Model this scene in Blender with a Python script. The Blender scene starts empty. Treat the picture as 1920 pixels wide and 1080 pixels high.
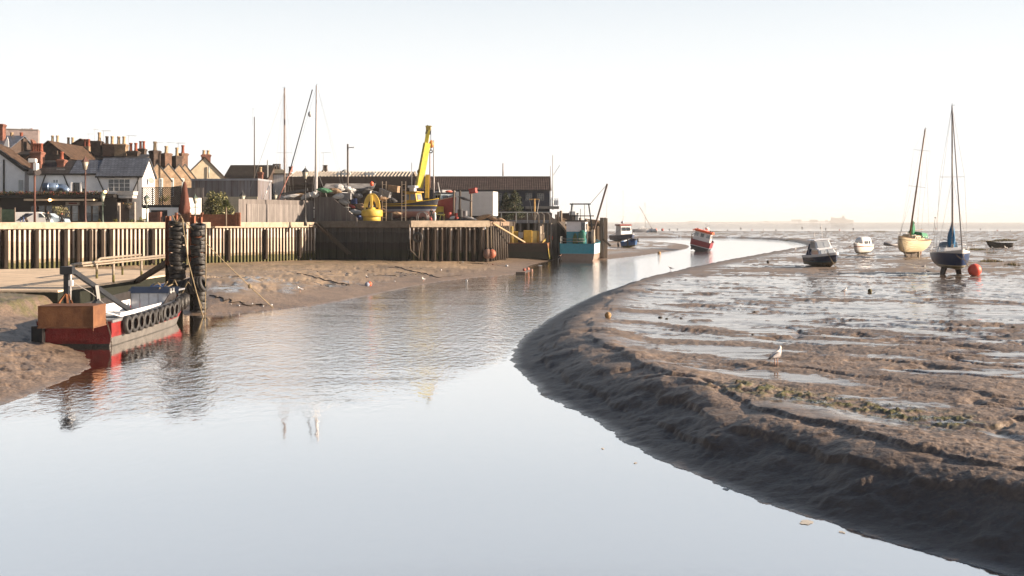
import bpy, math, random
import numpy as np
from mathutils import Vector, Matrix
random.seed(7)
rng = np.random.default_rng(7)
SC = bpy.context.scene
COL = SC.collection
H = 5.5            # camera height above the water
F = 2000.0         # focal length in pixels of the 1920 wide photograph
R = math.radians
def X(px, Y): return (px - 960.0) / F * Y
def Zp(py, Y): return H - (py - 416.0) / F * Y
def G(px, py, z=0.0):
    Y = (H - z) * F / (py - 416.0)
    return ((px - 960.0) / F * Y, Y)
# ------------------------------------------------------------------ mesh helper
def V(*a): return Vector(a)
class MB:
    def __init__(s): s.v = []; s.f = []; s.m = []; s.s = []
    def add(s, vs, fs, mi=0, smooth=False):
        o = len(s.v); s.v.extend([tuple(p) for p in vs])
        for f in fs: s.f.append([i + o for i in f]); s.m.append(mi); s.s.append(smooth)
        return s
    def box(s, c, d, rz=0.0, mi=0, rx=0.0, ry=0.0):
        hx, hy, hz = d[0]/2, d[1]/2, d[2]/2
        P = [(-hx,-hy,-hz),(hx,-hy,-hz),(hx,hy,-hz),(-hx,hy,-hz),(-hx,-hy,hz),(hx,-hy,hz),(hx,hy,hz),(-hx,hy,hz)]
        if rz or rx or ry:
            M = Matrix.Rotation(rz,3,'Z') @ Matrix.Rotation(ry,3,'Y') @ Matrix.Rotation(rx,3,'X')
            P = [M @ Vector(p) for p in P]
        return s.add([(p[0]+c[0],p[1]+c[1],p[2]+c[2]) for p in P],
            [(0,3,2,1),(4,5,6,7),(0,1,5,4),(1,2,6,5),(2,3,7,6),(3,0,4,7)], mi)
    def b2(s, x0,x1,y0,y1,z0,z1, mi=0):
        return s.box(((x0+x1)/2,(y0+y1)/2,(z0+z1)/2),(abs(x1-x0),abs(y1-y0),abs(z1-z0)),mi=mi)
    def frust(s, x0,x1,y0,y1,z0,z1, ix=0.0, iy0=0.0, iy1=0.0, mi=0):
        P=[(x0,y0,z0),(x1,y0,z0),(x1,y1,z0),(x0,y1,z0),(x0+ix,y0+iy0,z1),(x1-ix,y0+iy0,z1),(x1-ix,y1-iy1,z1),(x0+ix,y1-iy1,z1)]
        return s.add(P,[(0,3,2,1),(4,5,6,7),(0,1,5,4),(1,2,6,5),(2,3,7,6),(3,0,4,7)],mi)
    def beam(s, p0, p1, w, h=None, mi=0):
        p0=Vector(p0); p1=Vector(p1); h=h or w; d=(p1-p0)
        if d.length<1e-6: return s
        d.normalize(); up=Vector((0,0,1)) if abs(d.z)<0.98 else Vector((0,1,0))
        a=d.cross(up).normalized(); b=a.cross(d).normalized()
        P=[]
        for q in (p0,p1):
            for (i,j) in ((-1,-1),(1,-1),(1,1),(-1,1)): P.append(q+a*(w/2*i)+b*(h/2*j))
        return s.add(P,[(0,1,2,3),(7,6,5,4),(0,4,5,1),(1,5,6,2),(2,6,7,3),(3,7,4,0)],mi)
    def tube(s, pts, r, n=6, mi=0, closed=False, smooth=True):
        pts=[Vector(p) for p in pts]; N=len(pts)
        rr=r if isinstance(r,(list,tuple)) else [r]*N
        vs=[]; prev=None
        for i,p in enumerate(pts):
            if closed: t=pts[(i+1)%N]-pts[i-1]
            else: t=pts[min(i+1,N-1)]-pts[max(i-1,0)]
            t.normalize()
            if prev is None:
                up=Vector((0,0,1)) if abs(t.z)<0.95 else Vector((1,0,0)); a=t.cross(up).normalized()
            else:
                a=(prev-t*prev.dot(t)); a=a.normalized() if a.length>1e-6 else t.orthogonal().normalized()
            prev=a; b=t.cross(a)
            for k in range(n):
                q=2*math.pi*k/n; vs.append(p+a*(rr[i]*math.cos(q))+b*(rr[i]*math.sin(q)))
        fs=[]; M=N if closed else N-1
        for i in range(M):
            for k in range(n):
                j=(i+1)%N; fs.append((i*n+k,i*n+(k+1)%n,j*n+(k+1)%n,j*n+k))
        s.add(vs,fs,mi,smooth)
        if not closed:
            o=len(s.v)-len(vs)
            s.f.append([o+k for k in range(n)][::-1]); s.m.append(mi); s.s.append(False)
            s.f.append([o+(N-1)*n+k for k in range(n)]); s.m.append(mi); s.s.append(False)
        return s
    def cyl(s,p0,p1,r0,r1=None,n=10,mi=0): return s.tube([p0,p1],[r0,r0 if r1 is None else r1],n,mi)
    def lathe(s, prof, c=(0,0,0), n=16, mi=0, smooth=True, M=None):
        vs=[]
        for (r,z) in prof:
            for k in range(n):
                q=2*math.pi*k/n; p=Vector((r*math.cos(q),r*math.sin(q),z))
                if M is not None: p=M@p
                vs.append((p[0]+c[0],p[1]+c[1],p[2]+c[2]))
        fs=[]
        for i in range(len(prof)-1):
            for k in range(n): fs.append((i*n+k,i*n+(k+1)%n,(i+1)*n+(k+1)%n,(i+1)*n+k))
        s.add(vs,fs,mi,smooth)
        o=len(s.v)-len(vs)
        if prof[0][0]>1e-4: s.f.append([o+k for k in range(n)][::-1]); s.m.append(mi); s.s.append(False)
        if prof[-1][0]>1e-4: s.f.append([o+(len(prof)-1)*n+k for k in range(n)]); s.m.append(mi); s.s.append(False)
        return s
    def sph(s,c,r,n=12,m=8,mi=0,sc=(1,1,1)):
        pr=[(max(r*math.sin(math.pi*i/m),1e-5),-r*math.cos(math.pi*i/m)) for i in range(m+1)]
        o=len(s.v); s.lathe(pr,(0,0,0),n,mi)
        for i in range(o,len(s.v)):
            p=s.v[i]; s.v[i]=(p[0]*sc[0]+c[0],p[1]*sc[1]+c[1],p[2]*sc[2]+c[2])
        return s
    def torus(s,c,Rr,r,axis='Z',n=20,m=10,mi=0,flat=1.0,M=None):
        vs=[];fs=[]
        for i in range(n):
            a=2*math.pi*i/n
            for k in range(m):
                b=2*math.pi*k/m
                cb=math.cos(b); sb=math.sin(b)
                cb=math.copysign(abs(cb)**.7,cb); sb=math.copysign(abs(sb)**.7,sb)
                p=Vector(((Rr+r*cb)*math.cos(a),(Rr+r*cb)*math.sin(a),r*flat*sb))
                if M is not None: p=M@p
                elif axis=='X': p=Vector((p.z,p.x,p.y))
                elif axis=='Y': p=Vector((p.x,p.z,p.y))
                vs.append((p.x+c[0],p.y+c[1],p.z+c[2]))
        for i in range(n):
            for k in range(m):
                j=(i+1)%n; l=(k+1)%m
                fs.append((i*m+k,j*m+k,j*m+l,i*m+l))
        return s.add(vs,fs,mi,True)
    def ext(s, poly, vec, mi=0):
        n=len(poly); vec=Vector(vec); P=[Vector(p) for p in poly]
        vs=P+[p+vec for p in P]
        fs=[tuple(range(n))[::-1],tuple(range(n,2*n))]+[(i,(i+1)%n,n+(i+1)%n,n+i) for i in range(n)]
        return s.add(vs,fs,mi)
    def quad(s,a,b,c,d,mi=0): return s.add([a,b,c,d],[(0,1,2,3)],mi)
    def loft(s, rings, mi=0, closed=False, smooth=True, cap=(True,True)):
        n=len(rings[0]); vs=[p for r in rings for p in r]; fs=[]
        K=n if closed else n-1
        for i in range(len(rings)-1):
            for k in range(K): fs.append((i*n+k,i*n+(k+1)%n,(i+1)*n+(k+1)%n,(i+1)*n+k))
        s.add(vs,fs,mi,smooth); o=len(s.v)-len(vs)
        if cap[0]: s.f.append([o+k for k in range(n)][::-1]); s.m.append(mi); s.s.append(False)
        if cap[1]: s.f.append([o+(len(rings)-1)*n+k for k in range(n)]); s.m.append(mi); s.s.append(False)
        return s
    def build(s, name, mats, parent=None, bevel=0.0, fix=True):
        me=bpy.data.meshes.new(name); me.from_pydata(s.v,[],s.f)
        if not isinstance(mats,(list,tuple)): mats=[mats]
        for m in mats: me.materials.append(m)
        me.polygons.foreach_set('material_index',s.m); me.polygons.foreach_set('use_smooth',s.s)
        me.update()
        if fix and len(s.f)<30000:
            import bmesh
            bm=bmesh.new(); bm.from_mesh(me); bmesh.ops.recalc_face_normals(bm,faces=bm.faces); bm.to_mesh(me); bm.free()
        o=bpy.data.objects.new(name,me); COL.objects.link(o)
        if parent is not None: o.parent=parent
        if bevel>0:
            md=o.modifiers.new('bevel','BEVEL'); md.width=bevel; md.segments=2; md.limit_method='ANGLE'; md.angle_limit=R(40)
        return o
def tag(o,label=None,cat=None,group=None,kind=None):
    if label: o['label']=label
    if cat: o['category']=cat
    if group: o['group']=group
    if kind: o['kind']=kind
    return o
def thing(name,label,cat,loc=(0,0,0),rz=0.0,group=None,rx=0.0,ry=0.0):
    o=bpy.data.objects.new(name,None); COL.objects.link(o)
    o.empty_display_size=.3; o.location=loc; o.rotation_euler=(rx,ry,rz)
    return tag(o,label,cat,group)
def kids(o): return [c for c in bpy.data.objects if c.parent==o]
def dup(o,loc=None,rz=None,label=None,parent=None,root=True):
    c=o.copy(); COL.objects.link(c)
    if parent is not None: c.parent=parent
    if loc is not None: c.location=loc
    if rz is not None: c.rotation_euler=(o.rotation_euler[0],o.rotation_euler[1],rz)
    if label: c['label']=label
    for k in kids(o): dup(k,parent=c)
    return c
NUM=['first','second','third','fourth','fifth','sixth','seventh','eighth','ninth','tenth','eleventh','twelfth','thirteenth','fourteenth','fifteenth','sixteenth','seventeenth','eighteenth','nineteenth','twentieth','twenty-first','twenty-second','twenty-third','twenty-fourth','twenty-fifth']
# ------------------------------------------------------------------ materials
def s2l(c): return tuple(((x/255.0)/12.92 if x/255.0<=0.04045 else ((x/255.0+0.055)/1.055)**2.4) for x in c)
_MC={}
def mat(name,col,rough=.6,var=.3,scale=2.5,col2=None,bump=0.0,bscale=18.0,metal=0.0,spec=.4,bands=None,streak=0.0,stripe=None,bandnoise=.06):
    if name in _MC: return _MC[name]
    m=bpy.data.materials.new(name); m.use_nodes=True; nt=m.node_tree; N=nt.nodes; L=nt.links
    P=N['Principled BSDF']; tc=N.new('ShaderNodeTexCoord')
    P.inputs['Roughness'].default_value=rough; P.inputs['Metallic'].default_value=metal
    P.inputs['Specular IOR Level'].default_value=spec
    mp=N.new('ShaderNodeMapping'); L.new(tc.outputs['Object'],mp.inputs[0])
    mp.inputs['Scale'].default_value=(1,1,0.15) if streak else (1,1,1)
    nz=N.new('ShaderNodeTexNoise'); nz.inputs['Scale'].default_value=scale; nz.inputs['Detail'].default_value=7; nz.inputs['Roughness'].default_value=.62
    L.new(mp.outputs[0],nz.inputs['Vector'])
    rp=N.new('ShaderNodeValToRGB'); rp.color_ramp.elements[0].position=.35; rp.color_ramp.elements[1].position=.66
    L.new(nz.outputs['Fac'],rp.inputs[0])
    c2=col2 or tuple(x*(1-var) for x in col)
    mx=N.new('ShaderNodeMix'); mx.data_type='RGBA'
    L.new(rp.outputs[0],mx.inputs[0])
    mx.inputs[6].default_value=(*c2,1); mx.inputs[7].default_value=(*col,1)
    out=mx.outputs[2]
    if bands:
        z0=bands[0][0]; z1=bands[-1][0]+1e-3
        sx=N.new('ShaderNodeSeparateXYZ'); L.new(tc.outputs['Object'],sx.inputs[0])
        n2=N.new('ShaderNodeTexNoise'); n2.inputs['Scale'].default_value=3.0; n2.inputs['Detail'].default_value=6; L.new(tc.outputs['Object'],n2.inputs['Vector'])
        ad=N.new('ShaderNodeMath'); ad.operation='MULTIPLY_ADD'; L.new(n2.outputs['Fac'],ad.inputs[0]); ad.inputs[1].default_value=bandnoise; L.new(sx.outputs['Z'],ad.inputs[2])
        mr=N.new('ShaderNodeMapRange'); L.new(ad.outputs[0],mr.inputs[0]); mr.inputs[1].default_value=z0+bandnoise/2; mr.inputs[2].default_value=z1+1+bandnoise/2
        cr=N.new('ShaderNodeValToRGB'); cr.color_ramp.interpolation='CONSTANT'
        E=cr.color_ramp.elements
        for i,(z,c) in enumerate(bands):
            p=(z-z0)/(z1+1-z0)
            e=E[0] if i==0 else (E[1] if i==1 else E.new(p))
            e.position=p; e.color=(*c,1)
        L.new(mr.outputs[0],cr.inputs[0])
        mm=N.new('ShaderNodeMix'); mm.data_type='RGBA'; mm.blend_type='MULTIPLY'; mm.inputs[0].default_value=1
        L.new(cr.outputs[0],mm.inputs[6])
        mx.inputs[6].default_value=(1-var,1-var,1-var,1); mx.inputs[7].default_value=(1,1,1,1)
        L.new(out,mm.inputs[7]); out=mm.outputs[2]
    if stripe:   # (axis, period, depth colour factor)
        ax,per,k=stripe
        sp=N.new('ShaderNodeSeparateXYZ'); L.new(tc.outputs['Object'],sp.inputs[0])
        a=N.new('ShaderNodeMath'); a.operation='FRACT'; b=N.new('ShaderNodeMath'); b.operation='MULTIPLY'; b.inputs[1].default_value=1/per
        L.new(sp.outputs[ax],b.inputs[0]); L.new(b.outputs[0],a.inputs[0])
        g=N.new('ShaderNodeMath'); g.operation='LESS_THAN'; g.inputs[1].default_value=.14; L.new(a.outputs[0],g.inputs[0])
        fl=N.new('ShaderNodeMath'); fl.operation='FLOOR'; L.new(b.outputs[0],fl.inputs[0])
        wn=N.new('ShaderNodeTexWhiteNoise'); wn.noise_dimensions='1D'; L.new(fl.outputs[0],wn.inputs['W'])
        mv=N.new('ShaderNodeMapRange'); L.new(wn.outputs['Value'],mv.inputs[0]); mv.inputs[3].default_value=.72; mv.inputs[4].default_value=1.1
        m2=N.new('ShaderNodeMix'); m2.data_type='RGBA'; m2.blend_type='MULTIPLY'; m2.inputs[0].default_value=1
        L.new(out,m2.inputs[6]); cb=N.new('ShaderNodeCombineColor')
        for q in range(3): L.new(mv.outputs[0],cb.inputs[q])
        L.new(cb.outputs[0],m2.inputs[7])
        m3=N.new('ShaderNodeMix'); m3.data_type='RGBA'; m3.blend_type='MULTIPLY'; L.new(g.outputs[0],m3.inputs[0])
        L.new(m2.outputs[2],m3.inputs[6]); m3.inputs[7].default_value=(k,k,k,1); out=m3.outputs[2]
    L.new(out,P.inputs['Base Color'])
    if bump:
        n3=N.new('ShaderNodeTexNoise'); n3.inputs['Scale'].default_value=bscale; n3.inputs['Detail'].default_value=5; L.new(tc.outputs['Object'],n3.inputs['Vector'])
        bp=N.new('ShaderNodeBump'); bp.inputs['Strength'].default_value=bump; bp.inputs['Distance'].default_value=.05
        L.new(n3.outputs['Fac'],bp.inputs['Height']); L.new(bp.outputs[0],P.inputs['Normal'])
    _MC[name]=m; return m
def brickmat(name,c1,c2,mortar,scale=1.0,rough=.85):
    if name in _MC: return _MC[name]
    m=bpy.data.materials.new(name); m.use_nodes=True; nt=m.node_tree; N=nt.nodes; L=nt.links
    P=N['Principled BSDF']; P.inputs['Roughness'].default_value=rough; P.inputs['Specular IOR Level'].default_value=.2
    tc=N.new('ShaderNodeTexCoord'); sx=N.new('ShaderNodeSeparateXYZ'); L.new(tc.outputs['Object'],sx.inputs[0])
    ad=N.new('ShaderNodeMath'); L.new(sx.outputs['X'],ad.inputs[0]); L.new(sx.outputs['Y'],ad.inputs[1])
    cb=N.new('ShaderNodeCombineXYZ'); L.new(ad.outputs[0],cb.inputs['X']); L.new(sx.outputs['Z'],cb.inputs['Y'])
    b=N.new('ShaderNodeTexBrick'); L.new(cb.outputs[0],b.inputs['Vector']); b.inputs['Scale'].default_value=scale
    b.inputs['Color1'].default_value=(*c1,1); b.inputs['Color2'].default_value=(*c2,1); b.inputs['Mortar'].default_value=(*mortar,1)
    b.inputs['Brick Width'].default_value=.23; b.inputs['Row Height'].default_value=.075; b.inputs['Mortar Size'].default_value=.008
    nz=N.new('ShaderNodeTexNoise'); nz.inputs['Scale'].default_value=1.3; nz.inputs['Detail'].default_value=8; L.new(tc.outputs['Object'],nz.inputs['Vector'])
    mr=N.new('ShaderNodeMapRange'); L.new(nz.outputs['Fac'],mr.inputs[0]); mr.inputs[1].default_value=.3; mr.inputs[2].default_value=.7; mr.inputs[3].default_value=.55; mr.inputs[4].default_value=1.15
    mm=N.new('ShaderNodeMix'); mm.data_type='RGBA'; mm.blend_type='MULTIPLY'; mm.inputs[0].default_value=1
    cc=N.new('ShaderNodeCombineColor')
    for q in range(3): L.new(mr.outputs[0],cc.inputs[q])
    L.new(b.outputs['Color'],mm.inputs[6]); L.new(cc.outputs[0],mm.inputs[7]); L.new(mm.outputs[2],P.inputs['Base Color'])
    _MC[name]=m; return m
def emat(name,col,st):
    if name in _MC: return _MC[name]
    m=bpy.data.materials.new(name); m.use_nodes=True; P=m.node_tree.nodes['Principled BSDF']
    P.inputs['Base Color'].default_value=(*col,1); P.inputs['Emission Color'].default_value=(*col,1); P.inputs['Emission Strength'].default_value=st
    _MC[name]=m; return m
WHITE=mat('white_paint',(.74,.72,.70),.45,.12,2)
GREYW=mat('grey_white_paint',(.52,.53,.55),.5,.2,3)
BLACK=mat('black_paint',(.018,.018,.02),.45,.3,3)
GLASS=mat('dark_glass',(.03,.035,.04),.06,.4,1.5,spec=.8)
CGLASS=mat('pale_glass',(.25,.27,.28),.08,.5,1.2,spec=.8)
STEEL=mat('grey_steel',(.28,.28,.28),.45,.35,6,metal=.3)
GALV=mat('galvanised_steel',(.40,.41,.40),.5,.3,5,metal=.2)
RUST=mat('rusty_steel',(.22,.085,.035),.8,.55,4,bump=.3)
RUSTL=mat('rust_brown_post',(.20,.075,.04),.8,.5,3,bump=.3)
RUBBER=mat('tyre_rubber',(.014,.013,.013),.5,.4,5,col2=(.032,.028,.025),bump=.3,bscale=30,spec=.5)
ROPE=mat('rope_fibre',(.26,.20,.12),.9,.4,8)
WIRE=mat('rigging_wire',(.30,.29,.28),.5,.2,4,metal=.3)
DWOOD=mat('dark_wet_timber',(.055,.040,.030),.75,.5,5,bump=.5,streak=1)
WOOD=mat('weathered_timber',(.22,.17,.13),.8,.4,5,bump=.3,streak=1)
ALU=mat('mast_aluminium',(.62,.62,.62),.4,.15,4,metal=.3)
MASTW=mat('varnished_mast',(.20,.12,.07),.5,.4,5)
YEL=mat('yellow_paint',(.62,.40,.02),.5,.3,3)
ORANGE=mat('orange_buoy_plastic',(.75,.13,.06),.5,.25,3)
# ------------------------------------------------------------------ camera, sun, sky
SKYV=.56; HZ=3.85; HAZE=.00013
SUN_AZ=R(93.0); SUN_EL=R(17.0)     # azimuth measured from +Y towards +X
cam=bpy.data.cameras.new('camera'); co=bpy.data.objects.new('camera',cam); COL.objects.link(co)
cam.sensor_width=36.0; cam.lens=36.0*F/1920.0; cam.shift_y=-124.0/1920.0
cam.clip_start=.1; cam.clip_end=60000; co.location=(0,0,H); co.rotation_euler=(R(90),0,0); SC.camera=co
w=bpy.data.worlds.new('World'); SC.world=w; w.use_nodes=True; nt=w.node_tree
bg=nt.nodes['Background']; sky=nt.nodes.new('ShaderNodeTexSky'); sky.sky_type='NISHITA'; sky.sun_disc=False
sky.sun_elevation=SUN_EL; sky.sun_rotation=SUN_AZ; sky.air_density=1.0; sky.dust_density=1.0; sky.ozone_density=1.0
hs=nt.nodes.new('ShaderNodeHueSaturation'); hs.inputs['Saturation'].default_value=1.0; hs.inputs['Value'].default_value=SKYV
nt.links.new(sky.outputs[0],hs.inputs['Color'])
# thin winter haze whitens the sky towards the horizon
wtc=nt.nodes.new('ShaderNodeTexCoord'); wsx=nt.nodes.new('ShaderNodeSeparateXYZ'); nt.links.new(wtc.outputs['Generated'],wsx.inputs[0])
wr=nt.nodes.new('ShaderNodeValToRGB'); wr.color_ramp.interpolation='EASE'
for i,(p,v) in enumerate(((0.0,.98),(.12,.92),(.26,.66),(.62,.0))):
    e=wr.color_ramp.elements[i] if i<2 else wr.color_ramp.elements.new(p)
    e.position=p; e.color=(v,v,v,1)
nt.links.new(wsx.outputs['Z'],wr.inputs[0])
wm=nt.nodes.new('ShaderNodeMix'); wm.data_type='RGBA'; nt.links.new(wr.outputs[0],wm.inputs[0]); nt.links.new(hs.outputs[0],wm.inputs[6]); 
wc=nt.nodes.new('ShaderNodeValToRGB')
for i,(p,c) in enumerate(((0.0,(1.0,.992,.978)),(.09,(.985,.985,.98)),(.18,(.94,.96,.975)),(.34,(.86,.915,.965)))):
    e=wc.color_ramp.elements[i] if i<2 else wc.color_ramp.elements.new(p)
    e.position=p; e.color=(*c,1)
nt.links.new(wsx.outputs['Z'],wc.inputs[0])
wk_=nt.nodes.new('ShaderNodeVectorMath'); wk_.operation='SCALE'; wk_.inputs['Scale'].default_value=HZ; nt.links.new(wc.outputs[0],wk_.inputs[0]); nt.links.new(wk_.outputs[0],wm.inputs[7])
# sky dimmed behind the viewer and at far left to deepen shaded sides
yr=nt.nodes.new('ShaderNodeMapRange'); yr.interpolation_type='SMOOTHSTEP'; nt.links.new(wsx.outputs['Y'],yr.inputs[0]); yr.inputs[1].default_value=-.35; yr.inputs[2].default_value=.6; yr.inputs[3].default_value=.85; yr.inputs[4].default_value=1.0
ym=nt.nodes.new('ShaderNodeVectorMath'); ym.operation='SCALE'; nt.links.new(wm.outputs[2],ym.inputs[0]); 
xr=nt.nodes.new('ShaderNodeMapRange'); xr.interpolation_type='SMOOTHSTEP'; nt.links.new(wsx.outputs['X'],xr.inputs[0]); xr.inputs[1].default_value=-.95; xr.inputs[2].default_value=-.40; xr.inputs[3].default_value=.08; xr.inputs[4].default_value=1.0
xy=nt.nodes.new('ShaderNodeMath'); xy.operation='MULTIPLY'; nt.links.new(xr.outputs[0],xy.inputs[0]); nt.links.new(yr.outputs[0],xy.inputs[1]); nt.links.new(xy.outputs[0],ym.inputs['Scale'])
nt.links.new(ym.outputs[0],bg.inputs[0]); bg.inputs[1].default_value=.1
sl=bpy.data.lights.new('sun','SUN'); sl.energy=5.0; sl.angle=R(.6); sl.color=(1.0,.80,.60)
so=bpy.data.objects.new('sun',sl); COL.objects.link(so)
sd=Vector((math.sin(SUN_AZ)*math.cos(SUN_EL),math.cos(SUN_AZ)*math.cos(SUN_EL),math.sin(SUN_EL)))
so.rotation_euler=sd.to_track_quat('Z','Y').to_euler(); so.location=(40,0,40)
SC.view_settings.view_transform='Standard'; SC.view_settings.look='None'; SC.view_settings.exposure=1.5; SC.view_settings.gamma=1
SC.render.engine='CYCLES'
cy=SC.cycles; cy.use_denoising=True; cy.max_bounces=6; cy.diffuse_bounces=3; cy.glossy_bounces=4; cy.transmission_bounces=4; cy.volume_bounces=0
cy.use_adaptive_sampling=True; cy.adaptive_threshold=.015; cy.sample_clamp_indirect=6
try: cy.denoiser='OPENIMAGEDENOISE'; cy.denoising_input_passes='RGB_ALBEDO_NORMAL'
except Exception: pass
# ------------------------------------------------------------------ terrain
_perm=rng.permutation(512); _perm=np.concatenate([_perm,_perm]); _ga=rng.random(512)*2*np.pi
_gx=np.cos(_ga); _gy=np.sin(_ga)
def perlin(x,y):
    xi=np.floor(x).astype(np.int64); yi=np.floor(y).astype(np.int64); xf=x-xi; yf=y-yi
    u=xf*xf*xf*(xf*(xf*6-15)+10); v=yf*yf*yf*(yf*(yf*6-15)+10)
    def g(a,b,dx,dy):
        h=_perm[(_perm[a&511]+b)&511]; return _gx[h]*dx+_gy[h]*dy
    n00=g(xi,yi,xf,yf); n10=g(xi+1,yi,xf-1,yf); n01=g(xi,yi+1,xf,yf-1); n11=g(xi+1,yi+1,xf-1,yf-1)
    a=n00+(n10-n00)*u; b=n01+(n11-n01)*u
    return (a+(b-a)*v)*1.5
def fbm(x,y,o=4,lac=2.0,gain=.5):
    s=0;a=1;t=0
    for i in range(o): s=s+a*perlin(x+17.3*i,y-9.1*i); t+=a; a*=gain; x=x*lac; y=y*lac
    return s/t
def smooth(a,b,x):
    t=np.clip((x-a)/(b-a),0,1); return t*t*(3-2*t)
def chaikin(P,n=2):
    for _ in range(n):
        Q=[]
        for i in range(len(P)):
            a=P[i]; b=P[(i+1)%len(P)]
            Q.append(tuple(.75*a[k]+.25*b[k] for k in range(len(a)))); Q.append(tuple(.25*a[k]+.75*b[k] for k in range(len(a))))
        P=Q
    return P
# channel outline: (x, y, bank height, bank width, steepness 0 soft .. 1 cut bank)
LB=(1.5,13.0,0.0); LN=(1.25,7.0,0.0); LC=(.75,9.0,0.0); BT=(.9,3.0,0.2); RB=(.88,3.0,.9); RF=(.8,1.6,.7); FB=(.55,2.5,.6); IS=(.4,3.5,.3)
pix=[(0,762,LN),(70,735,LN),(140,706,LN),(170,690,LN),(163,664,LN),(128,648,LN),(96,630,BT),(110,600,BT),(150,570,BT),(220,562,BT),(300,572,BT),(345,592,BT),(390,590,LB),
 (440,586,LB),(500,583,LB),(600,573,LB),(700,553,LB),(800,532,LC),(880,522,LC),(960,516,LC),(1005,508,LC),(985,500,LC),(1010,494,LC),(1040,487,IS),(1075,478,IS),(1110,485,IS),(1130,488,IS),(1200,480,IS),(1255,472,IS),(1295,466,IS),
 (1290,457,IS),(1200,453,IS),(1040,452,IS),(1040,447,FB),(1200,446.6,FB),(1330,446.2,FB),(1400,447.5,FB),(1470,451,FB),(1510,458,FB),(1513,463,FB),(1490,468,RF),(1440,478,RF),(1340,497,RF),(1200,528,RF),(1130,546,RB),(1085,567,RB),(1040,590,RB),
 (985,628,RB),(962,652,RB),(956,686,RB),(985,705,RB),(1010,738,RB),(1060,765,RB),(1120,790,RB),(1200,852,RB),(1300,890,RB),(1440,946,RB),(1600,1000,RB),(1750,1040,RB),(1900,1082,RB)]
poly=[(*G(a,b),*k) for a,b,k in pix]
poly+= [(9.3,12.5,*RB),(11,6,*RB),(15,-15,*RB),(-14,-15,*LN),(-14.5,12,*LN),(-15.2,25,*LN)]
poly=np.array(chaikin(poly,2))
tans=np.concatenate([np.linspace(-1.1,-.56,60),np.linspace(-.555,.555,1050),np.linspace(.56,1.1,60)])
ys=[7.5]
while ys[-1]<930:
    y=ys[-1]; ys.append(y+min(max(.05,y*y/8500.0),9.0))
ys=np.array(ys); NR=len(ys); NC=len(tans)
gy=np.repeat(ys[:,None],NC,1); gx=gy*tans[None,:]
px_=gx.ravel(); py_=gy.ravel()
wxn=px_+.25*fbm(px_/1.1,py_/1.1,3)*smooth(95,40,py_)+.08*fbm(px_/.3,py_/.3,2)*smooth(50,25,py_); wyn=py_+.3*fbm(px_/1.3+31,py_/1.3,3)
NP=len(px_); dist=np.full(NP,1e9); inside=np.zeros(NP,bool); wsum=np.zeros(NP); par=np.zeros((3,NP))
n=len(poly)
for i in range(n):
    a=poly[i]; b=poly[(i+1)%n]; ex=b[0]-a[0]; ey=b[1]-a[1]; LL=ex*ex+ey*ey+1e-9
    t=np.clip(((wxn-a[0])*ex+(wyn-a[1])*ey)/LL,0,1)
    d2=(wxn-a[0]-t*ex)**2+(wyn-a[1]-t*ey)**2
    dist=np.minimum(dist,d2)
    ww=math.sqrt(LL)/(d2+.3)**2
    wsum+=ww
    for k in range(3): par[k]+=ww*(a[2+k]+(b[2+k]-a[2+k])*.5)
    c=((a[1]>wyn)!=(b[1]>wyn))
    if abs(ey)>1e-9: inside^= c & (wxn<(b[0]-a[0])*(wyn-a[1])/(b[1]-a[1])+a[0])
par/=wsum; hm,wd,st=par
d=np.sqrt(dist); d=np.where(inside,-d,d)
dp=np.maximum(d,0)
soft=hm*(1-np.exp(-dp/wd*1.2))
cut=hm*(.86*smooth(0,1,(dp+.05)/wd)+.14*(1-np.exp(-dp/8)))
h=soft*(1-st)+cut*st
# relief of the flats: ridges and runnels that run along the bank
ca,sa=math.cos(R(-33)),math.sin(R(-33))
rx=px_*ca+py_*sa; ry=-px_*sa+py_*ca
rightness=np.clip(st*1.3,0,1)
n1=.6*fbm(rx/6.5+3+.5*perlin(px_/5,py_/5),ry/2.1,5,2.0,.55)+.55*fbm(px_/5.,py_/3.2+40,5,2.,.55); n2=fbm(px_/.55,py_/.42,4); n3=fbm(px_/2.2+7,py_/2.2,4); n4=fbm(px_/30,py_/14,3)
onflat=smooth(.3,3.0,dp); wetflat=smooth(2.6,5.5,dp); near=smooth(150,40,py_)
big=.20*np.maximum(n1,-.20)+.06*n3
lv=-.115+.33*smooth(38,52,py_)*smooth(105,80,py_)+.35*n4+.16*smooth(90,160,py_)
wet=smooth(lv+.06,lv-.05,n1+.22*n2)
left=(1-rightness)
amp=(rightness*onflat+left*smooth(.5,8,dp)*.8)
fine=.042*n2*(.35+.65*smooth(.0,1.0,dp))*smooth(140,30,py_)
gull=-.09*rightness*smooth(.1,1.,dp)*smooth(2.8,1.1,dp)*np.maximum(0,fbm(rx/1.1+50,ry/4.5,3)-.08)*2.0
gull+=rightness*smooth(.2,1.,dp)*smooth(3.2,1.6,dp)*(.13*fbm(rx/2.4+9,ry/1.7,3)+.02*np.abs(fbm(px_/.6+70,py_/.4,3)))
tuft=np.maximum(0,fbm(px_/.22,py_/.22,3))*.05*smooth(90,30,py_)
h=h+amp*big*(1-.75*wet)+fine*(1-.8*wet*amp)*smooth(-.1,.35,d)+gull+tuft*smooth(.3,1,dp)*(1-wet)
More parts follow.
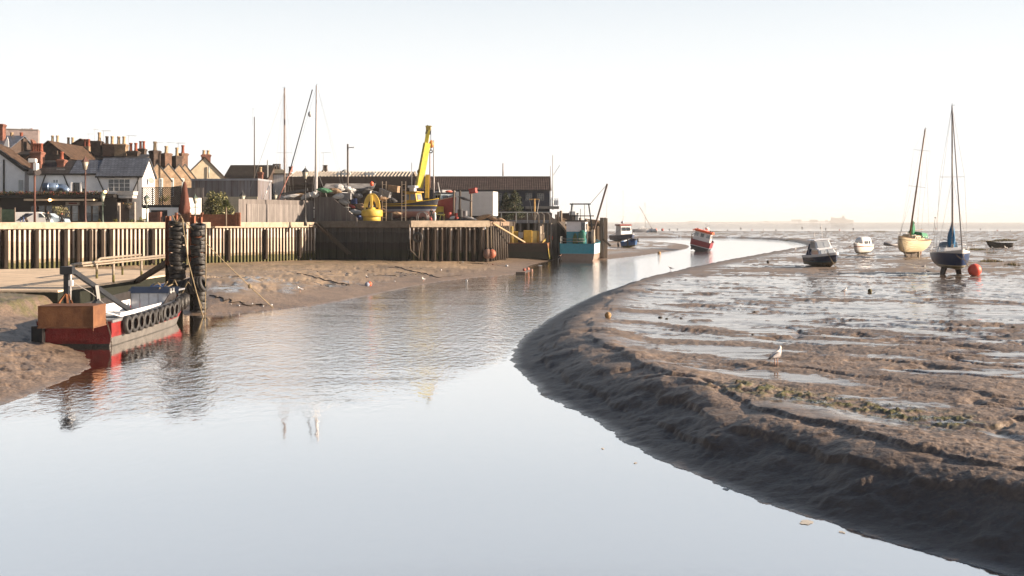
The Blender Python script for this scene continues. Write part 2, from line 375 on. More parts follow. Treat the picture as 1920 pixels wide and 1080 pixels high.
# left bank hummocks and drainage lines
h+=(1-rightness)*smooth(-25.9,-27.3,px_)*smooth(47,62.0,py_)*smooth(68.5,65,py_)*np.maximum(0,1.58+.05*fbm(px_/.9,py_/.9,3)-h)
hum=.45*np.exp(-(((px_+22.5)/5.0)**2+((py_-78)/6.)**2))
rill=-.12*np.maximum(0,fbm(px_/9+5,py_/3.0,3)-.12)*2
bh=smooth(.10,.30,n3*.6+.4*fbm(px_/5,py_/5,2))*.16+.24*fbm(px_/2.8+2,py_/3.0,5)+.16*np.maximum(0,fbm(px_/.9+5,py_/1.0,3))
h+=left*(hum+rill*smooth(1,6,dp)+bh*smooth(2,8,dp)*smooth(150,60,py_))
h+=left*smooth(.3,1.5,dp)*smooth(64,50,py_)*(.13*fbm(px_/1.3+4,py_/1.5,5)+.05*np.abs(fbm(px_/.35,py_/.5,3))-.10*np.exp(-(fbm(px_/3.+8,py_/1.6,3)/.05)**2))
# slumped scarps along the cut bank
for d0,am,sd in ((1.1,.10,3.),(2.1,.13,17.),(3.2,.09,41.)):
    e=dp-(d0+.75*fbm(px_/3.2+sd,py_/4.5,4)); h+=rightness*am*(smooth(-.07,.07,e)-.22)*smooth(.55,1.3,dp)*smooth(6,3.5,dp)*smooth(-.25,.1,fbm(px_/4+sd,py_/5+sd,2))*smooth(110,60,py_)
# branching drainage runnels
rn1=np.exp(-(fbm(px_/5.5+60,py_/8.5+3,4)/.045)**2); rn2=np.exp(-(fbm(rx/7.+20,ry/3.2+11,4)/.05)**2)
h-=left*.13*rn1*smooth(1.2,5,dp)*smooth(170,70,py_)*smooth(60,40,dp)
h-=rightness*.13*rn2*smooth(1.0,4,dp)*smooth(140,60,py_)*smooth(-.2,.25,fbm(px_/12,py_/12,2)+.1)
h=np.where(d<0,-.9*(1-np.exp(d/1.6))-.02,h)
h*=1.0
fall=smooth(540,735,py_+25*fbm(px_/60,py_/60,2)); h=h*(1-fall)-.5*fall
# the quay hides everything landward of the wall: sink the mud there
WL=[(-64,78.2),(-48.5,101.0),(-25,135.6),(-10.7,112.7),(-2.7,114.0),(-.4,130.0)]
# attributes
alg=np.zeros(NP)
ax0,ay0=6.6,29.6; ax1,ay1=10.1,25.1
exx,eyy=ax1-ax0,ay1-ay0; LL=exx*exx+eyy*eyy
t=np.clip(((px_-ax0)*exx+(py_-ay0)*eyy)/LL,0,1); da=np.sqrt((px_-ax0-t*exx)**2+(py_-ay0-t*eyy)**2)
nA=fbm(px_/.45+11,py_/.45,4)
alg=np.maximum(alg,smooth(1.7,.2,da)*smooth(-.10,.20,nA+.2*fbm(px_/1.5,py_/1.2,3)))
t2=np.exp(-(((px_+30)/4.6)**2+((py_-59.0)/3.2)**2)); alg=np.maximum(alg,smooth(.2,.5,t2)*smooth(-.25,.08,nA)*left)
t3=smooth(.0,.3,fbm(px_/6+3,py_/4+8,3))*left*smooth(30,45,dp)*smooth(70,90,py_); alg=np.maximum(alg,.75*t3)
t4=smooth(.02,.3,fbm(px_/2+3,py_/3+8,3))*left*smooth(12,24,dp)*smooth(70,85,py_); alg=np.maximum(alg,.55*t4)
h+=np.maximum(0,alg)*(.05+.09*np.maximum(0,fbm(px_/.16,py_/.16,3)))*smooth(75,40,py_)
wet=np.clip(np.maximum(wet,.8*np.maximum(rn1*left*smooth(40,10,dp),rn2*rightness)*smooth(1.5,5,dp))*0+wet*(rightness*wetflat*.95+(1-rightness)*.95*smooth(.02,.2,fbm(px_/7+1,py_/9+4,3))*smooth(1.5,5,dp)*smooth(26,12,dp))+smooth(.5,0.02,dp)*.5*smooth(-.02,0,d),0,1)
wet_shade=np.clip(smooth(3.4,1.0,dp+.8*fbm(px_/1.5,py_/1.5,3))*rightness,0,1)  # right bank slope: wet mud, plus the slope's shade painted into the colour
dry=np.clip(left*smooth(1.0,9,dp),0,1)
me=bpy.data.meshes.new('mudflats'); nv=NP
me.vertices.add(nv); me.vertices.foreach_set('co',np.stack([px_,py_,h],1).astype(np.float32).ravel())
ii=np.arange(NR-1)[:,None]*NC+np.arange(NC-1)[None,:]
q=np.stack([ii,ii+1,ii+NC+1,ii+NC],-1).reshape(-1,4)
me.loops.add(q.size); me.loops.foreach_set('vertex_index',q.astype(np.int32).ravel())
me.polygons.add(len(q)); me.polygons.foreach_set('loop_start',(np.arange(len(q))*4).astype(np.int32)); me.polygons.foreach_set('loop_total',np.full(len(q),4,np.int32))
me.polygons.foreach_set('use_smooth',np.ones(len(q),bool))
for nm,arr in (('wet',wet),('alg',alg),('dry',dry),('wet_shade',wet_shade)):
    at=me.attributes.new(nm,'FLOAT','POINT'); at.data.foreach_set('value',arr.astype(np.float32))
me.update(); me.validate()
mud=bpy.data.objects.new('mudflats',me); COL.objects.link(mud); tag(mud,kind='structure')
HG=h.reshape(NR,NC)
def ground(x,y):
    r=np.interp(y,ys,np.arange(NR)); c=np.interp(x/y,tans,np.arange(NC))
    r0=int(min(r,NR-2)); c0=int(min(c,NC-2)); fr=r-r0; fc=c-c0
    return float((HG[r0,c0]*(1-fc)+HG[r0,c0+1]*fc)*(1-fr)+(HG[r0+1,c0]*(1-fc)+HG[r0+1,c0+1]*fc)*fr)
def ground_many(x,y):
    r=np.interp(y,ys,np.arange(NR)); c=np.interp(x/y,tans,np.arange(NC))
    r0=np.minimum(r,NR-2).astype(int); c0=np.minimum(c,NC-2).astype(int); fr=r-r0; fc=c-c0
    return (HG[r0,c0]*(1-fc)+HG[r0,c0+1]*fc)*(1-fr)+(HG[r0+1,c0]*(1-fc)+HG[r0+1,c0+1]*fc)*fr
def mudpt(px,py):
    """where the line of sight through (px,py) first meets mud or water"""
    k=(py-416.0)/F; Yw=H/k
    Y=np.linspace(max(9.0,Yw*.6),min(Yw,925.0),3000); z=H-k*Y; x=(px-960.0)/F*Y
    g=ground_many(x,Y); hit=np.nonzero(np.maximum(g,0)>=z-1e-6)[0]
    i=int(hit[0]) if len(hit) else len(Y)-1
    return float(x[i]),float(Y[i]),float(g[i])
def mud_material():
    m=bpy.data.materials.new('estuary_mud'); m.use_nodes=True; nt=m.node_tree; N=nt.nodes; L=nt.links; P=N['Principled BSDF']
    def at(nm):
        a=N.new('ShaderNodeAttribute'); a.attribute_name=nm; return a.outputs['Fac']
    def noise(sc,det=6,vec=None,ro=.6):
        z=N.new('ShaderNodeTexNoise'); z.inputs['Scale'].default_value=sc; z.inputs['Detail'].default_value=det; z.inputs['Roughness'].default_value=ro
        L.new(vec or geo.outputs['Position'],z.inputs['Vector']); return z.outputs['Fac']
    def mix(f,a,b):
        x=N.new('ShaderNodeMix'); x.data_type='RGBA'
        if isinstance(f,float): x.inputs[0].default_value=f
        else: L.new(f,x.inputs[0])
        for s_,v_ in ((6,a),(7,b)):
            if isinstance(v_,tuple): x.inputs[s_].default_value=(*v_,1)
            else: L.new(v_,x.inputs[s_])
        return x.outputs[2]
    def rng_(v,a,b,c=0.,d_=1.):
        x=N.new('ShaderNodeMapRange'); L.new(v,x.inputs[0]); x.inputs[1].default_value=a; x.inputs[2].default_value=b; x.inputs[3].default_value=c; x.inputs[4].default_value=d_; return x.outputs[0]
    def mul(a,b):
        x=N.new('ShaderNodeMath'); x.operation='MULTIPLY'; L.new(a,x.inputs[0]); L.new(b,x.inputs[1]) if not isinstance(b,float) else setattr(x.inputs[1],'default_value',b); return x.outputs[0]
    geo=N.new('ShaderNodeNewGeometry')
    na=noise(.9,8); nb=noise(9,5); nc=noise(.12,4)
    c=mix(rng_(na,.35,.68),(.085,.060,.045),(.19,.137,.097)); c=mix(mul(rng_(noise(.33,6),.48,.62),.7),c,(.055,.042,.035))
    c=mix(rng_(nb,.42,.7),c,(.25,.18,.13))
    dryc=mix(rng_(nb,.35,.66),(.27,.175,.10),(.47,.34,.205))
    dryc=mix(rng_(nc,.4,.65),dryc,(.20,.14,.085))
    dryc=mix(mul(rng_(noise(2.3,8,None,.7),.56,.66),.75),dryc,(.56,.45,.31)); dryc=mix(mul(rng_(noise(1.7,8,None,.7),.44,.36),.8),dryc,(.085,.06,.042))
    c=mix(mul(at('dry'),.9),c,dryc)
    algc=mix(rng_(nb,.35,.65),(.045,.047,.012),(.135,.125,.032))
    c=mix(at('alg'),c,algc)
    c=mix(mul(at('wet_shade'),.88),c,(.062,.045,.034))
    c=mix(mul(at('wet'),.6),c,(.050,.040,.036))
    # film of standing water, broken up by fine noise
    mp=N.new('ShaderNodeMapping'); mp.inputs['Scale'].default_value=(.5,2.2,1); mp.inputs['Rotation'].default_value=(0,0,R(25)); L.new(geo.outputs['Position'],mp.inputs[0])
    nw=noise(1.1,7,mp.outputs[0],.65)
    film=mul(at('wet'),rng_(nw,.36,.50,0.25,1.))
    L.new(c,P.inputs['Base Color'])
    L.new(rng_(film,.0,.8,.55,.07),P.inputs['Roughness']); P.inputs['Specular IOR Level'].default_value=.55
    bp=N.new('ShaderNodeBump'); bp.inputs['Distance'].default_value=.075
    L.new(rng_(film,0.,.75,.75,.05),bp.inputs['Strength'])
    hh=N.new('ShaderNodeMath'); hh.operation='MULTIPLY_ADD'; L.new(nb,hh.inputs[0]); hh.inputs[1].default_value=.5; L.new(noise(3.2,6),hh.inputs[2])
    L.new(hh.outputs[0],bp.inputs['Height']); L.new(bp.outputs[0],P.inputs['Normal'])
    return m
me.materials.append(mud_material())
# ------------------------------------------------------------------ water
def water_material():
    m=bpy.data.materials.new('tidal_water'); m.use_nodes=True; nt=m.node_tree; N=nt.nodes; L=nt.links; P=N['Principled BSDF']
    geo=N.new('ShaderNodeNewGeometry'); sx=N.new('ShaderNodeSeparateXYZ'); L.new(geo.outputs['Position'],sx.inputs[0])
    P.inputs['Base Color'].default_value=(.085,.062,.045,1); P.inputs['Roughness'].default_value=.5; P.inputs['Specular IOR Level'].default_value=.0
    def noise(sc,det,vec,ro=.55):
        z=N.new('ShaderNodeTexNoise'); z.inputs['Scale'].default_value=sc; z.inputs['Detail'].default_value=det; z.inputs['Roughness'].default_value=ro; L.new(vec,z.inputs['Vector']); return z.outputs['Fac']
    def M_(op,a,b=None,c=None):
        x=N.new('ShaderNodeMath'); x.operation=op
        for i,v in enumerate((a,b,c)):
            if v is None: continue
            if isinstance(v,(int,float)): x.inputs[i].default_value=v
            else: L.new(v,x.inputs[i])
        return x.outputs[0]
    # a breeze ruffles the middle reach; the near reach and the strip under the right bank lie calm
    mpb=N.new('ShaderNodeMapping'); mpb.inputs['Scale'].default_value=(.22,.10,1); L.new(geo.outputs['Position'],mpb.inputs[0])
    wob=M_('MULTIPLY_ADD',noise(1.0,4,mpb.outputs[0]),7.0,-3.5)
    edge=M_('ADD',M_('MULTIPLY_ADD',M_('MINIMUM',M_('EXPONENT',M_('MULTIPLY_ADD',sx.outputs['X'],.45,-.225)),1.15),19.5,29.5),wob)     # calm below this y
    mr=N.new('ShaderNodeMapRange'); mr.interpolation_type='SMOOTHSTEP'; L.new(M_('SUBTRACT',sx.outputs['Y'],edge),mr.inputs[0]); mr.inputs[1].default_value=-2.5; mr.inputs[2].default_value=6.0; mr.inputs[3].default_value=.03; mr.inputs[4].default_value=1.0
    mp=N.new('ShaderNodeMapping'); mp.inputs['Scale'].default_value=(1.7,1.0,1); L.new(geo.outputs['Position'],mp.inputs[0])
    rip=M_('MULTIPLY_ADD',noise(1.55,4,mp.outputs[0],.55),1.1,M_('MULTIPLY',noise(2.6,2,mp.outputs[0]),.3))
    lee=N.new('ShaderNodeMapRange'); lee.interpolation_type='SMOOTHSTEP'; L.new(M_('ADD',sx.outputs['X'],M_('MULTIPLY',wob,.3)),lee.inputs[0]); lee.inputs[1].default_value=-17; lee.inputs[2].default_value=-11.5; lee.inputs[3].default_value=.14; lee.inputs[4].default_value=1.0
    mpc=N.new('ShaderNodeMapping'); mpc.inputs['Scale'].default_value=(.16,.5,1); L.new(geo.outputs['Position'],mpc.inputs[0])
    pw=N.new('ShaderNodeMapRange'); L.new(noise(1.0,5,mpc.outputs[0],.6),pw.inputs[0]); pw.inputs[1].default_value=.38; pw.inputs[2].default_value=.62; pw.inputs[3].default_value=.6; pw.inputs[4].default_value=1.15; paws=pw.outputs[0]
    bp=N.new('ShaderNodeBump'); bp.inputs['Distance'].default_value=.10; L.new(M_('MULTIPLY',M_('MULTIPLY',mr.outputs[0],lee.outputs[0]),M_('MULTIPLY',paws,.55)),bp.inputs['Strength']); L.new(rip,bp.inputs['Height'])
    L.new(bp.outputs[0],P.inputs['Normal'])
    gl=N.new('ShaderNodeBsdfGlossy'); gl.inputs['Color'].default_value=(.97,.97,.97,1); gl.inputs['Roughness'].default_value=.03; L.new(bp.outputs[0],gl.inputs['Normal'])
    lw=N.new('ShaderNodeLayerWeight'); lw.inputs['Blend'].default_value=.5; L.new(bp.outputs[0],lw.inputs['Normal'])
    cr=N.new('ShaderNodeValToRGB'); L.new(lw.outputs['Facing'],cr.inputs[0])
    for i,(p,v) in enumerate(((0.0,.05),(.50,.32),(.70,.78),(.93,.97))):
        e=cr.color_ramp.elements[i] if i<2 else cr.color_ramp.elements.new(p)
        e.position=p; e.color=(v,v,v,1)
    # out on the open sea the choppy faces send back less of the low sky
    fs=N.new('ShaderNodeMapRange'); L.new(sx.outputs['Y'],fs.inputs[0]); fs.inputs[1].default_value=480; fs.inputs[2].default_value=900; fs.inputs[3].default_value=1.0; fs.inputs[4].default_value=.62
    ms=N.new('ShaderNodeMixShader'); L.new(M_('MULTIPLY',cr.outputs[0],fs.outputs[0]),ms.inputs[0]); L.new(P.outputs[0],ms.inputs[1]); L.new(gl.outputs[0],ms.inputs[2])
    L.new(ms.outputs[0],N['Material Output'].inputs['Surface'])
    return m
wb=MB()
wb.add([(-9000,-60,0),(9000,-60,0),(9000,30000,0),(-9000,30000,0)],[(0,1,2,3)])
wo=wb.build('water',water_material()); tag(wo,kind='structure')
# ------------------------------------------------------------------ quay ground and walls
QL=5.0; QR=5.55
def lerp2(a,b,t): return (a[0]+(b[0]-a[0])*t,a[1]+(b[1]-a[1])*t)
CONC=mat('worn_concrete',(.40,.325,.245),.85,.35,1.6,bump=.3)
gm=MB()
gl=[(-130,40),(-64.6,79),(-48.6,101.6),(-25.2,135.9)]
gm.add([(x,y,QL) for x,y in gl+[(-25.2,330),(-330,330),(-330,40)]],[tuple(range(7))])
gr=[(-25.2,136.0),(-12.6,132.9),(-3.6,136.8),(-1.0,150),(4.0,160),(8.5,170),(12,260),(12,330),(-25.2,330)]
nn=len(gr)
gm.add([(x,y,QR) for x,y in gr],[tuple(range(nn))])
gm.add([(-25.2,135.9,QL),(-25.2,330,QL),(-25.2,330,QR),(-25.2,135.9,QR)],[(0,1,2,3)])
go=gm.build('quay_ground',mat('quay_surface',(.16,.14,.12),.9,.3,.8)); tag(go,kind='structure')
PILE=mat('sheet_pile_worn',(.50,.40,.31),.75,.35,2.2,streak=1,bands=[(-1,(.09,.085,.025)),(1.55,(.24,.19,.12)),(1.85,(.46,.375,.30)),(3.6,(.57,.49,.42))],bandnoise=.5)
PILED=mat('sheet_pile_rust_shade',(.10,.055,.035),.85,.5,2,streak=1,bump=.3,bands=[(-1,(.03,.03,.012)),(1.7,(.075,.042,.028)),(3.2,(.16,.098,.068))],bandnoise=.6)  # recessed pans: rust, with the shade of the recess painted in
PILEG=mat('sheet_pile_grey_shade',(.17,.16,.155),.8,.4,2,streak=1,bump=.3,bands=[(-1,(.014,.016,.008)),(2.0,(.017,.015,.014)),(2.9,(.040,.037,.037)),(4.2,(.065,.060,.060))],bandnoise=.6)  # return wall piling: its shade is put into these dark greys
POSTD=mat('dark_quay_post',(.035,.025,.019),.85,.5,4,bump=.5,streak=1,spec=.15)
def pile_wall(a,b,top,bot,pitch,depth,root,m0,m1,nmx,fr=.30):
    """trapezoidal steel sheet piling from a to b, outward normal nmx; flanges take m0, pans m1"""
    a=Vector((*a,0)); b=Vector((*b,0)); L=(b-a).length; d=(b-a)/L; nrm=Vector((*nmx,0)).normalized()
    mb=MB(); k=int(L/pitch)
    for i in range(k):
        s0=i*pitch; j=random.uniform(-.01,.01)
        pts=[(s0,0),(s0+pitch*(.5-fr/2-.08),0),(s0+pitch*(.5-fr/2),depth+j),(s0+pitch*(.5+fr/2),depth+j),(s0+pitch*(.5+fr/2+.08),0),(s0+pitch,0)]
        P=[a+d*u+nrm*v for u,v in pts]
        for q in range(5):
            p0,p1=P[q],P[q+1]
            mb.add([(p0.x,p0.y,bot),(p1.x,p1.y,bot),(p1.x,p1.y,top),(p0.x,p0.y,top)],[(0,1,2,3)],0 if q in (2,) else 1)
    return mb.build('sheet_piling',[m0,m1],root,fix=False)
def cap_part(a,b,w0,w1,z0,z1,root,m,nmx,name='cap_beam'):
    a=Vector((*a,0)); b=Vector((*b,0)); nrm=Vector((*nmx,0)).normalized()
    P=[a+nrm*w1,b+nrm*w1,b-nrm*w0,a-nrm*w0]
    return MB().ext([(p.x,p.y,z0) for p in P],(0,0,z1-z0)).build(name,m,root,bevel=.04)
def on_wall(a,b,px):
    """point of segment a-b seen at photograph column px"""
    k=(px-960)/F; dx,dy=b[0]-a[0],b[1]-a[1]
    t=(k*a[1]-a[0])/(dx-k*dy); return (a[0]+dx*t,a[1]+dy*t)
def fender_post(mb_or_none,p,nrm,w,dp,z0,z1,root,m,off=.45,ang=None):
    n_=Vector((*nrm,0)).normalized(); c=Vector((*p,0))+n_*off
    ang=math.atan2(n_.y,n_.x)+math.pi/2 if ang is None else ang
    mb=MB(); mb.box((c.x,c.y,(z0+z1)/2),(w,dp,z1-z0),rz=ang)
    t=mb.v[4:8]
    return mb.build('fender_post',m,root,bevel=w*.3)
w1a,w1b=(-64.0,78.2),(-25.0,135.6); n1_=(34.6,-23.5)
W=thing('quay_wall','long sunlit sheet pile quay wall with pale concrete cap below the white pub','wall',(0,0,0))
pile_wall(w1a,w1b,4.82,0.6,.52,.34,W,PILE,PILED,n1_,.40)
cap_part(w1a,w1b,.35,.62,4.8,5.47,W,CONC,n1_)
for px in (3,61,115,139,162,184,200,279,422,492,555):
    p=on_wall(w1a,w1b,px); fender_post(None,p,n1_,.42,.42,1.0,4.72 if px<300 else 4.6,W,POSTD,.60)
w2b=(-12.6,132.5); n2_=(-3.1,-12.4)
W=thing('quay_wall','shaded dark grey return of the quay wall below the grey board fence','wall',(0,0,0))
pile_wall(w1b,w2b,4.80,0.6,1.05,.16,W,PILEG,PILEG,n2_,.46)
cap_part(w1b,w2b,.35,.5,4.78,5.62,W,mat('shaded_concrete_cap',(.15,.125,.10),.85,.4,1.6,bump=.3),n2_)  # darker copy of the cap concrete, shade put into its colour
w3b=(-3.3,136.5); n3_=(4.0,-9.3)
W=thing('quay_wall','timber faced quay wall with heavy dark posts below the boatyard','wall',(0,0,0))
pile_wall(w2b,w3b,4.85,-.3,.62,.36,W,PILE,PILED,n3_)
cap_part((w2b[0]-.15,w2b[1]),(w3b[0]+.2,w3b[1]),.35,.62,4.83,5.66,W,CONC,n3_)
for i,px in enumerate((786,797,810,824,838,853,869,884,897,908)):
    p=on_wall(w2b,w3b,px); fender_post(None,p,n3_,.40+.1*(i%3),.55,-.1,4.72-.12*(i%2),W,POSTD,.66,R(-9+5*(i%3)))
w4b=(-.75,151.0); n4_=(14.5,-2.5)
W=thing('quay_wall','dark timber planked end of the boatyard quay beside the yellow barge','wall',(0,0,0))
mb=MB()
a=Vector((*w3b,0)); b=Vector((*w4b,0))
for i in range(24):
    p=a+(b-a)*((i+.5)/24); mb.box((p.x+random.uniform(0,.1),p.y,2.5+random.uniform(-.1,.1)),(.25,.62,5.0),rz=R(-7))
mb.build('planking',DWOOD,W)
cap_part(w3b,w4b,.4,.4,4.95,5.55,W,mat('splintered_cap',(.24,.17,.12),.9,.5,3,bump=.6),n4_)
for i in range(9):
    p=a+(b-a)*((i+.5)/9); mb=MB(); mb.cyl((p.x+.45,p.y,.4),(p.x+.35,p.y,5.1+random.uniform(-.4,.5)),.2,.17,8); mb.build('fender_post',DWOOD,W)
W=thing('quay_wall','dark landing edge of the quay behind the yellow cabined barge','wall',(0,0,0))
mb=MB(); mb.add([(x,y,-1) for x,y in gr[3:8]]+[(x,y,QR) for x,y in gr[3:8]],[(i,i+1,i+6,i+5) for i in range(4)]); mb.build('planking',DWOOD,W)
# stair down the shaded wall
S=thing('quay_stair','dark timber stair slanting down the shaded quay wall','stair',(0,0,0))
nn2=Vector((*n2_,0)).normalized()
p0=Vector((*on_wall(w1b,w2b,600),5.35))+nn2*.75; p1=Vector((*on_wall(w1b,w2b,662),1.5))+nn2*.75
sw=DWOOD
MB().beam(p0,p1,.08,.28).build('stringer',sw,S); MB().beam(p0+nn2*.9,p1+nn2*.9,.08,.28).build('stringer',sw,S)
mb=MB()
for i in range(22):
    p=p0.lerp(p1,(i+.5)/22); mb.beam(p,p+nn2*.9,.22,.05)
mb.build('treads',sw,S)
# ------------------------------------------------------------------ slipway and its railing
sp=[(-70,62.0),(-26.4,62.0),(-26.1,81.5),(-27.2,86.0),(-38,92),(-60,82)]
sm_=MB().ext([(x,y,.35) for x,y in sp],(0,0,1.17))
so_=sm_.build('slipway',mat('slipway_concrete',(.46,.355,.245),.9,.3,.55,col2=(.30,.235,.14),bump=.4,bands=[(-1,(.007,.009,.003)),(1.40,(.64,.50,.36))],bandnoise=.08)); tag(so_,kind='structure')
for o_ in (so_,):
    pass
SLM=_MC['slipway_concrete']
PIPE=mat('railing_pipe',(.36,.31,.25),.55,.35,5,bands=[(1.3,(.16,.15,.05)),(2.0,(.26,.22,.15)),(2.25,(.32,.26,.20))],bandnoise=.3)
RL=thing('handrail','long pipe handrail along the slipway edge behind the red workboat','railing',(0,0,0))
mb=MB(); mb.tube([(-26.35,63.2,1.5),(-26.35,63.2,2.55),(-26.33,63.35,2.82),(-26.3,63.8,2.93),(-26.3,64.4,2.95),(-26.2,82,2.98)],.085,8); mb.build('rail',PIPE,RL)
for y in (70.3,75.6): MB().cyl((-26.27,y,1.5),(-26.27,y,2.93),.085,n=8).build('post',PIPE,RL)
MB().tube([(-26.2,64.5,2.80),(-26.12,82,2.83)],.06,6).build('rail',PIPE,RL)
RL2=thing('handrail','short curved pipe handrail on the far side of the slipway','railing',(0,0,0))
MB().tube([(-29.2,75,1.5),(-29.2,75,2.55),(-29.2,75.2,2.8),(-29.2,75.7,2.9),(-29.25,84,2.92)],.085,8).build('rail',PIPE,RL2)
MB().cyl((-29.22,80,1.5),(-29.22,80,2.9),.08,n=8).build('post',PIPE,RL2)
# ------------------------------------------------------------------ mooring dolphin and its tyres
D=thing('mooring_dolphin','rust brown steel mooring posts carrying two columns of old tyres','mooring post',(-20,64,0))
def dpost(x,y,z1,w=.2):
    mb=MB(); x-=-20; y-=64
    mb.box((x-w/2+.02,y,z1/2-.5),(.035,w*1.3,z1+1)); mb.box((x+w/2-.02,y,z1/2-.5),(.035,w*1.3,z1+1)); mb.box((x,y,z1/2-.5),(w-.07,.03,z1+1)); mb.build('post',DPOST,D)
DPOST=mat('dolphin_post_rust',(.2,.075,.04),.8,.5,3,bump=.3,bands=[(-2,(.03,.03,.012)),(1.6,(.05,.03,.02)),(3.0,(.24,.085,.045))],bandnoise=.7)
for x,y,z1,w in ((-20.72,64.3,5.85,.26),(-21.0,66.6,5.9,.22),(-19.3,64.5,5.85,.28),(-19.42,66.4,5.8,.24)): dpost(x,y,z1,w)
mb=MB(); mb.cyl((.0,0,-.8),(.0,0,5.0),.24,n=10); mb.build('post',DPOST,D)
mb=MB(); mb.cyl((1.25,-.2,-.8),(1.25,-.2,5.2),.24,n=10); mb.build('post',DPOST,D)
MB().beam((-.6,.5,3.2),(-6.2,10.5,1.35),.30,.30).build('brace',DWOOD,D)
MB().beam((-.5,-.1,2.75),(1.3,-.3,2.9),.16).build('crossbar',DWOOD,D); MB().beam((-.5,.2,3.35),(1.3,.1,3.5),.16).build('crossbar',DWOOD,D)
def tyre_mesh(Ro,w,hole=.56,n=26):
    mb=MB(); pr=[]
    ri=Ro*hole
    prof=[(ri,-w*.36),(ri+.02,-w*.46),(Ro*.80,-w*.5),(Ro*.93,-w*.44),(Ro*.985,-w*.36),(Ro*.955,-w*.22),(Ro,-w*.19),(Ro,-w*.03),(Ro*.965,-.0),(Ro,w*.03),(Ro,w*.19),(Ro*.955,w*.22),(Ro*.985,w*.36),(Ro*.93,w*.44),(Ro*.80,w*.5),(ri+.02,w*.46),(ri,w*.36),(ri+.015,w*.3),(Ro*.88,w*.25),(Ro*.88,-w*.25),(ri+.015,-w*.3),(ri,-w*.36)]
    vs=[];fs=[]
    for i in range(n):
        a=2*math.pi*i/n
        for r,z in prof[:-1]: vs.append((r*math.cos(a),r*math.sin(a),z))
    K=len(prof)-1
    for i in range(n):
        for k in range(K): fs.append((i*K+k,((i+1)%n)*K+k,((i+1)%n)*K+(k+1)%K,i*K+(k+1)%K))
    mb.add(vs,fs,0,True); return mb
TYM=tyre_mesh(.50,.30).build('tyre',RUBBER)
_first=[True]
def tyre(loc,rot,sc,label,group):
    if _first[0]: o=TYM; _first[0]=False
    else: o=TYM.copy(); COL.objects.link(o)
    o.location=loc; o.rotation_euler=rot; o.scale=sc; return tag(o,label,'tyre',group)
z=5.50; i=0
while z>1.75:
    th=random.uniform(.23,.31)
    rr=random.uniform(.93,1.06); wob=random.uniform(-.05,.05)
    tyre((-19.98+wob+ (5.5-z)*-.015,63.75+random.uniform(-.06,.06),z-th/2),(random.uniform(-.16,.16)+.06,random.uniform(-.2,.2),random.uniform(0,6)),(rr,rr,th/.30*.98),f'{NUM[i]} black tyre from the top of the left tyre column on the mooring posts','tyres stacked on the mooring posts')
    z-=th*.96; i+=1
z=5.36; i=0
while z>2.55:
    th=random.uniform(.22,.30); rr=random.uniform(.83,.96)
    tyre((-18.75+random.uniform(-.05,.05),63.8+random.uniform(-.06,.06),z-th/2),(random.uniform(-.18,.18),random.uniform(-.25,.25),random.uniform(0,6)),(rr,rr,th/.30*.98),f'{NUM[i]} black tyre from the top of the right tyre column on the mooring posts','tyres stacked on the mooring posts')
    z-=th*.96; i+=1
z=1.35; i=0
while z>.2:
    th=.28
    tyre((-18.72+random.uniform(-.06,.06),63.9,z-th/2),(random.uniform(-.25,.25),random.uniform(-.25,.25),random.uniform(0,6)),(.85,.85,.95),f'{NUM[i]} muddy tyre down the foot of the right mooring post','tyres stacked on the mooring posts')
    z-=th; i+=1
for i in range(9):
    t=i/8
    tyre((-19.62+1.35*t,63.15-.1*t,1.62+.12*math.sin(math.pi*(t-.2))+.35*max(0,t-.6)),(0,R(90)-t*.5+.15,random.uniform(-.1,.1)),(.98,.98,.55),f'{NUM[i]} grey tyre from the left in the row slung sideways between the mooring posts','tyres slung between the mooring posts')
# ------------------------------------------------------------------ ropes of the dolphin
def rope(name,label,pts,r=.03,cat='rope',m=None,sag=0.0,knots=()):
    P=[]
    for (a,b) in zip(pts[:-1],pts[1:]):
        a=Vector(a);b=Vector(b)
        for k in range(9):
            t=k/9; p=a.lerp(b,t); p.z-=sag*4*t*(1-t); P.append(p)
    P.append(Vector(pts[-1]))
    mb=MB(); mb.tube(P,r,6)
    for kp in knots: mb.sph(kp,r*4.5,8,6,sc=(1,1,1.3))
    return tag(mb.build(name,m or ROPE),label,cat)
x,y,zz=mudpt(512,577)
k1=Vector((-19.3,63.1,5.5)).lerp(Vector((x,y,zz)),.72)
rope('mooring_rope','long mooring rope running from the tyre posts down to the muddy shore',[(-19.3,63.1,5.5),(x,y,zz)],.026,sag=.12,knots=[(k1.x,k1.y,k1.z-.09)])
rope('mooring_rope','rope hanging slack from the left tyre column into the water',[(-19.5,63.1,5.6),(-19.1,62.9,3.2),(-18.2,62.2,.6),(-17.9,61.9,-.1)],.035)
rope('mooring_rope','thin rope hanging straight down beside the right tyre column',[(-18.2,63.4,5.3),(-18.17,63.3,2.5),(-18.2,63.2,-.1)],.03)
rope('mooring_rope','frayed rope knotted around the top of the left tyre column',[(-20.2,63.4,5.9),(-19.9,63.15,5.45),(-19.6,63.1,5.85),(-19.45,63.2,5.5),(-19.9,63.1,5.4)],.035)
rope('mooring_rope','rope looped around the sideways tyres between the mooring posts',[(-20.3,63.1,1.5),(-19.8,62.6,2.1),(-19.4,62.6,1.2),(-19.0,62.5,2.0),(-18.6,62.8,1.4),(-18.3,63.0,.4)],.03)
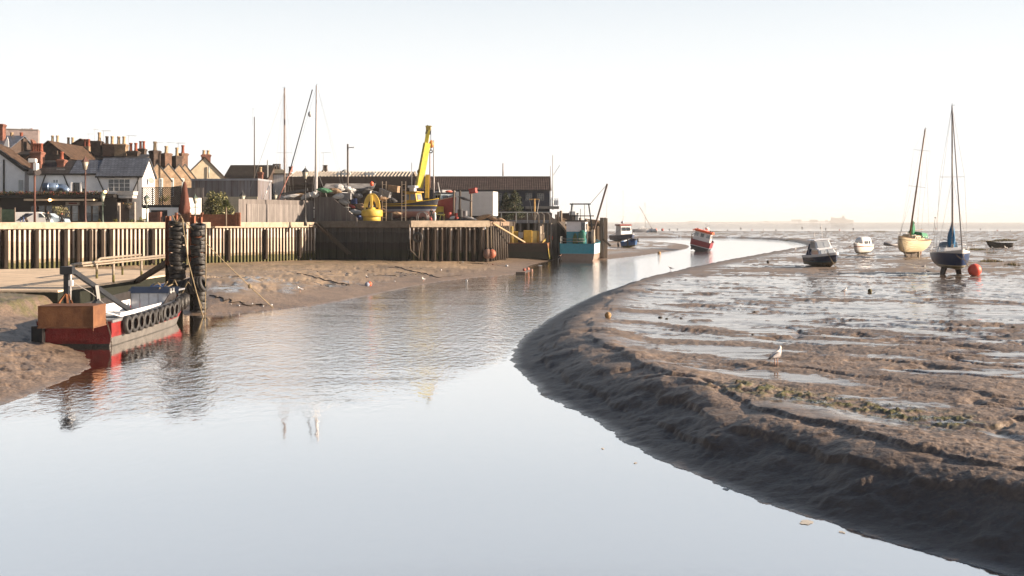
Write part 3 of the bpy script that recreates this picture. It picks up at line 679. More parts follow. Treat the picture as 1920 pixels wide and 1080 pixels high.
def mudline(name,label,pp,r=.05,m=None,up=.03,cat='rope'):
    P=[]
    for (a,b) in zip(pp[:-1],pp[1:]):
        for k in range(8):
            t=k/8; x,y=a[0]+(b[0]-a[0])*t,a[1]+(b[1]-a[1])*t
            x,y,zz=mudpt(x,y); y+=random.uniform(-.5,.5); x+=random.uniform(-.15,.15); P.append((x,y,ground(x,y)+up))
    mb=MB(); mb.tube(P,r,6); return tag(mb.build(name,m or DWOOD),label,cat)
mudline('mooring_chain','dark chain lying across the mud from the mooring posts',[(392,555),(430,565),(470,572),(505,574)],.04,cat='chain')
mudline('mooring_chain','dark chain across the mud below the shaded quay wall',[(560,513),(600,522),(650,536),(655,532)],.04,cat='chain')
mudline('mooring_rope','rope lying along the mud towards the timber quay',[(740,500),(790,512),(820,520),(870,517)],.04)
# ------------------------------------------------------------------ red work boat
BX,BY=-19.25,46.9
B=thing('workboat','open red steel workboat with grey hold and tyres along its side','boat',(BX,BY,0),R(1.5))
hb=1.62; L_=13.0
def ring(t):
    # plan width, sheer, keel for the punt-like hull; t 0 stern 1 bow
    y=t*L_; wtop=hb*(1.0+.06*math.sin(math.pi*t)) if t<.72 else hb*(1.03-.38*((t-.72)/.28)**2)
    wbot=wtop-.16-(0.55*max(0,(t-.7)/.3)**1.5); zs=1.12+.48*max(0,t-.25)**1.6; zk=-.5+.75*max(0,(t-.75)/.25)**1.8
    return y,wtop,wbot,zs,zk
HULLM=mat('workboat_red_hull',(.5,.5,.5),.55,.35,2.5,bump=.25,bands=[(-1,(.06,.055,.05)),(.02,(.135,.125,.115)),(.40,(.20,.012,.011)),(3.0,(.20,.012,.011))],bandnoise=.06)
HULLT=mat('workboat_red_transom_shaded',(.5,.5,.5),.55,.35,2.5,bump=.25,bands=[(-1,(.02,.018,.018)),(.12,(.115,.006,.007)),(3.0,(.115,.006,.007))],bandnoise=.06)  # same red as the sides, darkened to paint in the stern's shade
rings=[]
for i in range(15):
    y,wt,wb_,zs,zk=ring(i/14)
    rings.append([(-wt,y,zs),(-wt-.02,y,zs*.55),(-wb_,y,zk+.12),(-wb_*.6,y,zk),(wb_*.6,y,zk),(wb_,y,zk+.12),(wt+.02,y,zs*.55),(wt,y,zs)])
mb=MB(); mb.loft(rings,smooth=False,cap=(False,True)); mb.build('hull',HULLM,B)
y,wt,wb_,zs,zk=ring(0); r0=rings[0]
MB().ext([(p[0],-.02,p[2]) for p in r0],(0,.05,0)).build('transom',HULLT,B)
for sd_,nm in ((-1,'gunwale'),(1,'gunwale')):
    mb=MB(); pts=[]
    for i in range(15):
        y,wt,wb_,zs,zk=ring(i/14); pts.append((y,wt,zs))
    rg=[[(sd_*(wt+.05),y,zs-.07),(sd_*(wt+.05),y,zs+.05),(sd_*(wt-.22),y,zs+.05),(sd_*(wt-.22),y,zs-.07)] for y,wt,zs in pts]
    mb.loft(rg,closed=True,smooth=False); mb.build(nm,mat('workboat_side_deck',(.17,.17,.18),.6,.4,3),B)
# hold coaming (dark) and liner (grey panels)
COAM=mat('dark_coaming',(.035,.03,.03),.6,.5,3); NAVY=mat('navy_paint',(.018,.028,.055),.5,.3,3); PANEL=mat('grey_hold_panel',(.74,.75,.78),.6,.25,2)
for sd_ in (-1,1):
    rg=[]
    i0=4 if sd_<0 else 9
    for i in range(i0,13):
        y,wt,wb_,zs,zk=ring(i/14); x=sd_*(wt-.27) ; u=min(1,(i-i0)/1.0)
        rg.append([(x,y,zs-.1),(x,y,zs+.04+.36*u),(x-sd_*.05,y,zs+.04+.36*u),(x-sd_*.05,y,zs-.1)])
    MB().loft(rg,closed=True,smooth=False).build('coaming',COAM,B)
    MB().b2(sd_*(hb-.42),sd_*(hb-.36),2.2,11.1,.05,1.3).build('hold_side_panel',PANEL,B)
yb=11.2
mb=MB()
for k in range(5):
    x0=-1.2+k*.49; mb.b2(x0,x0+.46,yb,yb+.06,.05,1.66)
mb.build('hold_end_panel',PANEL,B)
MB().ext([(-1.4,yb-.12,1.62),(1.36,yb-.12,1.62),(1.30,yb+.4,1.93),(-1.30,yb+.4,1.93)],(0,.06,.02)).build('bow_coaming',NAVY,B)
MB().b2(-1.25,1.25,yb+.35,L_-.1,1.72,1.8).build('foredeck',mat('workboat_foredeck',(.22,.23,.25),.7,.4,3),B)
MB().b2(-1.15,1.15,2.0,11.2,-.0,.06).build('hold_floor',mat('hold_floor',(.2,.19,.18),.8,.4,2),B)
MB().b2(-1.55,1.55,.04,2.3,.98,1.07).build('stern_deck',mat('stern_deck',(.26,.27,.29),.6,.35,3),B)
mb=MB(); mb.b2(-.45,.95,3.1,5.3,.1,1.06); mb.build('engine_casing',mat('pale_grey_casing',(.46,.46,.47),.5,.2,2.5),B,bevel=.03)
MB().b2(-.55,1.05,3.0,5.5,1.06,1.12).build('casing_lid',mat('pale_lid',(.56,.56,.56),.5,.2,2.5),B)
mb=MB(); mb.b2(.0,.62,1.5,2.1,1.07,1.62); mb.build('winch_housing',mat('winch_grey',(.36,.37,.38),.5,.3,3),B,bevel=.03)
mb=MB(); mb.cyl((.16,1.46,1.38),(.16,1.5,1.38),.13,n=14); mb.build('dial',BLACK,B)
mb=MB(); mb.cyl((-.1,3.0,.95),(-.1,3.0,1.75),.11,n=10); mb.build('bollard',BLACK,B)
# stern derrick
DK=mat('derrick_steel',(.018,.020,.025),.45,.4,4)
mb=MB(); mb.beam((-.25,-.2,1.0),(-.25,-.2,3.25),.2); mb.build('derrick_post',DK,B)
mb=MB(); mb.box((-.22,-.2,3.38),(.55,.34,.34)); mb.build('derrick_head',DK,B,bevel=.02)
mb=MB(); mb.beam((-.05,-.15,3.38),(1.0,5.1,1.0),.16,.2); mb.build('derrick_boom',DK,B)
mb=MB(); mb.beam((.36,1.6,2.6),(.50,1.5,1.9),.17); mb.beam((.50,1.5,1.95),(.2,.3,1.2),.17); mb.build('derrick_strut',DK,B)
mb=MB(); mb.beam((-.05,-.6,1.95),(-.25,-.2,2.4),.09); mb.beam((-.45,-.6,1.95),(-.25,-.2,2.4),.09); mb.beam((-.0,-.2,1.9),(-.2,-.2,2.4),.06); mb.build('bracket',RUST,B)
mb=MB(); mb.b2(-.12,.04,-.35,-.2,2.7,2.95); mb.cyl((-.04,-.28,2.95),(-.04,-.28,3.2),.03); mb.cyl((-.04,-.28,2.1),(-.04,-.28,2.7),.015); mb.build('pulley_block',WHITE,B)
MB().tube([(-.4,-.2,3.1),(.3,1.2,2.3),(1.0,2.6,1.2)],.014,5).build('stay_wire',WIRE,B)
MB().tube([(.95,.1,1.62),(1.7,1.6,1.15)],.03,6).build('tie_bar',WHITE,B)
mb=MB(); mb.b2(-1.72,-1.25,-.35,.02,-.5,.95); mb.build('rudder_box',BLACK,B)
mb=MB(); mb.cyl((1.25,10.1,1.4),(1.25,10.1,1.95),.07); mb.cyl((1.25,10.6,1.4),(1.25,10.6,1.95),.07); mb.cyl((1.25,9.95,1.75),(1.25,10.75,1.75),.05); mb.build('mooring_bitts',STEEL,B)
mb=MB()
for i in range(6): mb.tube([(1.6+.03,7.9+.1*i,.42),(1.62,7.75+.1*i,.1)],.02,4)
mb.build('ladder_bars',STEEL,B)
M=Matrix.Rotation(R(1.5),4,'Z')
def bw(x,y,z): p=M@Vector((x,y,z)); return (p.x+BX,p.y+BY,p.z)
BOX=thing('steel_box','rusty brown steel box slung over the stern of the red workboat','steel box',(BX+.46,BY-1.3,1.02),R(1))
mb=MB(); mb.b2(-1.15,1.15,-.75,.75,.06,.92); mb.build('box_body',mat('box_rust',(.165,.072,.03),.8,.4,2.2,col2=(.10,.04,.018),bump=.2),BOX)
mb=MB(); mb.b2(-1.17,1.17,-.77,.77,0,.058); mb.b2(-1.16,1.16,-.76,.76,.921,.94); mb.b2(1.145,1.17,-.78,-.74,-.1,.92); mb.build('flange',mat('box_flange_rust',(.14,.06,.03),.8,.4,3),BOX)
def chain(name,label,pts,r=.05):
    mb=MB(); P=[]
    for a,b in zip(pts[:-1],pts[1:]):
        a=Vector(a);b=Vector(b); k=max(2,int((b-a).length/.11))
        for i in range(k): P.append((a.lerp(b,(i+.5)/k),(b-a).normalized()))
    for i,(p,t) in enumerate(P):
        q=t.to_track_quat('Z','Y').to_matrix() @ Matrix.Rotation(R(90)*(i%2),3,'Z') @ Matrix.Rotation(R(90),3,'X') @ Matrix.Diagonal((.6,1,1))
        mb.torus(p,r,.016,n=10,m=5,M=q)
    return tag(mb.build(name,mat('chain_steel',(.07,.05,.04),.7,.4,6)),label,'chain')
chain('chain','heavy dark chain hanging at the stern corner of the red workboat',[bw(1.2,-.6,1.75),bw(1.5,-.3,1.2),bw(1.62,-.12,.55),bw(1.66,-.05,-.1)])
rope('coiled_rope','tangled brown rope heaped on the bow of the red workboat',[bw(-.4,11.8,1.85),bw(.1,11.75,2.15),bw(.3,11.9,1.85),bw(.6,11.8,2.2),bw(.2,12.1,1.9),bw(.8,12,2.05),bw(.5,11.6,1.85),bw(-.1,11.5,1.5),bw(.3,11.45,1.9)],.035)
mb=MB(); o=MB(); 
tb=MB(); tb.loft([[( -.5,11.7,1.8),(-.3,11.75,1.98),(0,11.8,2.0),(.3,11.75,1.95),(.5,11.7,1.8)],[(-.55,12.1,1.81),(-.3,12.1,2.08),(0,12.15,2.02),(.35,12.1,2.1),(.55,12.1,1.81)],[(-.5,12.5,1.8),(-.3,12.5,1.95),(0,12.5,1.98),(.3,12.5,1.92),(.5,12.5,1.8)]])
for i,p in enumerate(tb.v): tb.v[i]=bw(*p)
tag(tb.build('tarpaulin',mat('blue_tarp',(.06,.11,.25),.6,.4,6)),'small crumpled blue tarpaulin lying on the bow of the red workboat','tarpaulin')
for i in range(14):
    t=.115+.062*i
    if i<10: y,wt,_,zs,_=ring(t); x=wt+.17; yaw=R(90)
    else:
        t=.115+.062*9+(i-9)*.062; y,wt,_,zs,_=ring(min(t,.995)); x=wt+.12; yaw=R(90)+R(12)*(i-9)
    zc=zs-.30+ (.10 if i>9 else 0)
    s=random.uniform(.78,.86)
    tyre(bw(x,y,zc),(R(90)+random.uniform(-.05,.05),random.uniform(-.06,.06),yaw+R(1.5)+random.uniform(-.12,.12)),(s,s,.85),f'{NUM[i]} fender tyre from the stern along the side of the red workboat','tyre fenders along the red workboat')
# ------------------------------------------------------------------ town behind the left quay
BRICK=brickmat('brown_brick',(.16,.075,.045),(.11,.055,.036),(.22,.18,.15))
BRICKY=brickmat('yellow_stock_brick',(.25,.165,.095),(.18,.115,.066),(.36,.3,.24))
BRICKR=brickmat('red_brick',(.17,.05,.03),(.12,.036,.024),(.3,.2,.16))
BRICKD=brickmat('sooty_brick',(.075,.046,.035),(.05,.034,.028),(.1,.085,.075))
POTR=mat('red_chimney_pot',(.24,.065,.035),.8,.35,4); POTB=mat('buff_chimney_pot',(.38,.27,.16),.8,.35,4); POTD=mat('dark_chimney_pot',(.09,.065,.05),.8,.35,4)
CREAM=mat('cream_render',(.55,.47,.34),.8,.25,1.2)
PUBW=mat('pub_white_render',(.76,.74,.73),.7,.14,1.1)
TUDOR=mat('black_timber_paint',(.02,.018,.017),.6,.4,4)
def slate(name,c,row=.24,rough=.35,k=.5):
    if name in _MC: return _MC[name]
    m=brickmat(name,c,tuple(x*.7 for x in c),tuple(x*.3 for x in c)); b=[n for n in m.node_tree.nodes if n.type=='TEX_BRICK'][0]
    b.inputs['Brick Width'].default_value=.42; b.inputs['Row Height'].default_value=row; b.inputs['Mortar Size'].default_value=.03
    m.node_tree.nodes['Principled BSDF'].inputs['Roughness'].default_value=rough; m.node_tree.nodes['Principled BSDF'].inputs['Specular IOR Level'].default_value=k
    return m
SLATE=slate('blue_slate',(.12,.135,.17)); SLATED=slate('dark_slate',(.05,.048,.05),.24,.6,.3); TILEB=slate('brown_tile',(.115,.070,.046),.2,.85,.2); TILED=slate('dark_brown_tile',(.045,.036,.030),.2,.8,.2)
def chimney(par,x,y,z0,z1,w,dpt,m,pots,potm=POTR,ph=.75,off=None,band=True):
    """brick stack with oversailing head and its pots, as children of par"""
    rt=par
    while rt.parent: rt=rt.parent
    if rt.type=='EMPTY' and rt.location.y>50 and abs(rt.rotation_euler.z)<.3:   # deeper in the plan, so farther along the line of sight
        x+=rt.location.x/rt.location.y*y
    mb=MB(); mb.b2(x-w/2,x+w/2,y-dpt/2,y+dpt/2,z0,z1-.42)
    if band:
        mb.b2(x-w/2-.06,x+w/2+.06,y-dpt/2-.06,y+dpt/2+.06,z1-.42,z1-.25); mb.b2(x-w/2-.12,x+w/2+.12,y-dpt/2-.12,y+dpt/2+.12,z1-.25,z1-.1); mb.frust(x-w/2-.05,x+w/2+.05,y-dpt/2-.05,y+dpt/2+.05,z1-.1,z1,.08,.08,.08)
    else: mb.b2(x-w/2,x+w/2,y-dpt/2,y+dpt/2,z1-.42,z1)
    o=mb.build('chimney',m,par)
    if isinstance(pots,int):
        pots=[((i+.5)/pots-.5)*w*.95 for i in range(pots)]
    for i,px in enumerate(pots):
        pm=potm[i] if isinstance(potm,(list,tuple)) else potm
        MB().lathe([(.24,z1-.02),(.29,z1+.06),(.235,z1+.12),(.205,z1+ph*.8),(.26,z1+ph*.86),(.25,z1+ph),(.17,z1+ph),(.17,z1+ph-.1)],(x+px,y,0),10).build('chimney_pot',pm,o)
    return o
def window(par,x0,x1,z0,z1,y,cols=2,rows=2,fm=WHITE,gm=GLASS,fw=.07,dep=.06,bars=True,axis='y'):
    """framed window on a wall plane y (normal -y) or x (axis 'x', normal +x)"""
    def bx(a,b,c,d,e,f):
        return (a,b,c,d,e,f) if axis=='y' else (y-d+y, y-c+y, a, b, e, f)
    mb=MB(); D0,D1=y-dep,y+.02
    def add(a,b,e,f,d0=D0,d1=D1): mb.b2(*bx(a,b,d0,d1,e,f))
    add(x0-fw,x1+fw,z1,z1+fw); add(x0-fw,x1+fw,z0-fw,z0); add(x0-fw,x0,z0,z1); add(x1,x1+fw,z0,z1)
    if bars:
        for i in range(1,cols): xx=x0+(x1-x0)*i/cols; add(xx-.025,xx+.025,z0,z1,D0+.012)
        for i in range(1,rows): zz=z0+(z1-z0)*i/rows; add(x0,x1,zz-.02,zz+.02,D0+.02)
    o=mb.build('window',fm,par)
    g=MB(); g.b2(*bx(x0,x1,y-.025,y+.02,z0,z1)); g.build('pane',gm,o); return o
def gable_prism(mb,x0,x1,y0,y1,z0,ze,zr,along='x',mi=0):
    """closed house body with gable; ridge along x or y"""
    if along=='x':
        ym=(y0+y1)/2; mb.ext([(x0,y0,z0),(x0,y1,z0),(x0,y1,ze),(x0,ym,zr),(x0,y0,ze)],(x1-x0,0,0),mi)
    else:
        xm=(x0+x1)/2; mb.ext([(x0,y0,z0),(x1,y0,z0),(x1,y0,ze),(xm,y0,zr),(x0,y0,ze)],(0,y1-y0,0),mi)
def roof_slabs(mb,x0,x1,y0,y1,ze,zr,along='x',ov=.25,th=.14,mi=0):
    if along=='x':
        ym=(y0+y1)/2; s=(zr-ze)/(ym-y0)
        for sg,ya in ((1,y0),(-1,y1)):
            ye=ya-sg*ov; z_=ze-s*ov
            mb.ext([(x0-ov,ye,z_),(x0-ov,ym,zr),(x0-ov,ym,zr+th*1.2),(x0-ov,ye,z_+th)],(x1-x0+2*ov,0,0),mi)
    else:
        xm=(x0+x1)/2; s=(zr-ze)/(xm-x0)
        for sg,xa in ((1,x0),(-1,x1)):
            xe=xa-sg*ov; z_=ze-s*ov
            mb.ext([(xe,y0-ov,z_),(xm,y0-ov,zr),(xm,y0-ov,zr+th*1.2),(xe,y0-ov,z_+th)],(0,y1-y0+2*ov,0),mi)
def aerial(par_or_none,label,x,y,z0,z1,s=1.0,rz=.3,elems=7):
    mb=MB(); mb.cyl((0,0,0),(0,0,z1-z0),.035*s,n=5)
    d=Vector((math.cos(rz),math.sin(rz),0)); n=Vector((-d.y,d.x,0))
    zt=z1-z0-.1
    mb.beam(Vector((0,0,zt))-d*.4*s,Vector((0,0,zt))+d*1.5*s,.045*s)
    for i in range(elems):
        c=Vector((0,0,zt))+d*(-.3+1.7*i/(elems-1))*s; mb.beam(c-n*.3*s+V(0,0,.06),c+n*.3*s-V(0,0,.06),.03*s)
    o=mb.build('television_aerial',WIRE); o.location=(x,y,z0); return tag(o,label,'aerial','aerials on the roofs')
# --- pub: local frame, x along the front, y away from the harbour, z from quay level
PY=130.0
def pubx(px): return X(px,PY)
PB=thing('pub','white pub with black timber braces, dark ground floor bar and slate roof','pub',(X(160,PY),PY-1.1,QL),R(0))
x_=lambda px:(px-160)/F*PY
z_=lambda py:H-(py-416)/F*PY-QL
xa,xm,xb=x_(48),x_(177),x_(263)
# upper storey bodies
mb=MB(); mb.ext([(xa,2,0),(xa,6.2,0),(xa,6.2,z_(326)),(xa,4.1,z_(300)),(xa,2,z_(326))],(xm-xa,0,0)); mb.build('wall',PUBW,PB)
mb=MB(); mb.ext([(xm,1.75,0),(xm,6.45,0),(xm,6.45,z_(330)),(xm,4.1,z_(296)),(xm,1.75,z_(330))],(xb-xm,0,0)); mb.build('gable_wall',PUBW,PB)
mb=MB()
def slope_roof(mb,x0,x1,ye,ze,yr,zr,th=.12):
    mb.ext([(x0,ye,ze),(x0,yr,zr),(x0,yr,zr+th),(x0,ye,ze+th)],(x1-x0,0,0))
slope_roof(mb,xa-.2,xm-.02,1.75,z_(327),4.1,z_(299.5)); slope_roof(mb,xa-.2,xm-.02,6.45,z_(327),4.1,z_(299.5)); o=mb.build('roof',SLATED,PB)
chimney(o,x_(76),3.1,z_(330),z_(282),.1*13.0*.95,1.1,BRICKR,4,POTR,1.0)
chimney(o,x_(122),3.3,z_(330),z_(297),.85,.85,BRICKR,1,POTR,.95)
for a_,b_,c_ in ((115,131,316),(65,89,318)):
    dx_=-.41*2.9; mb=MB(); mb.b2(x_(a_)+dx_,x_(b_)+dx_,2.5,3.9,z_(324),z_(c_)); mb.build('lead_flashing',WHITE,o)
mb=MB(); slope_roof(mb,xm-.02,xb+.16,1.4,z_(331.5),4.1,z_(295)); slope_roof(mb,xm-.02,xb+.16,6.8,z_(331.5),4.1,z_(295)); mb.build('roof',SLATE,PB)
mb=MB(); slope_roof(mb,x_(126),xm-.03,1.72,z_(327)+.13,4.08,z_(299.5)+.13,.03); mb.build('roof_slates',SLATE,PB)
mb=MB(); mb.b2(xa,xm,1.66,1.75,z_(328),z_(325)); mb.b2(xm,xb+.16,1.30,1.40,z_(333),z_(330)); mb.build('gutter',TUDOR,PB)
mb=MB()
for (pa,pb,y0) in ((80,68,1.94),(114,127,1.94),(179,193,1.69),(258,245,1.69)):
    mb=MB(); mb.beam((x_(pa),y0,z_(327 if pa<150 else 332)),(x_(pb),y0,z_(361)),.26,.08); mb.build('timber_brace',TUDOR,PB)
mb=MB(); mb.ext([(xb+.03,1.35,z_(332)),(xb+.03,4.1,z_(294.2)),(xb+.03,4.1,z_(296.6)),(xb+.03,1.6,z_(332)-.05)],(.12,0,0)); mb.ext([(xb+.03,6.8,z_(332)),(xb+.03,4.1,z_(294.2)),(xb+.03,4.1,z_(296.6)),(xb+.03,6.55,z_(332)-.05)],(.12,0,0)); mb.build('bargeboard',TUDOR,PB)
mb=MB(); mb.cyl((x_(255.5),1.62,z_(362)),(x_(255.5),1.62,z_(332)),.05,n=6); mb.build('downpipe',TUDOR,PB)
window(PB,x_(200),x_(240),z_(358),z_(336),1.75,4,3,WHITE,GLASS,.12,.1)
window(PB,x_(133),x_(147),z_(361),z_(343),2,3,4,TUDOR,GLASS,.06,.06); window(PB,x_(149),x_(155),z_(361),z_(353),2,1,1,WHITE,GLASS,.06)
window(PB,x_(94),x_(103),z_(361),z_(337),2,2,1,WHITE,CGLASS,.08)
MB().b2(x_(129),x_(132.5),1.4,2,z_(361),z_(342)).build('shutter',WHITE,PB); MB().b2(x_(147.5),x_(150),1.4,2,z_(361),z_(341)).build('shutter',WHITE,PB)
# kitchen extract duct
mb=MB(); mb.tube([(x_(82),1.1,z_(351)),(x_(108),1.1,z_(351))],.55,14); mb.tube([(x_(108),1.1,z_(351)),(x_(116),1.1,z_(351)),(x_(121),1.1,z_(352.5)),(x_(124.5),1.1,z_(356)),(x_(125.5),1.1,z_(361))],.42,14)
mb.lathe([(.58,0),(.62,.05),(.62,.15),(.58,.2)],n=14,M=Matrix.Translation((x_(91),1.1,z_(351)))@Matrix.Rotation(R(90),4,'Y')); mb.lathe([(.5,0),(.56,.05),(.5,.1)],n=14,M=Matrix.Translation((x_(108),1.1,z_(351)))@Matrix.Rotation(R(90),4,'Y'))
mb.build('extract_duct',mat('duct_steel',(.30,.40,.55),.28,.3,3,metal=.75),PB)
# single storey bar front with flower trough
bx0,bx1=x_(-60),x_(228)
mb=MB(); mb.b2(bx0,bx1,-1.2,2,z_(371),z_(364)); mb.b2(bx0,x_(228),-1.6,-1.2,z_(371),z_(366)); mb.build('fascia',TUDOR,PB)
mb=MB(); mb.b2(bx0,bx1,-.5,1.7,0,z_(371)-.01); mb.build('bar_wall',mat('dark_bar_front',(.018,.013,.012),.6,.4,2),PB)
mb=MB(); mb.b2(x_(67),x_(194),-2.1,-.6,z_(378)+.05,z_(376)+.12); mb.build('awning_case',mat('cream_awning',(.45,.36,.26),.7,.2,2),PB)
for i,pxw in enumerate((70,84,98,112,132,146,170,184)):
    window(PB,x_(pxw),x_(pxw+10.5),.6,z_(386),-.5,1,2,mat('dark_window_frame',(.06,.04,.03),.6,.3,4),GLASS if i in (4,) else CGLASS if i>4 else GLASS,.07,.06,True)
mb=MB(); mb.b2(x_(134),x_(160),-.62,-.5,z_(385),z_(379.5)); mb.b2(x_(168),x_(202),-.62,-.5,z_(386),z_(379)); mb.build('sign_board',mat('stone_sign',(.36,.31,.27),.7,.2,2),PB)
mb=MB(); mb.b2(x_(140),x_(155),-.66,-.62,z_(383),z_(380.5)); mb.build('sign_lettering',mat('dark_red_sign',(.14,.02,.02),.6,.2,6),PB)
mb=MB(); mb.b2(x_(0),x_(15),-1.5,-1.3,z_(381),z_(376)); mb.build('hanging_sign',mat('green_sign',(.08,.14,.06),.6,.3,6),PB)
mb=MB(); mb.b2(x_(212),x_(229),-.3,1.2,0,z_(379)); mb.b2(x_(250),x_(260),-.3,.2,0,z_(379)); mb.build('porch_wall',mat('porch_stone',(.33,.29,.26),.8,.4,4),PB)
mb=MB(); mb.ext([(x_(208.5),1.2,0),(x_(208.5),1.2,0)],(0,0,0)) if False else None
mb=MB(); mb.b2(x_(229),x_(259),-.55,1.0,z_(366),z_(360)); mb.b2(x_(231),x_(257),-.45,1.0,z_(372),z_(367)); mb.b2(x_(228),x_(260),-.65,1.05,z_(360),z_(359)); mb.build('porch_hood',mat('porch_white',(.55,.52,.49),.6,.3,4),PB)
mb=MB(); mb.b2(x_(229),x_(250),.6,.8,0,z_(372)); mb.build('porch_door',mat('dark_door',(.05,.035,.03),.6,.3,3),PB)
mb=MB(); mb.ext([(x_(208+12*i/12),-.4,0) for i in (0,12)]+[(x_(220),-.4,1.8),(x_(217),-.4,2.35),(x_(214),-.4,2.5),(x_(211),-.4,2.35),(x_(208),-.4,1.8)],(0,.06,0)); mb.build('menu_board',mat('green_menu_board',(.05,.11,.07),.5,.3,4),PB)
dish=lambda par,x,y,z,r,rz,m: MB().lathe([(r,0),(r*.75,-.07*r*3),(r*.35,-.13*r*3),(.001,-.15*r*3)],n=16,M=Matrix.Translation((x,y,z))@Matrix.Rotation(rz,4,'Z')@Matrix.Rotation(R(75),4,'X')).build('satellite_dish',m,par)
dish(PB,xb+.5,3.6,z_(337),.42,R(50),mat('dish_grey',(.25,.24,.23),.6,.3,5))
# warm lamps under the fascia
for px,py in ((116,376),(214,361)):
    tag(0 or MB().sph((0,0,0),.17,10,8).build('lantern_bulb',emat('warm_lamp_glow',(1.0,.55,.16),5.0),PB)).location=(x_(px),-2.25 if px<200 else -1.75,z_(py))
# flowers on the fascia
def leaf_cloud(n,fn,size,mats,name,parent=None,up=.3):
    """n small leaf faces at points given by fn(); several materials pick light and dark leaves"""
    mb=MB()
    for i in range(n):
        p,mi=fn(i); s=size*random.uniform(.6,1.35)
        a=Vector((random.gauss(0,1),random.gauss(0,1),random.gauss(0,1)+up)).normalized(); b=a.orthogonal().normalized(); b=Matrix.Rotation(random.uniform(0,6.28),3,a)@b; c=a.cross(b)
        p=Vector(p); mb.add([p-b*s*.5,p+c*s*.32,p+b*s*.6,p-c*s*.32],[(0,1,2,3)],mi)
    return mb.build(name,mats,parent,fix=False)
LEAFD=mat('dark_leaf',(.030,.040,.012),.6,.4,3); LEAFM=mat('mid_leaf',(.075,.090,.022),.6,.4,3); LEAFY=mat('yellow_leaf',(.20,.18,.04),.6,.4,3); FLR=mat('red_flower',(.35,.06,.05),.6,.4,3); FLO=mat('russet_flower',(.28,.12,.05),.6,.4,3)
def trough(i):
    return ((random.uniform(bx0,x_(214)),random.uniform(-1.75,-1.25),z_(366)+random.triangular(-.05,.45,.12)),random.choices((0,1,2,3),(6,2,2,1.5))[0])
tag(leaf_cloud(2600,trough,.16,[LEAFD,LEAFM,FLR,FLO],'flowers',PB))
# --- white gabled building on the far left
WB=thing('white_building','white rendered gable building with brown tiled roof left of the pub','building',(X(0,132.3),132.3,QL),R(0))
q=lambda px:px/F*133; qz=lambda py:H-(py-416)/F*133-QL
mb=MB(); mb.ext([(q(-160),0,0),(q(46),0,0),(q(46),0,qz(322)),(q(-10),0,qz(281)),(q(-60),0,qz(262)),(q(-160),0,qz(322))],(0,3.5,0)); mb.build('wall',PUBW,WB)
mb=MB(); mb.ext([(q(-60),-.35,qz(259)),(q(-10),-.35,qz(281)),(q(46),-.35,qz(322)),(q(50),-.35,qz(318)),(q(-8),-.35,qz(274)),(q(-58),-.35,qz(254))],(0,.4,0)); mb.build('bargeboard',TUDOR,WB)
mb=MB(); mb.ext([(q(-58),.05,qz(256)),(q(-8),.05,qz(277)),(q(50),.05,qz(321)),(q(50),.05,qz(318)),(q(-8),.05,qz(274)),(q(-58),.05,qz(253))],(0,3.6,0)); mb.build('roof',TILEB,WB)
window(WB,q(35),q(44),qz(361),qz(338),0,1,1,WHITE,CGLASS,.08); window(WB,q(-14),q(-2),qz(361),qz(338),0,2,2,WHITE,GLASS,.08)
mb=MB(); mb.cyl((q(8),-.12,qz(362)),(q(8),-.12,qz(300)),.1,n=8); mb.build('downpipe',TUDOR,WB)
# --- slate and brick houses behind, each a house of its own
def house(name,label,px0,px1,Y,ye,yr,along,body,roofm,depth=8,group=None,base=420):
    """house seen between photograph columns px0, px1 at distance Y; eave and ridge heights from rows ye, yr"""
    xc=(px0+px1)/2; s=Y/F; t=thing(name,label,'house',(X(xc,Y),Y,QL),0,group)
    hw=(px1-px0)/2*s; ze=Zp(ye,Y)-QL; zr=Zp(yr,Y)-QL
    mb=MB(); gable_prism(mb,-hw,hw,0,depth,0,ze,zr,along); mb.build('wall',body,t)
    mb=MB(); roof_slabs(mb,-hw,hw,0,depth,ze+.03,zr+.03,along); r=mb.build('roof',roofm,t)
    return t,r,(lambda px:(px-xc)*s),(lambda py:Zp(py,Y)-QL)
RENDG=mat('grey_roughcast',(.30,.24,.23),.9,.3,1.5)
FB_=thing('flat_block','tall grey roughcast wall block with a row of small pots behind the slate roofs','building',(X(30,190),190,QL),R(20))
s=190/F; mb=MB(); mb.b2(-40*s,38*s,0,4,0,Zp(243,190)-QL); mb.build('wall',RENDG,FB_)
MB().b2(-40.4*s,38.4*s,-.15,4.1,Zp(243,190)-QL,Zp(241.5,190)-QL).build('coping',mat('stone_coping',(.25,.22,.2),.8,.3,3),FB_)
for px in (39,43.5,47.5,51.5): MB().cyl(((px-30)*s,2,Zp(242,190)-QL),((px-30)*s,2,Zp(239,190)-QL),.14,n=8).build('chimney_pot',POTD,FB_)
MB().cyl(((55-30)*s,2,Zp(242,190)-QL),((55-30)*s,2,Zp(238.3,190)-QL),.17,n=8).build('chimney_pot',POTR,FB_)
h1,r1,fx,fz=house('slate_house','slate roofed house with white bargeboard at the far left edge',-60,16,150,279,252,'x',BRICKD,SLATE,9)
chimney(r1,fx(2),3,fz(275),fz(229),1.0,1.0,BRICKR,0)
MB().ext([(fx(8.2),-.4,fz(276)),(fx(16.5),-.4,fz(257)),(fx(18.6),-.4,fz(266)),(fx(19),-.4,fz(276))],(0,.1,0)).build('gable_board',WHITE,h1)
h2,r2,fx,fz=house('brick_house','dark brick house with stepped parapet and two chimney pots at far left',12,60,152,291,280,'x',BRICKD,SLATED,7)
chimney(r2,fx(33),2.5,fz(300),fz(257),28*152/F,1.2,BRICKD,[-.85,.55],[POTB,POTR],.85)
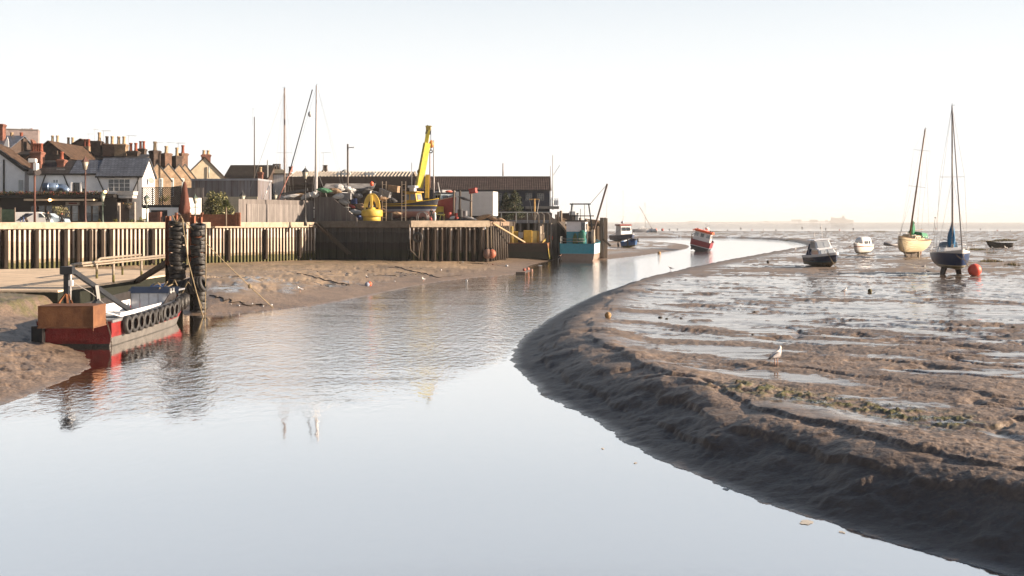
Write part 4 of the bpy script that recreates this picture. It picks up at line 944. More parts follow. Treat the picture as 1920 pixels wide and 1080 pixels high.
MB().ext([(fx(46),1.9,fz(300)),(fx(46),1.9,fz(259)),(fx(49),1.9,fz(262)),(fx(52),1.9,fz(270)),(fx(56),1.9,fz(278)),(fx(58),1.9,fz(300))],(0,1.2,0)).build('stepped_parapet',BRICKR,r2)
h3,r3,fx,fz=house('tiled_house','brown tiled house with dark brick gable behind the pub chimneys',52,130,148,296,266,'y',BRICKD,TILEB,12)
MB().b2(fx(101),fx(110),-.5,1.2,fz(290),fz(283)).build('dormer',BRICKD,r3)
h4,r4,fx,fz=house('brick_house','brown brick gabled house with sunlit tile roof behind the pub ridge',116,186,165,283,262,'y',BRICK,TILEB,10)
chimney(r4,fx(163),-.3,fz(310),fz(275),13*165/F,1.3,BRICKY,2,POTR,1.15,band=False)
h5,r5,fx,fz=house('slate_house','far slate house whose twin chimney pots show above the tiled roof',85,130,185,282,275,'x',BRICKD,SLATED,8)
chimney(r5,fx(103),3,fz(285),fz(265),20*185/F,1.2,BRICKD,2,POTB,1.25)
h6,r6,fx,fz=house('brick_house','far brick house with paired pots behind the brown gabled house',120,178,186,282,271,'x',BRICKD,TILEB,9)
chimney(r6,fx(132),3,fz(290),fz(268),17*186/F,1.2,BRICK,2,[POTD,POTB],1.2); chimney(r6,fx(156),3,fz(285),fz(260),6*186/F,1,BRICKD,0)
# row of brick stacks and rear wings, house by house
specs=[(172,192,158,262,BRICKD,[.15,.7],[POTD,POTB],1.3,'tall dark brick stack and one buff pot'),
       (194,217,158,268,BRICK,2,[POTD,POTB],1.2,'broad brick stack with dark and buff pots'),
       (216,239,157,268,BRICKY,2,[POTB,POTB],1.15,'pale rendered stack with two capped pots'),
       (239,261,156,281,BRICKD,2,POTR,1.2,'low dark stack with two red pots'),
       (259,274,180,277,BRICKD,2,POTR,1.3,'narrow far stack with two tall red pots')]
for i,(a,b,Y,py,m,pots,pm,ph,desc) in enumerate(specs):
    t,r,fx,fz=house('terrace_house',f'terrace house behind the pub roof with {desc}',a-6,b+6,Y,300,289,'x',BRICKD,SLATED,7,'terrace houses with chimney stacks behind the pub')
    if pots==[.15,.7]: pots=[.35]; pm=[POTB]
    chimney(r,fx((a+b)/2),2.5,fz(302),fz(py),(b-a-2)*Y/F,1.2,m,pots,pm,ph)
# four rear wings with sunlit gables facing right
for i,(pc,pg0,pg1,py_t,yr_,Y,pm,desc) in enumerate(((293,295,313,282,307,142,POTB,'nearest the white pub gable'),(313.5,316,332,287,308,148,POTB,'second from the pub, with an aerial'),(333,336,348,292,309,154,POTB,'third from the pub, with a satellite dish'),(344,347,356,287,309,160,POTR,'last of the row, with a red pot'))):
    s=Y/F; t=thing('terrace_house',f'yellow brick gabled rear wing {desc}','house',(X(pg0,Y),Y,QL),R(-38),'brick rear wings with sunlit gables')
    zr=Zp(yr_,Y)-QL; ze=Zp(338,Y)-QL; w=2.15
    # local: gable end at x=0 plane facing +x, ridge along -x
    mb=MB(); mb.ext([(0,-w,0),(0,w,0),(0,w,ze),(0,0,zr),(0,-w,ze)],(-6,0,0)); mb.build('wall',BRICKY,t)
    mb=MB()
    for sg in (-1,1): mb.ext([(.1,sg*(w+.15),ze-.15),(.1,0,zr),(.1,0,zr+.16),(.1,sg*(w+.15),ze)],(-6.1,0,0))
    r=mb.build('roof',SLATED,t)
    chimney(r,-.55,0,zr-.6,Zp(py_t,Y)-QL,1.05,1.05,BRICKD if i%2==0 else BRICK,1,pm,1.2 if i!=1 else 1.0)
    window(t,-1.3,-.75,ze-2.6,ze-.5,0,1,2,WHITE,GLASS,.07,.05,True,'x'); window(t,.3,.75,ze-2.2,ze+.2,0,1,2,WHITE,CGLASS,.07,.05,True,'x')
    if i==2: dish(t,-2.6,-1.0,zr+.35,.5,R(60),_MC['dish_grey'])
# aerials
for (px,pt,pb,Y,rz,e,lab) in ((165.5,250,285,176,.2,4,'small aerial left of the tall twin aerials'),(177,241,270,171,1.2,5,'tilted aerial above the tall dark stack'),(194,244,285,172,.05,9,'long horizontal aerial above the pub ridge'),(241,253,285,172,.4,7,'aerial between the pale stack and the red pots'),(295,266,285,150,.5,5,'aerial on the first gabled wing chimney'),(315.5,266,285,152,.2,5,'boxy aerial on the second gabled wing'),(334,267,295,157,-.1,6,'aerial on the third gabled wing chimney'),(134,262,270,190,.7,4,'tiny aerial on the far brick house')):
    aerial(None,lab,X(px,Y),Y,Zp(pb,Y),Zp(pt,Y),.55 if e<6 else .8,rz,e)
# --- cream gabled house with brown roof and flues
h7,r7,fx,fz=house('cream_house','cream gabled house with brown tiled roof, chimney and two metal flues',356,430,165,334,296,'y',CREAM,TILEB,9)
h7.rotation_euler[2]=R(20); h7.location[0]=X(384,165)
chimney(r7,fx(396),.9,fz(305),fz(289),16*165/F,1.0,BRICKR,2,POTB,.65)
for px,py,yy in ((404,314,3),(411,328,1.5)):
    mb=MB(); mb.cyl((fx(px),yy,fz(py+3)),(fx(px),yy,fz(py-7)),.3,n=10); mb.cyl((fx(px),yy,fz(py-7)),(fx(px)+.1,yy,fz(py-9)),.34,n=10); mb.build('flue',GALV,r7)
mb=MB(); mb.cyl((fx(400),-.2,fz(334)),(fx(400),-.2,fz(312)),.1,n=6); mb.build('vent_pipe',GALV,h7)
h8,r8,fx,fz=house('dark_roof_house','house with broad dark tiled roof behind the corrugated shed',422,502,178,334,309,'x',BRICKD,TILED,9)
chimney(h8,fx(488),-3,fz(345),fz(324),8*178/F,.8,BRICKR,1,POTB,.8)
MB().b2(fx(501),fx(502.5),-.2,.2,fz(335),fz(300)).build('vent_pipe',GALV,h8)
h9,r9,fx,fz=house('white_house','small white house with a dark three pot chimney behind the left yard mast',506,545,182,327,326,'x',WHITE,SLATED,7)
chimney(r9,fx(519),2,fz(330),fz(316),16*182/F,1.1,POTD,3,POTD,.9); chimney(r9,fx(545),2,fz(330),fz(321),5*182/F,.8,WHITE,2,[POTD,POTR],.9)
MB().ext([(fx(505),.9,fz(328)),(fx(536),.9,fz(328)),(fx(528),.9,fz(317)),(fx(513),.9,fz(317))],(0,.5,0)).build('parapet',CREAM,h9)
CS=thing('corrugated_shed','rusty grey corrugated iron shed behind the round bush','shed',(X(421,146),146,QL),R(-5))
s=146/F; mb=MB(); mb.b2(-64*s,64*s,0,6,0,Zp(338,146)-QL)
mb.build('wall',mat('corrugated_wall',(.22,.22,.245),.55,.45,1.2,col2=(.13,.10,.09),streak=1,stripe=(0,.9,.62),metal=.1),CS)
MB().b2(-65*s,65*s,-.2,6.1,Zp(338.5,146)-QL,Zp(335,146)-QL).build('roof',mat('shed_roof',(.30,.31,.34),.5,.3,2),CS)
mb=MB(); mb.b2(-63*s,64*s,-.15,-.02,0,Zp(369,146)-QL); mb.build('plinth',CREAM,CS)
# --- trellis, folded parasol and terrace of the pub
TR=thing('trellis_fence','black chevron trellis screen on a white wall beside the pub','fence',(X(302,127),127,QL),R(-2))
s=127/F; tx=lambda px:(px-302)*s; tz=lambda py:Zp(py,127)-QL
mb=MB(); mb.b2(tx(279),tx(338),.02,.3,0,tz(389)); mb.build('wall',WHITE,TR)
mb=MB(); mb.b2(tx(283),tx(314),-.02,.02,0,tz(394)); mb.build('door',BLACK,TR)
mb=MB(); mb.b2(tx(266),tx(339),.05,.2,tz(391),tz(384)); mb.build('beam',TUDOR,TR)
ps=[266,285.5,304,321,339]
for p in ps: MB().b2(tx(p)-.05,tx(p)+.05,0,.12,tz(388),tz(351)).build('post',TUDOR,TR)
mb=MB(); mb.b2(tx(266),tx(339),.0,.1,tz(352.2),tz(351)); mb.build('top_rail',TUDOR,TR)
for k in range(4):
    a,b=tx(ps[k])+.05,tx(ps[k+1])-.05; w_=b-a; up=1 if k%2==0 else -1
    mb=MB(); z0,z1=tz(384),tz(352)
    c=z0-w_
    while c<z1:
        za,zb=(c,c+w_) if up>0 else (c+w_,c)
        # clip the slat to the panel
        x0_,x1_=a,b
        def at_(x): return za+(zb-za)*(x-a)/w_
        if up>0:
            if za<z0: x0_=a+(z0-za)
            if zb>z1: x1_=b-(zb-z1)
        else:
            if zb<z0: x1_=b-(z0-zb)
            if za>z1: x0_=a+(za-z1)
        if x1_-x0_>.1: mb.beam((x0_,.06,at_(x0_)),(x1_,.06,at_(x1_)),.05,.085)
        c+=.235
    mb.build('lattice_panel',TUDOR,TR)
PR=thing('parasol','tall folded rust red parasol standing beside the trellis','parasol',(X(346,122),122,QL))
s=122/F; pz=lambda py:Zp(py,122)-QL
mb=MB(); rg=[]
for (py,r) in ((341,.09),(344,.16),(355,.30),(370,.42),(382,.52),(390,.62),(398,.60),(403,.34)):
    rg.append([(r*(1+.16*math.cos(5*a+py))*math.cos(a),r*(1+.16*math.cos(5*a+py))*math.sin(a),pz(py)) for a in [2*math.pi*k/20 for k in range(20)]])
mb.loft(rg,closed=True); mb.build('canopy',mat('rust_canvas',(.11,.038,.025),.9,.3,3,bump=.5,bscale=6),PR)
mb=MB(); mb.cyl((0,0,0),(0,0,pz(340)),.05,n=8); mb.build('pole',DWOOD,PR)
mb=MB(); mb.cyl((0,0,0),(0,0,.1),.4,n=12); mb.build('base',BLACK,PR)
BP=thing('brick_pier','red brick pier of the pub terrace by the dark doorway','wall',(X(289,121),121,QL)); s=121/F
mb=MB(); mb.b2(-11*s,6*s,0,.5,0,Zp(398,121)-QL); mb.b2(6*s,12*s,-.1,.6,0,Zp(397,121)-QL); mb.build('brickwork',BRICKR,BP)
RB_=thing('terrace_wall','low rust painted terrace wall with end pillar below the round bush','wall',(X(400,121),121,QL)); s=121/F
mb=MB(); mb.b2(-70*s,46*s,0,.3,0,Zp(402,121)-QL); mb.build('panel',RUSTL,RB_)
for px in (330,355,378,442,448): MB().b2((px-402)*s,(px-398)*s,-.08,.38,0,Zp(398.5,121)-QL).build('pillar',RUSTL,RB_)
WW=thing('white_wall','bright white rendered wall behind the folded parasol','wall',(X(364,126),126,QL)); s=126/F
mb=MB(); mb.b2(-14*s,14*s,0,.3,0,Zp(371,126)-QL); mb.build('wall',WHITE,WW); WW.rotation_euler[2]=R(35)
BFm=mat('grey_board_fence',(.20,.175,.165),.8,.4,2,streak=1,stripe=(0,.15,.55),bump=.2)
BFs=thing('board_fence','short weathered board fence above the white wall by the parasol','fence',(X(365,128),128,QL)); s=128/F
mb=MB(); mb.b2(-16*s,16*s,0,.08,Zp(371,128)-QL,Zp(352,128)-QL); mb.build('boards',BFm,BFs); MB().b2(-15*s,15*s,.09,.16,0,Zp(353,128)-QL).build('rails',DWOOD,BFs)
# --- board fence along the yard
pA=on_wall(w1a,w1b,436); A=Vector((pA[0]-.2,pA[1]+3.5,0)); pB=on_wall(w1a,w1b,588); Bv=Vector((pB[0]-.4,pB[1]+2.2,0))
Fn=thing('board_fence','long grey weathered board fence along the quay below the yard masts','fence',(A.x,A.y,QL),math.atan2(Bv.y-A.y,Bv.x-A.x))
Ln=(Bv-A).length
mb=MB(); mb.b2(0,Ln,0,.07,0,Zp(374,A.y)-QL+.05); mb.build('boards',BFm,Fn)
MB().ext([(1.2,-.09,0),(Ln*.80,-.09,0),(Ln*.80,-.09,Zp(382,128)-QL),(1.2,-.09,Zp(382,128)-QL)],(0,.06,0)).build('gate_boards',mat('grey_gate_boards',(.24,.215,.205),.8,.4,2,streak=1,stripe=(0,.15,.6)),Fn)
C0=Vector((Bv.x+.05,Bv.y+.3,0)); C1=Vector((X(672,132.8)-.3,133.6,0)); Lr=(C1-C0).length
Fr=thing('board_fence','grey board fence with sloping top beside the yellow buoy','fence',(C0.x,C0.y,QL),math.atan2(C1.y-C0.y,C1.x-C0.x))
mb=MB(); zt=Zp(369,136)-QL; mb.ext([(0,0,0),(Lr,0,0),(Lr,0,Zp(409,133)-QL),(Lr*.40,0,zt),(0,0,zt)],(0,.08,0)); mb.build('boards',BFm,Fr)
# --- lamps
def lamp(name,label,px,pyt,Y,zb,scale=1.0,group='lantern lamp posts on the promenade',pm=None):
    zt=Zp(pyt,Y)-zb; t=thing(name,label,'street lamp',(X(px,Y),Y,zb),0,group); k=scale; m=pm or BLACK
    lh=.95*k; zl=zt-lh-.35*k
    mb=MB(); mb.lathe([(.16*k,0),(.16*k,.5),(.10*k,.7),(.085*k,1.2),(.07*k,zl*.55),(.10*k,zl*.57),(.065*k,zl*.6),(.055*k,zl-.35*k),(.1*k,zl-.3*k),(.05*k,zl-.2*k),(.05*k,zl)],n=10); mb.build('post',m,t)
    mb=MB(); mb.beam((-.35*k,0,zl-.45*k),(.35*k,0,zl-.45*k),.05*k); mb.build('ladder_bar',m,t)
    mb=MB(); mb.lathe([(.13*k,zl),(.30*k,zl+lh*.72)],n=4); o=mb.build('lantern',mat('lantern_glass',(.42,.40,.33),.2,.2,3),t)
    mb=MB(); mb.lathe([(.37*k,zl+lh*.72),(.34*k,zl+lh*.78),(.14*k,zl+lh*1.02),(.09*k,zl+lh*1.1),(.03*k,zl+lh*1.16),(.02*k,zt)],n=4,smooth=False); mb.build('lantern_roof',m,o)
    mb=MB()
    for a in range(4):
        q=math.pi/2*a; mb.beam((.13*k*math.cos(q),.13*k*math.sin(q),zl),(.31*k*math.cos(q),.31*k*math.sin(q),zl+lh*.74),.03*k)
    mb.build('lantern_frame',m,o); return t
LR=mat('rusty_lamp_post',(.10,.045,.035),.6,.4,4)
lamp('lamp_post','tall lantern lamp post with reddish pole in front of the pub',160,290,114,QL,1.25,pm=LR)
lamp('lamp_post','short green lantern lamp post by the pub windows',192.5,357,117,QL,.95,pm=mat('green_lamp_post',(.06,.09,.07),.5,.3,4))
lamp('lamp_post','short lantern lamp post in front of the trellis',275,362,117,QL,.95,pm=_MC['green_lamp_post'])
lamp('lamp_post','lantern lamp post in front of the bright white wall',366,362,118,QL,.9,pm=_MC['green_lamp_post'])
lamp('lamp_post','tall black lantern lamp post in front of the board fence',572.5,311,131,QL,1.25)
lamp('lamp_post','lantern rising behind the fence against the corrugated shed',455,356,134,QL,1.2)
lamp('lamp_post','lantern half hidden by rigging behind the board fence',516,356,140,QL,1.1)
FP=thing('flood_light_pole','rusty pole carrying a white floodlight and satellite dish','pole',(X(65,112),112,QL)); s=112/F; zf=lambda py:Zp(py,112)-QL
MB().cyl((0,0,0),(0,0,zf(297)),.12,.10,8).build('pole',mat('rusty_pole',(.13,.05,.035),.7,.4,5),FP)
mb=MB(); mb.b2(-.55,.25,-.35,.1,zf(305),zf(297.5)); mb.b2(-.05,.35,-.3,.3,zf(320),zf(306)); mb.build('flood_light',WHITE,FP,bevel=.05)
MB().lathe([(.34,0),(.26,-.08),(.001,-.14)],n=16,M=Matrix.Translation((.42,-.2,zf(323)))@Matrix.Rotation(R(30),4,'Z')@Matrix.Rotation(R(80),4,'X')).build('satellite_dish',mat('dark_dish',(.06,.05,.05),.6,.3,4),FP)
MB().beam((-.7,-.1,zf(329)),(.2,-.1,zf(328)),.06).build('bracket',STEEL,FP)
SLm=thing('street_light','tall dark street light pole with a flat lamp arm above the yard','street lamp',(X(652,150),150,QR)); zf=lambda py:Zp(py,150)-QR
MB().cyl((0,0,0),(0,0,zf(270)),.16,.12,8).build('pole',mat('pole_brown',(.10,.08,.07),.7,.3,4),SLm)
mb=MB(); mb.b2(.1,.95,-.15,.15,zf(277.5),zf(275.5)); mb.build('lamp_head',GREYW,SLm,bevel=.04)
# --- plants
def bush(name,label,x,y,z0,rx,rz,n,mats,wts,size=.16,stem=True,cat='shrub',trunk=.0):
    t=thing(name,label,cat,(x,y,z0))
    cl=[(random.gauss(0,.38)*rx,random.gauss(0,.38)*rx*.8,trunk+rz*(1+random.uniform(-.62,.62)),random.uniform(.28,.48)*rx) for _ in range(16)]
    def fn(i):
        c=random.choice(cl); v=Vector((random.gauss(0,1),random.gauss(0,1),random.gauss(0,1))).normalized()*c[3]*random.uniform(.55,1.05)
        return (c[0]+v.x,c[1]+v.y,max(.03,c[2]+v.z)),random.choices(range(len(mats)),wts)[0]
    leaf_cloud(n,fn,size,mats,'crown',t)
    mb=MB()
    for k in range(5): mb.cyl((0,0,0),(random.gauss(0,.25)*rx,random.gauss(0,.25)*rx,trunk+rz*1.2),.05,.02,5)
    mb.build('trunk' if trunk>.3 else 'stems',DWOOD,t); return t
VAR=mat('variegated_leaf',(.34,.31,.12),.5,.4,3)
bush('round_bush','big round variegated bush behind the terrace wall',X(404,124),124,QL+.3,1.75,1.9,5200,[LEAFD,LEAFM,VAR,LEAFY],(5,4,3,2),.17,trunk=.25)
bush('olive_shrub','sparse silvery shrub behind the two people on the quay',X(112,122),122,QL,1.05,.75,750,[mat('silver_leaf',(.24,.20,.12),.6,.4,3),LEAFM,VAR],(5,2,2),.15,trunk=.9)
bush('yellow_shrub','rounded yellow green shrub beside the pub porch',X(264,118),118,QL,.55,.55,500,[LEAFY,LEAFM,VAR],(5,3,2),.14)
bush('yellow_shrub','low yellow green shrub between the agave and the round shrub',X(245,118),118,QL,.6,.45,400,[LEAFM,LEAFY],(3,2),.14)
bush('small_bush','yellowing bush showing just above the trellis',X(310,136),136,QL+3.0,.55,.5,300,[LEAFY,VAR],(3,2),.15)
def spiky(name,label,x,y,z0,h,r,n,m,trunk=0.0,cat='plant'):
    t=thing(name,label,cat,(x,y,z0)); mb=MB()
    for i in range(n):
        a=random.uniform(0,6.28); el=random.uniform(-.25,1.35) if trunk else random.uniform(.35,1.4); d=Vector((math.cos(a)*math.cos(el),math.sin(a)*math.cos(el),math.sin(el))); sdv=Vector((-math.sin(a),math.cos(a),0))*.035
        L0=r*random.uniform(.7,1.05); b=Vector((0,0,trunk)); m1=b+d*L0*.6+V(0,0,.04); e=b+d*L0+V(0,0,-.18*L0*math.cos(el))
        mb.add([b-sdv,b+sdv,m1+sdv*1.1,m1-sdv*1.1],[(0,1,2,3)]); mb.add([m1-sdv*1.1,m1+sdv*1.1,e],[(0,1,2)])
    mb.build('leaves',m,t,fix=False)
    if trunk: MB().cyl((0,0,0),(0,0,trunk+.05),.09,.07,8).build('trunk',WOOD,t)
    return t
spiky('palm_tree','small cabbage palm with spiky head beside the round bush',X(424,119),119,QL,0,1.0,260,LEAFM,2.25,'palm tree')
spiky('spiky_plant','spiky yellow green plant by the short lamp post',X(187,117),117,QL+.2,0,.7,70,LEAFY)
spiky('spiky_plant','spiky yellow green plant below the green menu board',X(216,117),117,QL+.2,0,.8,80,LEAFY)
HB=thing('hanging_basket','hanging flower basket in front of the pub porch','basket',(X(240,128),128.0,Zp(388,128)))
mb=MB(); mb.sph((0,0,0),.38,12,8,sc=(1,1,.8)); mb.build('basket',DWOOD,HB); leaf_cloud(120,lambda i:((random.gauss(0,.28),random.gauss(0,.28),.25+random.random()*.2),random.choice((0,1,2))),.14,[LEAFM,LEAFD,FLO],'flowers',HB); MB().cyl((0,0,.2),(0,0,1.2),.015,n=4).build('chain',STEEL,HB)
HB.location[1]=128.0
# green mesh fence and parked things at the far left
GF=thing('mesh_fence','green mesh panel fence at the left end of the quay','fence',(X(13,106),106,QL)); s=106/F
mb=MB(); zt=Zp(392,106)-QL
for i in range(28): x=-16*s+i*31*s/27; mb.cyl((x,0,0),(x,0,zt),.012,n=4)
for i in range(14): z=zt*(i+.5)/14; mb.cyl((-16*s,0,z),(15*s,0,z),.010,n=4)
mb.build('mesh_panel',mat('green_mesh',(.10,.17,.09),.6,.3,3),GF)
MB().b2(-16*s,15*s,.05,.06,.05,zt-.1).build('netting',mat('green_netting',(.30,.33,.24),.8,.3,3),GF)
for px in (-11.5,28-13): MB().cyl((px*s,0,0),(px*s,0,zt+.15),.05,n=6).build('post',WOOD,GF)
# white van
VN=thing('white_van','white panel van parked in front of the pub','van',(X(62,119),119,QL-.12),R(8)); VN.scale=(.86,.86,.82)
def van():
    s=1.0; mb=MB()
    prof=[(-2.4,.35),(-2.4,1.9),(-2.3,2.05),(.9,2.1),(1.25,1.98),(1.9,1.25),(2.45,1.05),(2.55,.6),(2.5,.35)]
    rg=[]
    for yy,k in ((-.95,0),(-.9,.06),(.9,.06),(.95,0)):
        rg.append([(x*(1 if k else .985),yy,z-(0 if k else (.06 if z>1 else 0))) for x,z in prof])
    mb.loft(rg,closed=True,smooth=False); return mb
van().build('body',WHITE,VN,bevel=.05)
MB().ext([(1.0,-.97,1.35),(1.75,-.97,1.35),(1.27,-.97,1.88),(1.0,-.97,1.88)],(0,.04,0)).build('side_window',GLASS,VN)
MB().ext([(1.32,-.8,1.93),(1.32,.8,1.93),(1.9,.8,1.32),(1.9,-.8,1.32)],(.02,0,.02)).build('windscreen',GLASS,VN)
MB().b2(-2.43,-2.39,-.75,.75,1.15,1.8).build('rear_window',GLASS,VN)
for x in (-1.6,1.7):
    for y in (-.88,.88):
        MB().torus((x,y,.33),.24,.10,'Y',18,8).build('wheel',RUBBER,VN)
CR=thing('pale_car','pale blue car parked between the van and the shrub','car',(X(93,120),120,QL),R(4))
prof=[(-2.0,.3),(-2.05,.8),(-1.6,.95),(-1.0,1.42),(.3,1.45),(.95,.98),(1.9,.82),(2.05,.5),(2.0,.3)]
MB().loft([[(x*.97,-.8,z-(.03 if z>1 else 0)) for x,z in prof],[(x,-.72 if False else -.78,z) for x,z in prof],[(x,.78,z) for x,z in prof],[(x*.97,.8,z-.03) for x,z in prof]],closed=True,smooth=False).build('body',mat('pale_blue_paint',(.38,.47,.55),.3,.1,2),CR,bevel=.04)
MB().ext([(-1.35,-.815,1.0),(.7,-.815,1.0),(.25,-.815,1.36),(-.95,-.815,1.36)],(0,.03,0)).build('side_window',GLASS,CR)
for x in (-1.3,1.35):
    for y in (-.72,.72): MB().torus((x,y,.31),.22,.09,'Y',16,8).build('wheel',RUBBER,CR)
BT_=thing('blue_awning','dark blue folding awning frame beside the van','awning',(X(46,110),110,QL)); s=110/F
MB().ext([(-12*s,-.5,Zp(414,110)-QL),(12*s,-.5,Zp(402,110)-QL),(12*s,-.5,Zp(400,110)-QL),(6*s,-.5,Zp(400,110)-QL)],(0,1.0,0)).build('cover',NAVY,BT_)
for px in (-4,2): MB().cyl((px*s,-.45,0),(px*s,-.45,Zp(406,110)-QL),.04,n=6).build('pole',mat('blue_pole',(.06,.10,.25),.5,.2,3),BT_)
# ------------------------------------------------------------------ people
def person(label,loc,rz,top,legs,skin=(.36,.2,.14),hair=(.05,.03,.02),pose='stand',height=1.72,cap=None):
    """one skinned body with arms, hands and fingers, clothed by material zones; hair and cap are children"""
    t=thing('person',label,'person',loc,rz); k=height/1.72
    bend=pose=='bend'
    hip=V(0,0,.92); ch=V(0,.03,1.38) if not bend else V(0,.30,1.22)
    nk=V(0,.03,1.48) if not bend else V(0,.40,1.30); hd=V(0,.07,1.62) if not bend else V(0,.52,1.38)
    J=[('pel',hip,.15),('waist',hip.lerp(ch,.4),.135),('chest',ch,.165),('neck',nk,.06),('head0',nk.lerp(hd,.6),.075),('head',hd,.105),('crown',hd+V(0,-.005,.085),.075)]
    E=[(0,1),(1,2),(2,3),(3,4),(4,5),(5,6)]
    for sg in (-1,1):
        b=len(J)
        J+=[('sh',ch+V(sg*.19,0,.02),.07),('el',ch+V(sg*.25,.02,-.27),.052),('wr',ch+V(sg*.22,.20 if pose!='stand' else .10,-.48),.034),('palm',ch+V(sg*.205,.25 if pose!='stand' else .12,-.56),.036)]
        E+=[(2,b),(b,b+1),(b+1,b+2),(b+2,b+3)]
        for f in range(4):
            c=len(J); J+=[('f',ch+V(sg*(.205)+(f-1.5)*.017,.27 if pose!='stand' else .13,-.60-.01*(f in (1,2))),.010),('f',ch+V(sg*.20+(f-1.5)*.018,.30 if pose!='stand' else .15,-.655-.012*(f in (1,2))),.008)]; E+=[(b+3,c),(c,c+1)]
        c=len(J); J+=[('th',ch+V(sg*.17,.27 if pose!='stand' else .14,-.56),.011),('th',ch+V(sg*.16,.29 if pose!='stand' else .16,-.60),.009)]; E+=[(b+3,c),(c,c+1)]
        l=len(J); st_=.10 if pose=='step' else 0.0
        J+=[('th',hip+V(sg*.09,0,-.06),.095),('kn',V(sg*.10,.03+sg*st_*.6,.49),.06),('an',V(sg*.10,-.02+sg*st_,.09),.045),('heel',V(sg*.10,-.05+sg*st_,.045),.042),('toe',V(sg*.12,.16+sg*st_,.035),.036)]
        E+=[(0,l),(l,l+1),(l+1,l+2),(l+2,l+3),(l+2,l+4)]
    me=bpy.data.meshes.new('body'); me.from_pydata([tuple(p*k) for _,p,_ in J],E,[]); o=bpy.data.objects.new('body',me); COL.objects.link(o); o.parent=t
    sk=o.modifiers.new('skin','SKIN'); sk.use_smooth_shade=True
    for i,(nm,p,r) in enumerate(J): me.skin_vertices[0].data[i].radius=(r*k,r*k*(.8 if nm in ('chest','waist','pel') else 1))
    me.skin_vertices[0].data[0].use_root=True
    ss=o.modifiers.new('sub','SUBSURF'); ss.levels=1; ss.render_levels=2
    sknm=mat('skin_%d'%int(skin[0]*1000),skin,.6,.15,8)
    # clothing by height and reach, as dye in the cloth of each zone
    m=mat('clothed_%s'%label[:24].replace(' ','_'),skin,.8,.15,8,bands=[(0,(.03,.025,.02)),(.09*k,legs),(.93*k,top),((1.46 if not bend else 1.28)*k,skin)],bandnoise=.02)
    me.materials.append(m)
    mb=MB(); mb.sph(tuple((hd+V(0,-.022,.035))*k),.108*k,12,8,sc=(.98,1.02,.98)); hm=mb.build('cap' if cap else 'hair',mat('hair_%d'%int((cap or hair)[0]*1000),cap or hair,.8,.3,9),t)
    mb=MB(); f=hd+V(0,.1,0)
    mb.ext([tuple((f+V(-.014,-.005,.005))*k),tuple((f+V(.014,-.005,.005))*k),tuple((f+V(0,.028,-.022))*k)],(0,-.01,.03)); mb.build('nose',sknm,t)
    mb=MB()
    for sg in (-1,1): mb.sph(tuple((f+V(sg*.035,-.012,.012))*k),.013*k,8,6)
    mb.build('eyes',BLACK,t)
    mb=MB(); mb.b2(-.028*k,.028*k,(f.y-.012)*k,(f.y+.002)*k,(f.z-.05)*k,(f.z-.04)*k); mb.build('mouth',mat('lips',(.24,.09,.07),.6,.2,5),t)
    for sg in (-1,1): MB().sph(tuple((hd+V(sg*.104,0,-.005))*k),.03*k,8,6,sc=(.4,.8,1)).build('ear',sknm,t)
    return t
person('person in dark jacket and grey cap standing by the van, back to the harbour',(X(90,113),113,QL-.08),R(20),(.03,.03,.028),(.03,.03,.04),cap=(.06,.05,.05),height=1.74)
person('person in black coat with reddish face sitting back against the quay wall cap',(X(116,112.5),112.5,QL-.2),R(200),(.014,.014,.016),(.02,.02,.03),skin=(.42,.18,.12),height=1.70)
person('person with brown hair bending beside the blue awning frame',(X(51,111),111,QL-.2),R(150),(.07,.04,.03),(.03,.03,.04),height=1.6,pose='bend')
# ------------------------------------------------------------------ boatyard sheds
CLADB=mat('brown_cladding',(.060,.040,.032),.7,.3,2,stripe=(2,.28,.6)); CLADN=mat('navy_cladding',(.020,.026,.045),.6,.3,2,stripe=(2,.3,.6))
def corr_roof(mb,x0,x1,y0,z0,y1,z1,pitch,amp,mi=0):
    n=int((x1-x0)/pitch*4); vs=[];fs=[]
    for i in range(n+1):
        x=x0+(x1-x0)*i/n; d=amp*(0,1,0,-1)[i%4]
        vs+= [(x,y0,z0+d),(x,y1,z1+d)]
    for i in range(n): fs.append((2*i,2*i+2,2*i+3,2*i+1))
    mb.add(vs,fs,mi)
SA=thing('boat_shed','long dark brown clad boat shed with pale corrugated roof','shed',(X(660,172),172,QR),R(0)); s=172/F
sx_=lambda px:(px-660)*s; sz=lambda py:Zp(py,172)-QR
mb=MB(); mb.b2(sx_(536),sx_(773),0,14,0,sz(346)); mb.build('wall',CLADB,SA)
MB().b2(sx_(534),sx_(784),-.6,0,sz(347),sz(331.5)).build('fascia',CLADB,SA)
mb=MB(); mb.b2(sx_(600),sx_(700),-3.2,-.0,sz(358),sz(357)); mb.build('lean_to_roof',mat('flaking_lean_to',(.36,.35,.34),.7,.6,.8,col2=(.12,.11,.11)),SA)
mb=MB(); corr_roof(mb,sx_(541),sx_(772),-.2,sz(331.3),6,sz(318),.56,.13); corr_roof(mb,sx_(541),sx_(772),14,sz(331.3),6,sz(318),.56,.13)
mb.build('roof',mat('corrugated_asbestos',(.42,.37,.31),.8,.4,.8),SA,fix=False)
mb=MB(); mb.b2(sx_(572),sx_(690),-3.3,-3.15,sz(362),sz(342.5)+.0) if False else mb.ext([(sx_(612),-3.25,sz(357)),(sx_(706),-3.25,sz(354)),(sx_(706),-.2,sz(343)),(sx_(612),-.2,sz(343))],(0,.02,.06)); mb.build('canopy_roof',_MC['flaking_lean_to'],SA)
for px,pw in ((634,4),(645,9),(692,9)):
    mb=MB(); mb.b2(sx_(px-pw),sx_(px+pw),1.0,2.4,sz(330),sz(323)); mb.build('roof_light',mat('roof_light',(.42,.45,.47),.35,.2,2),SA)
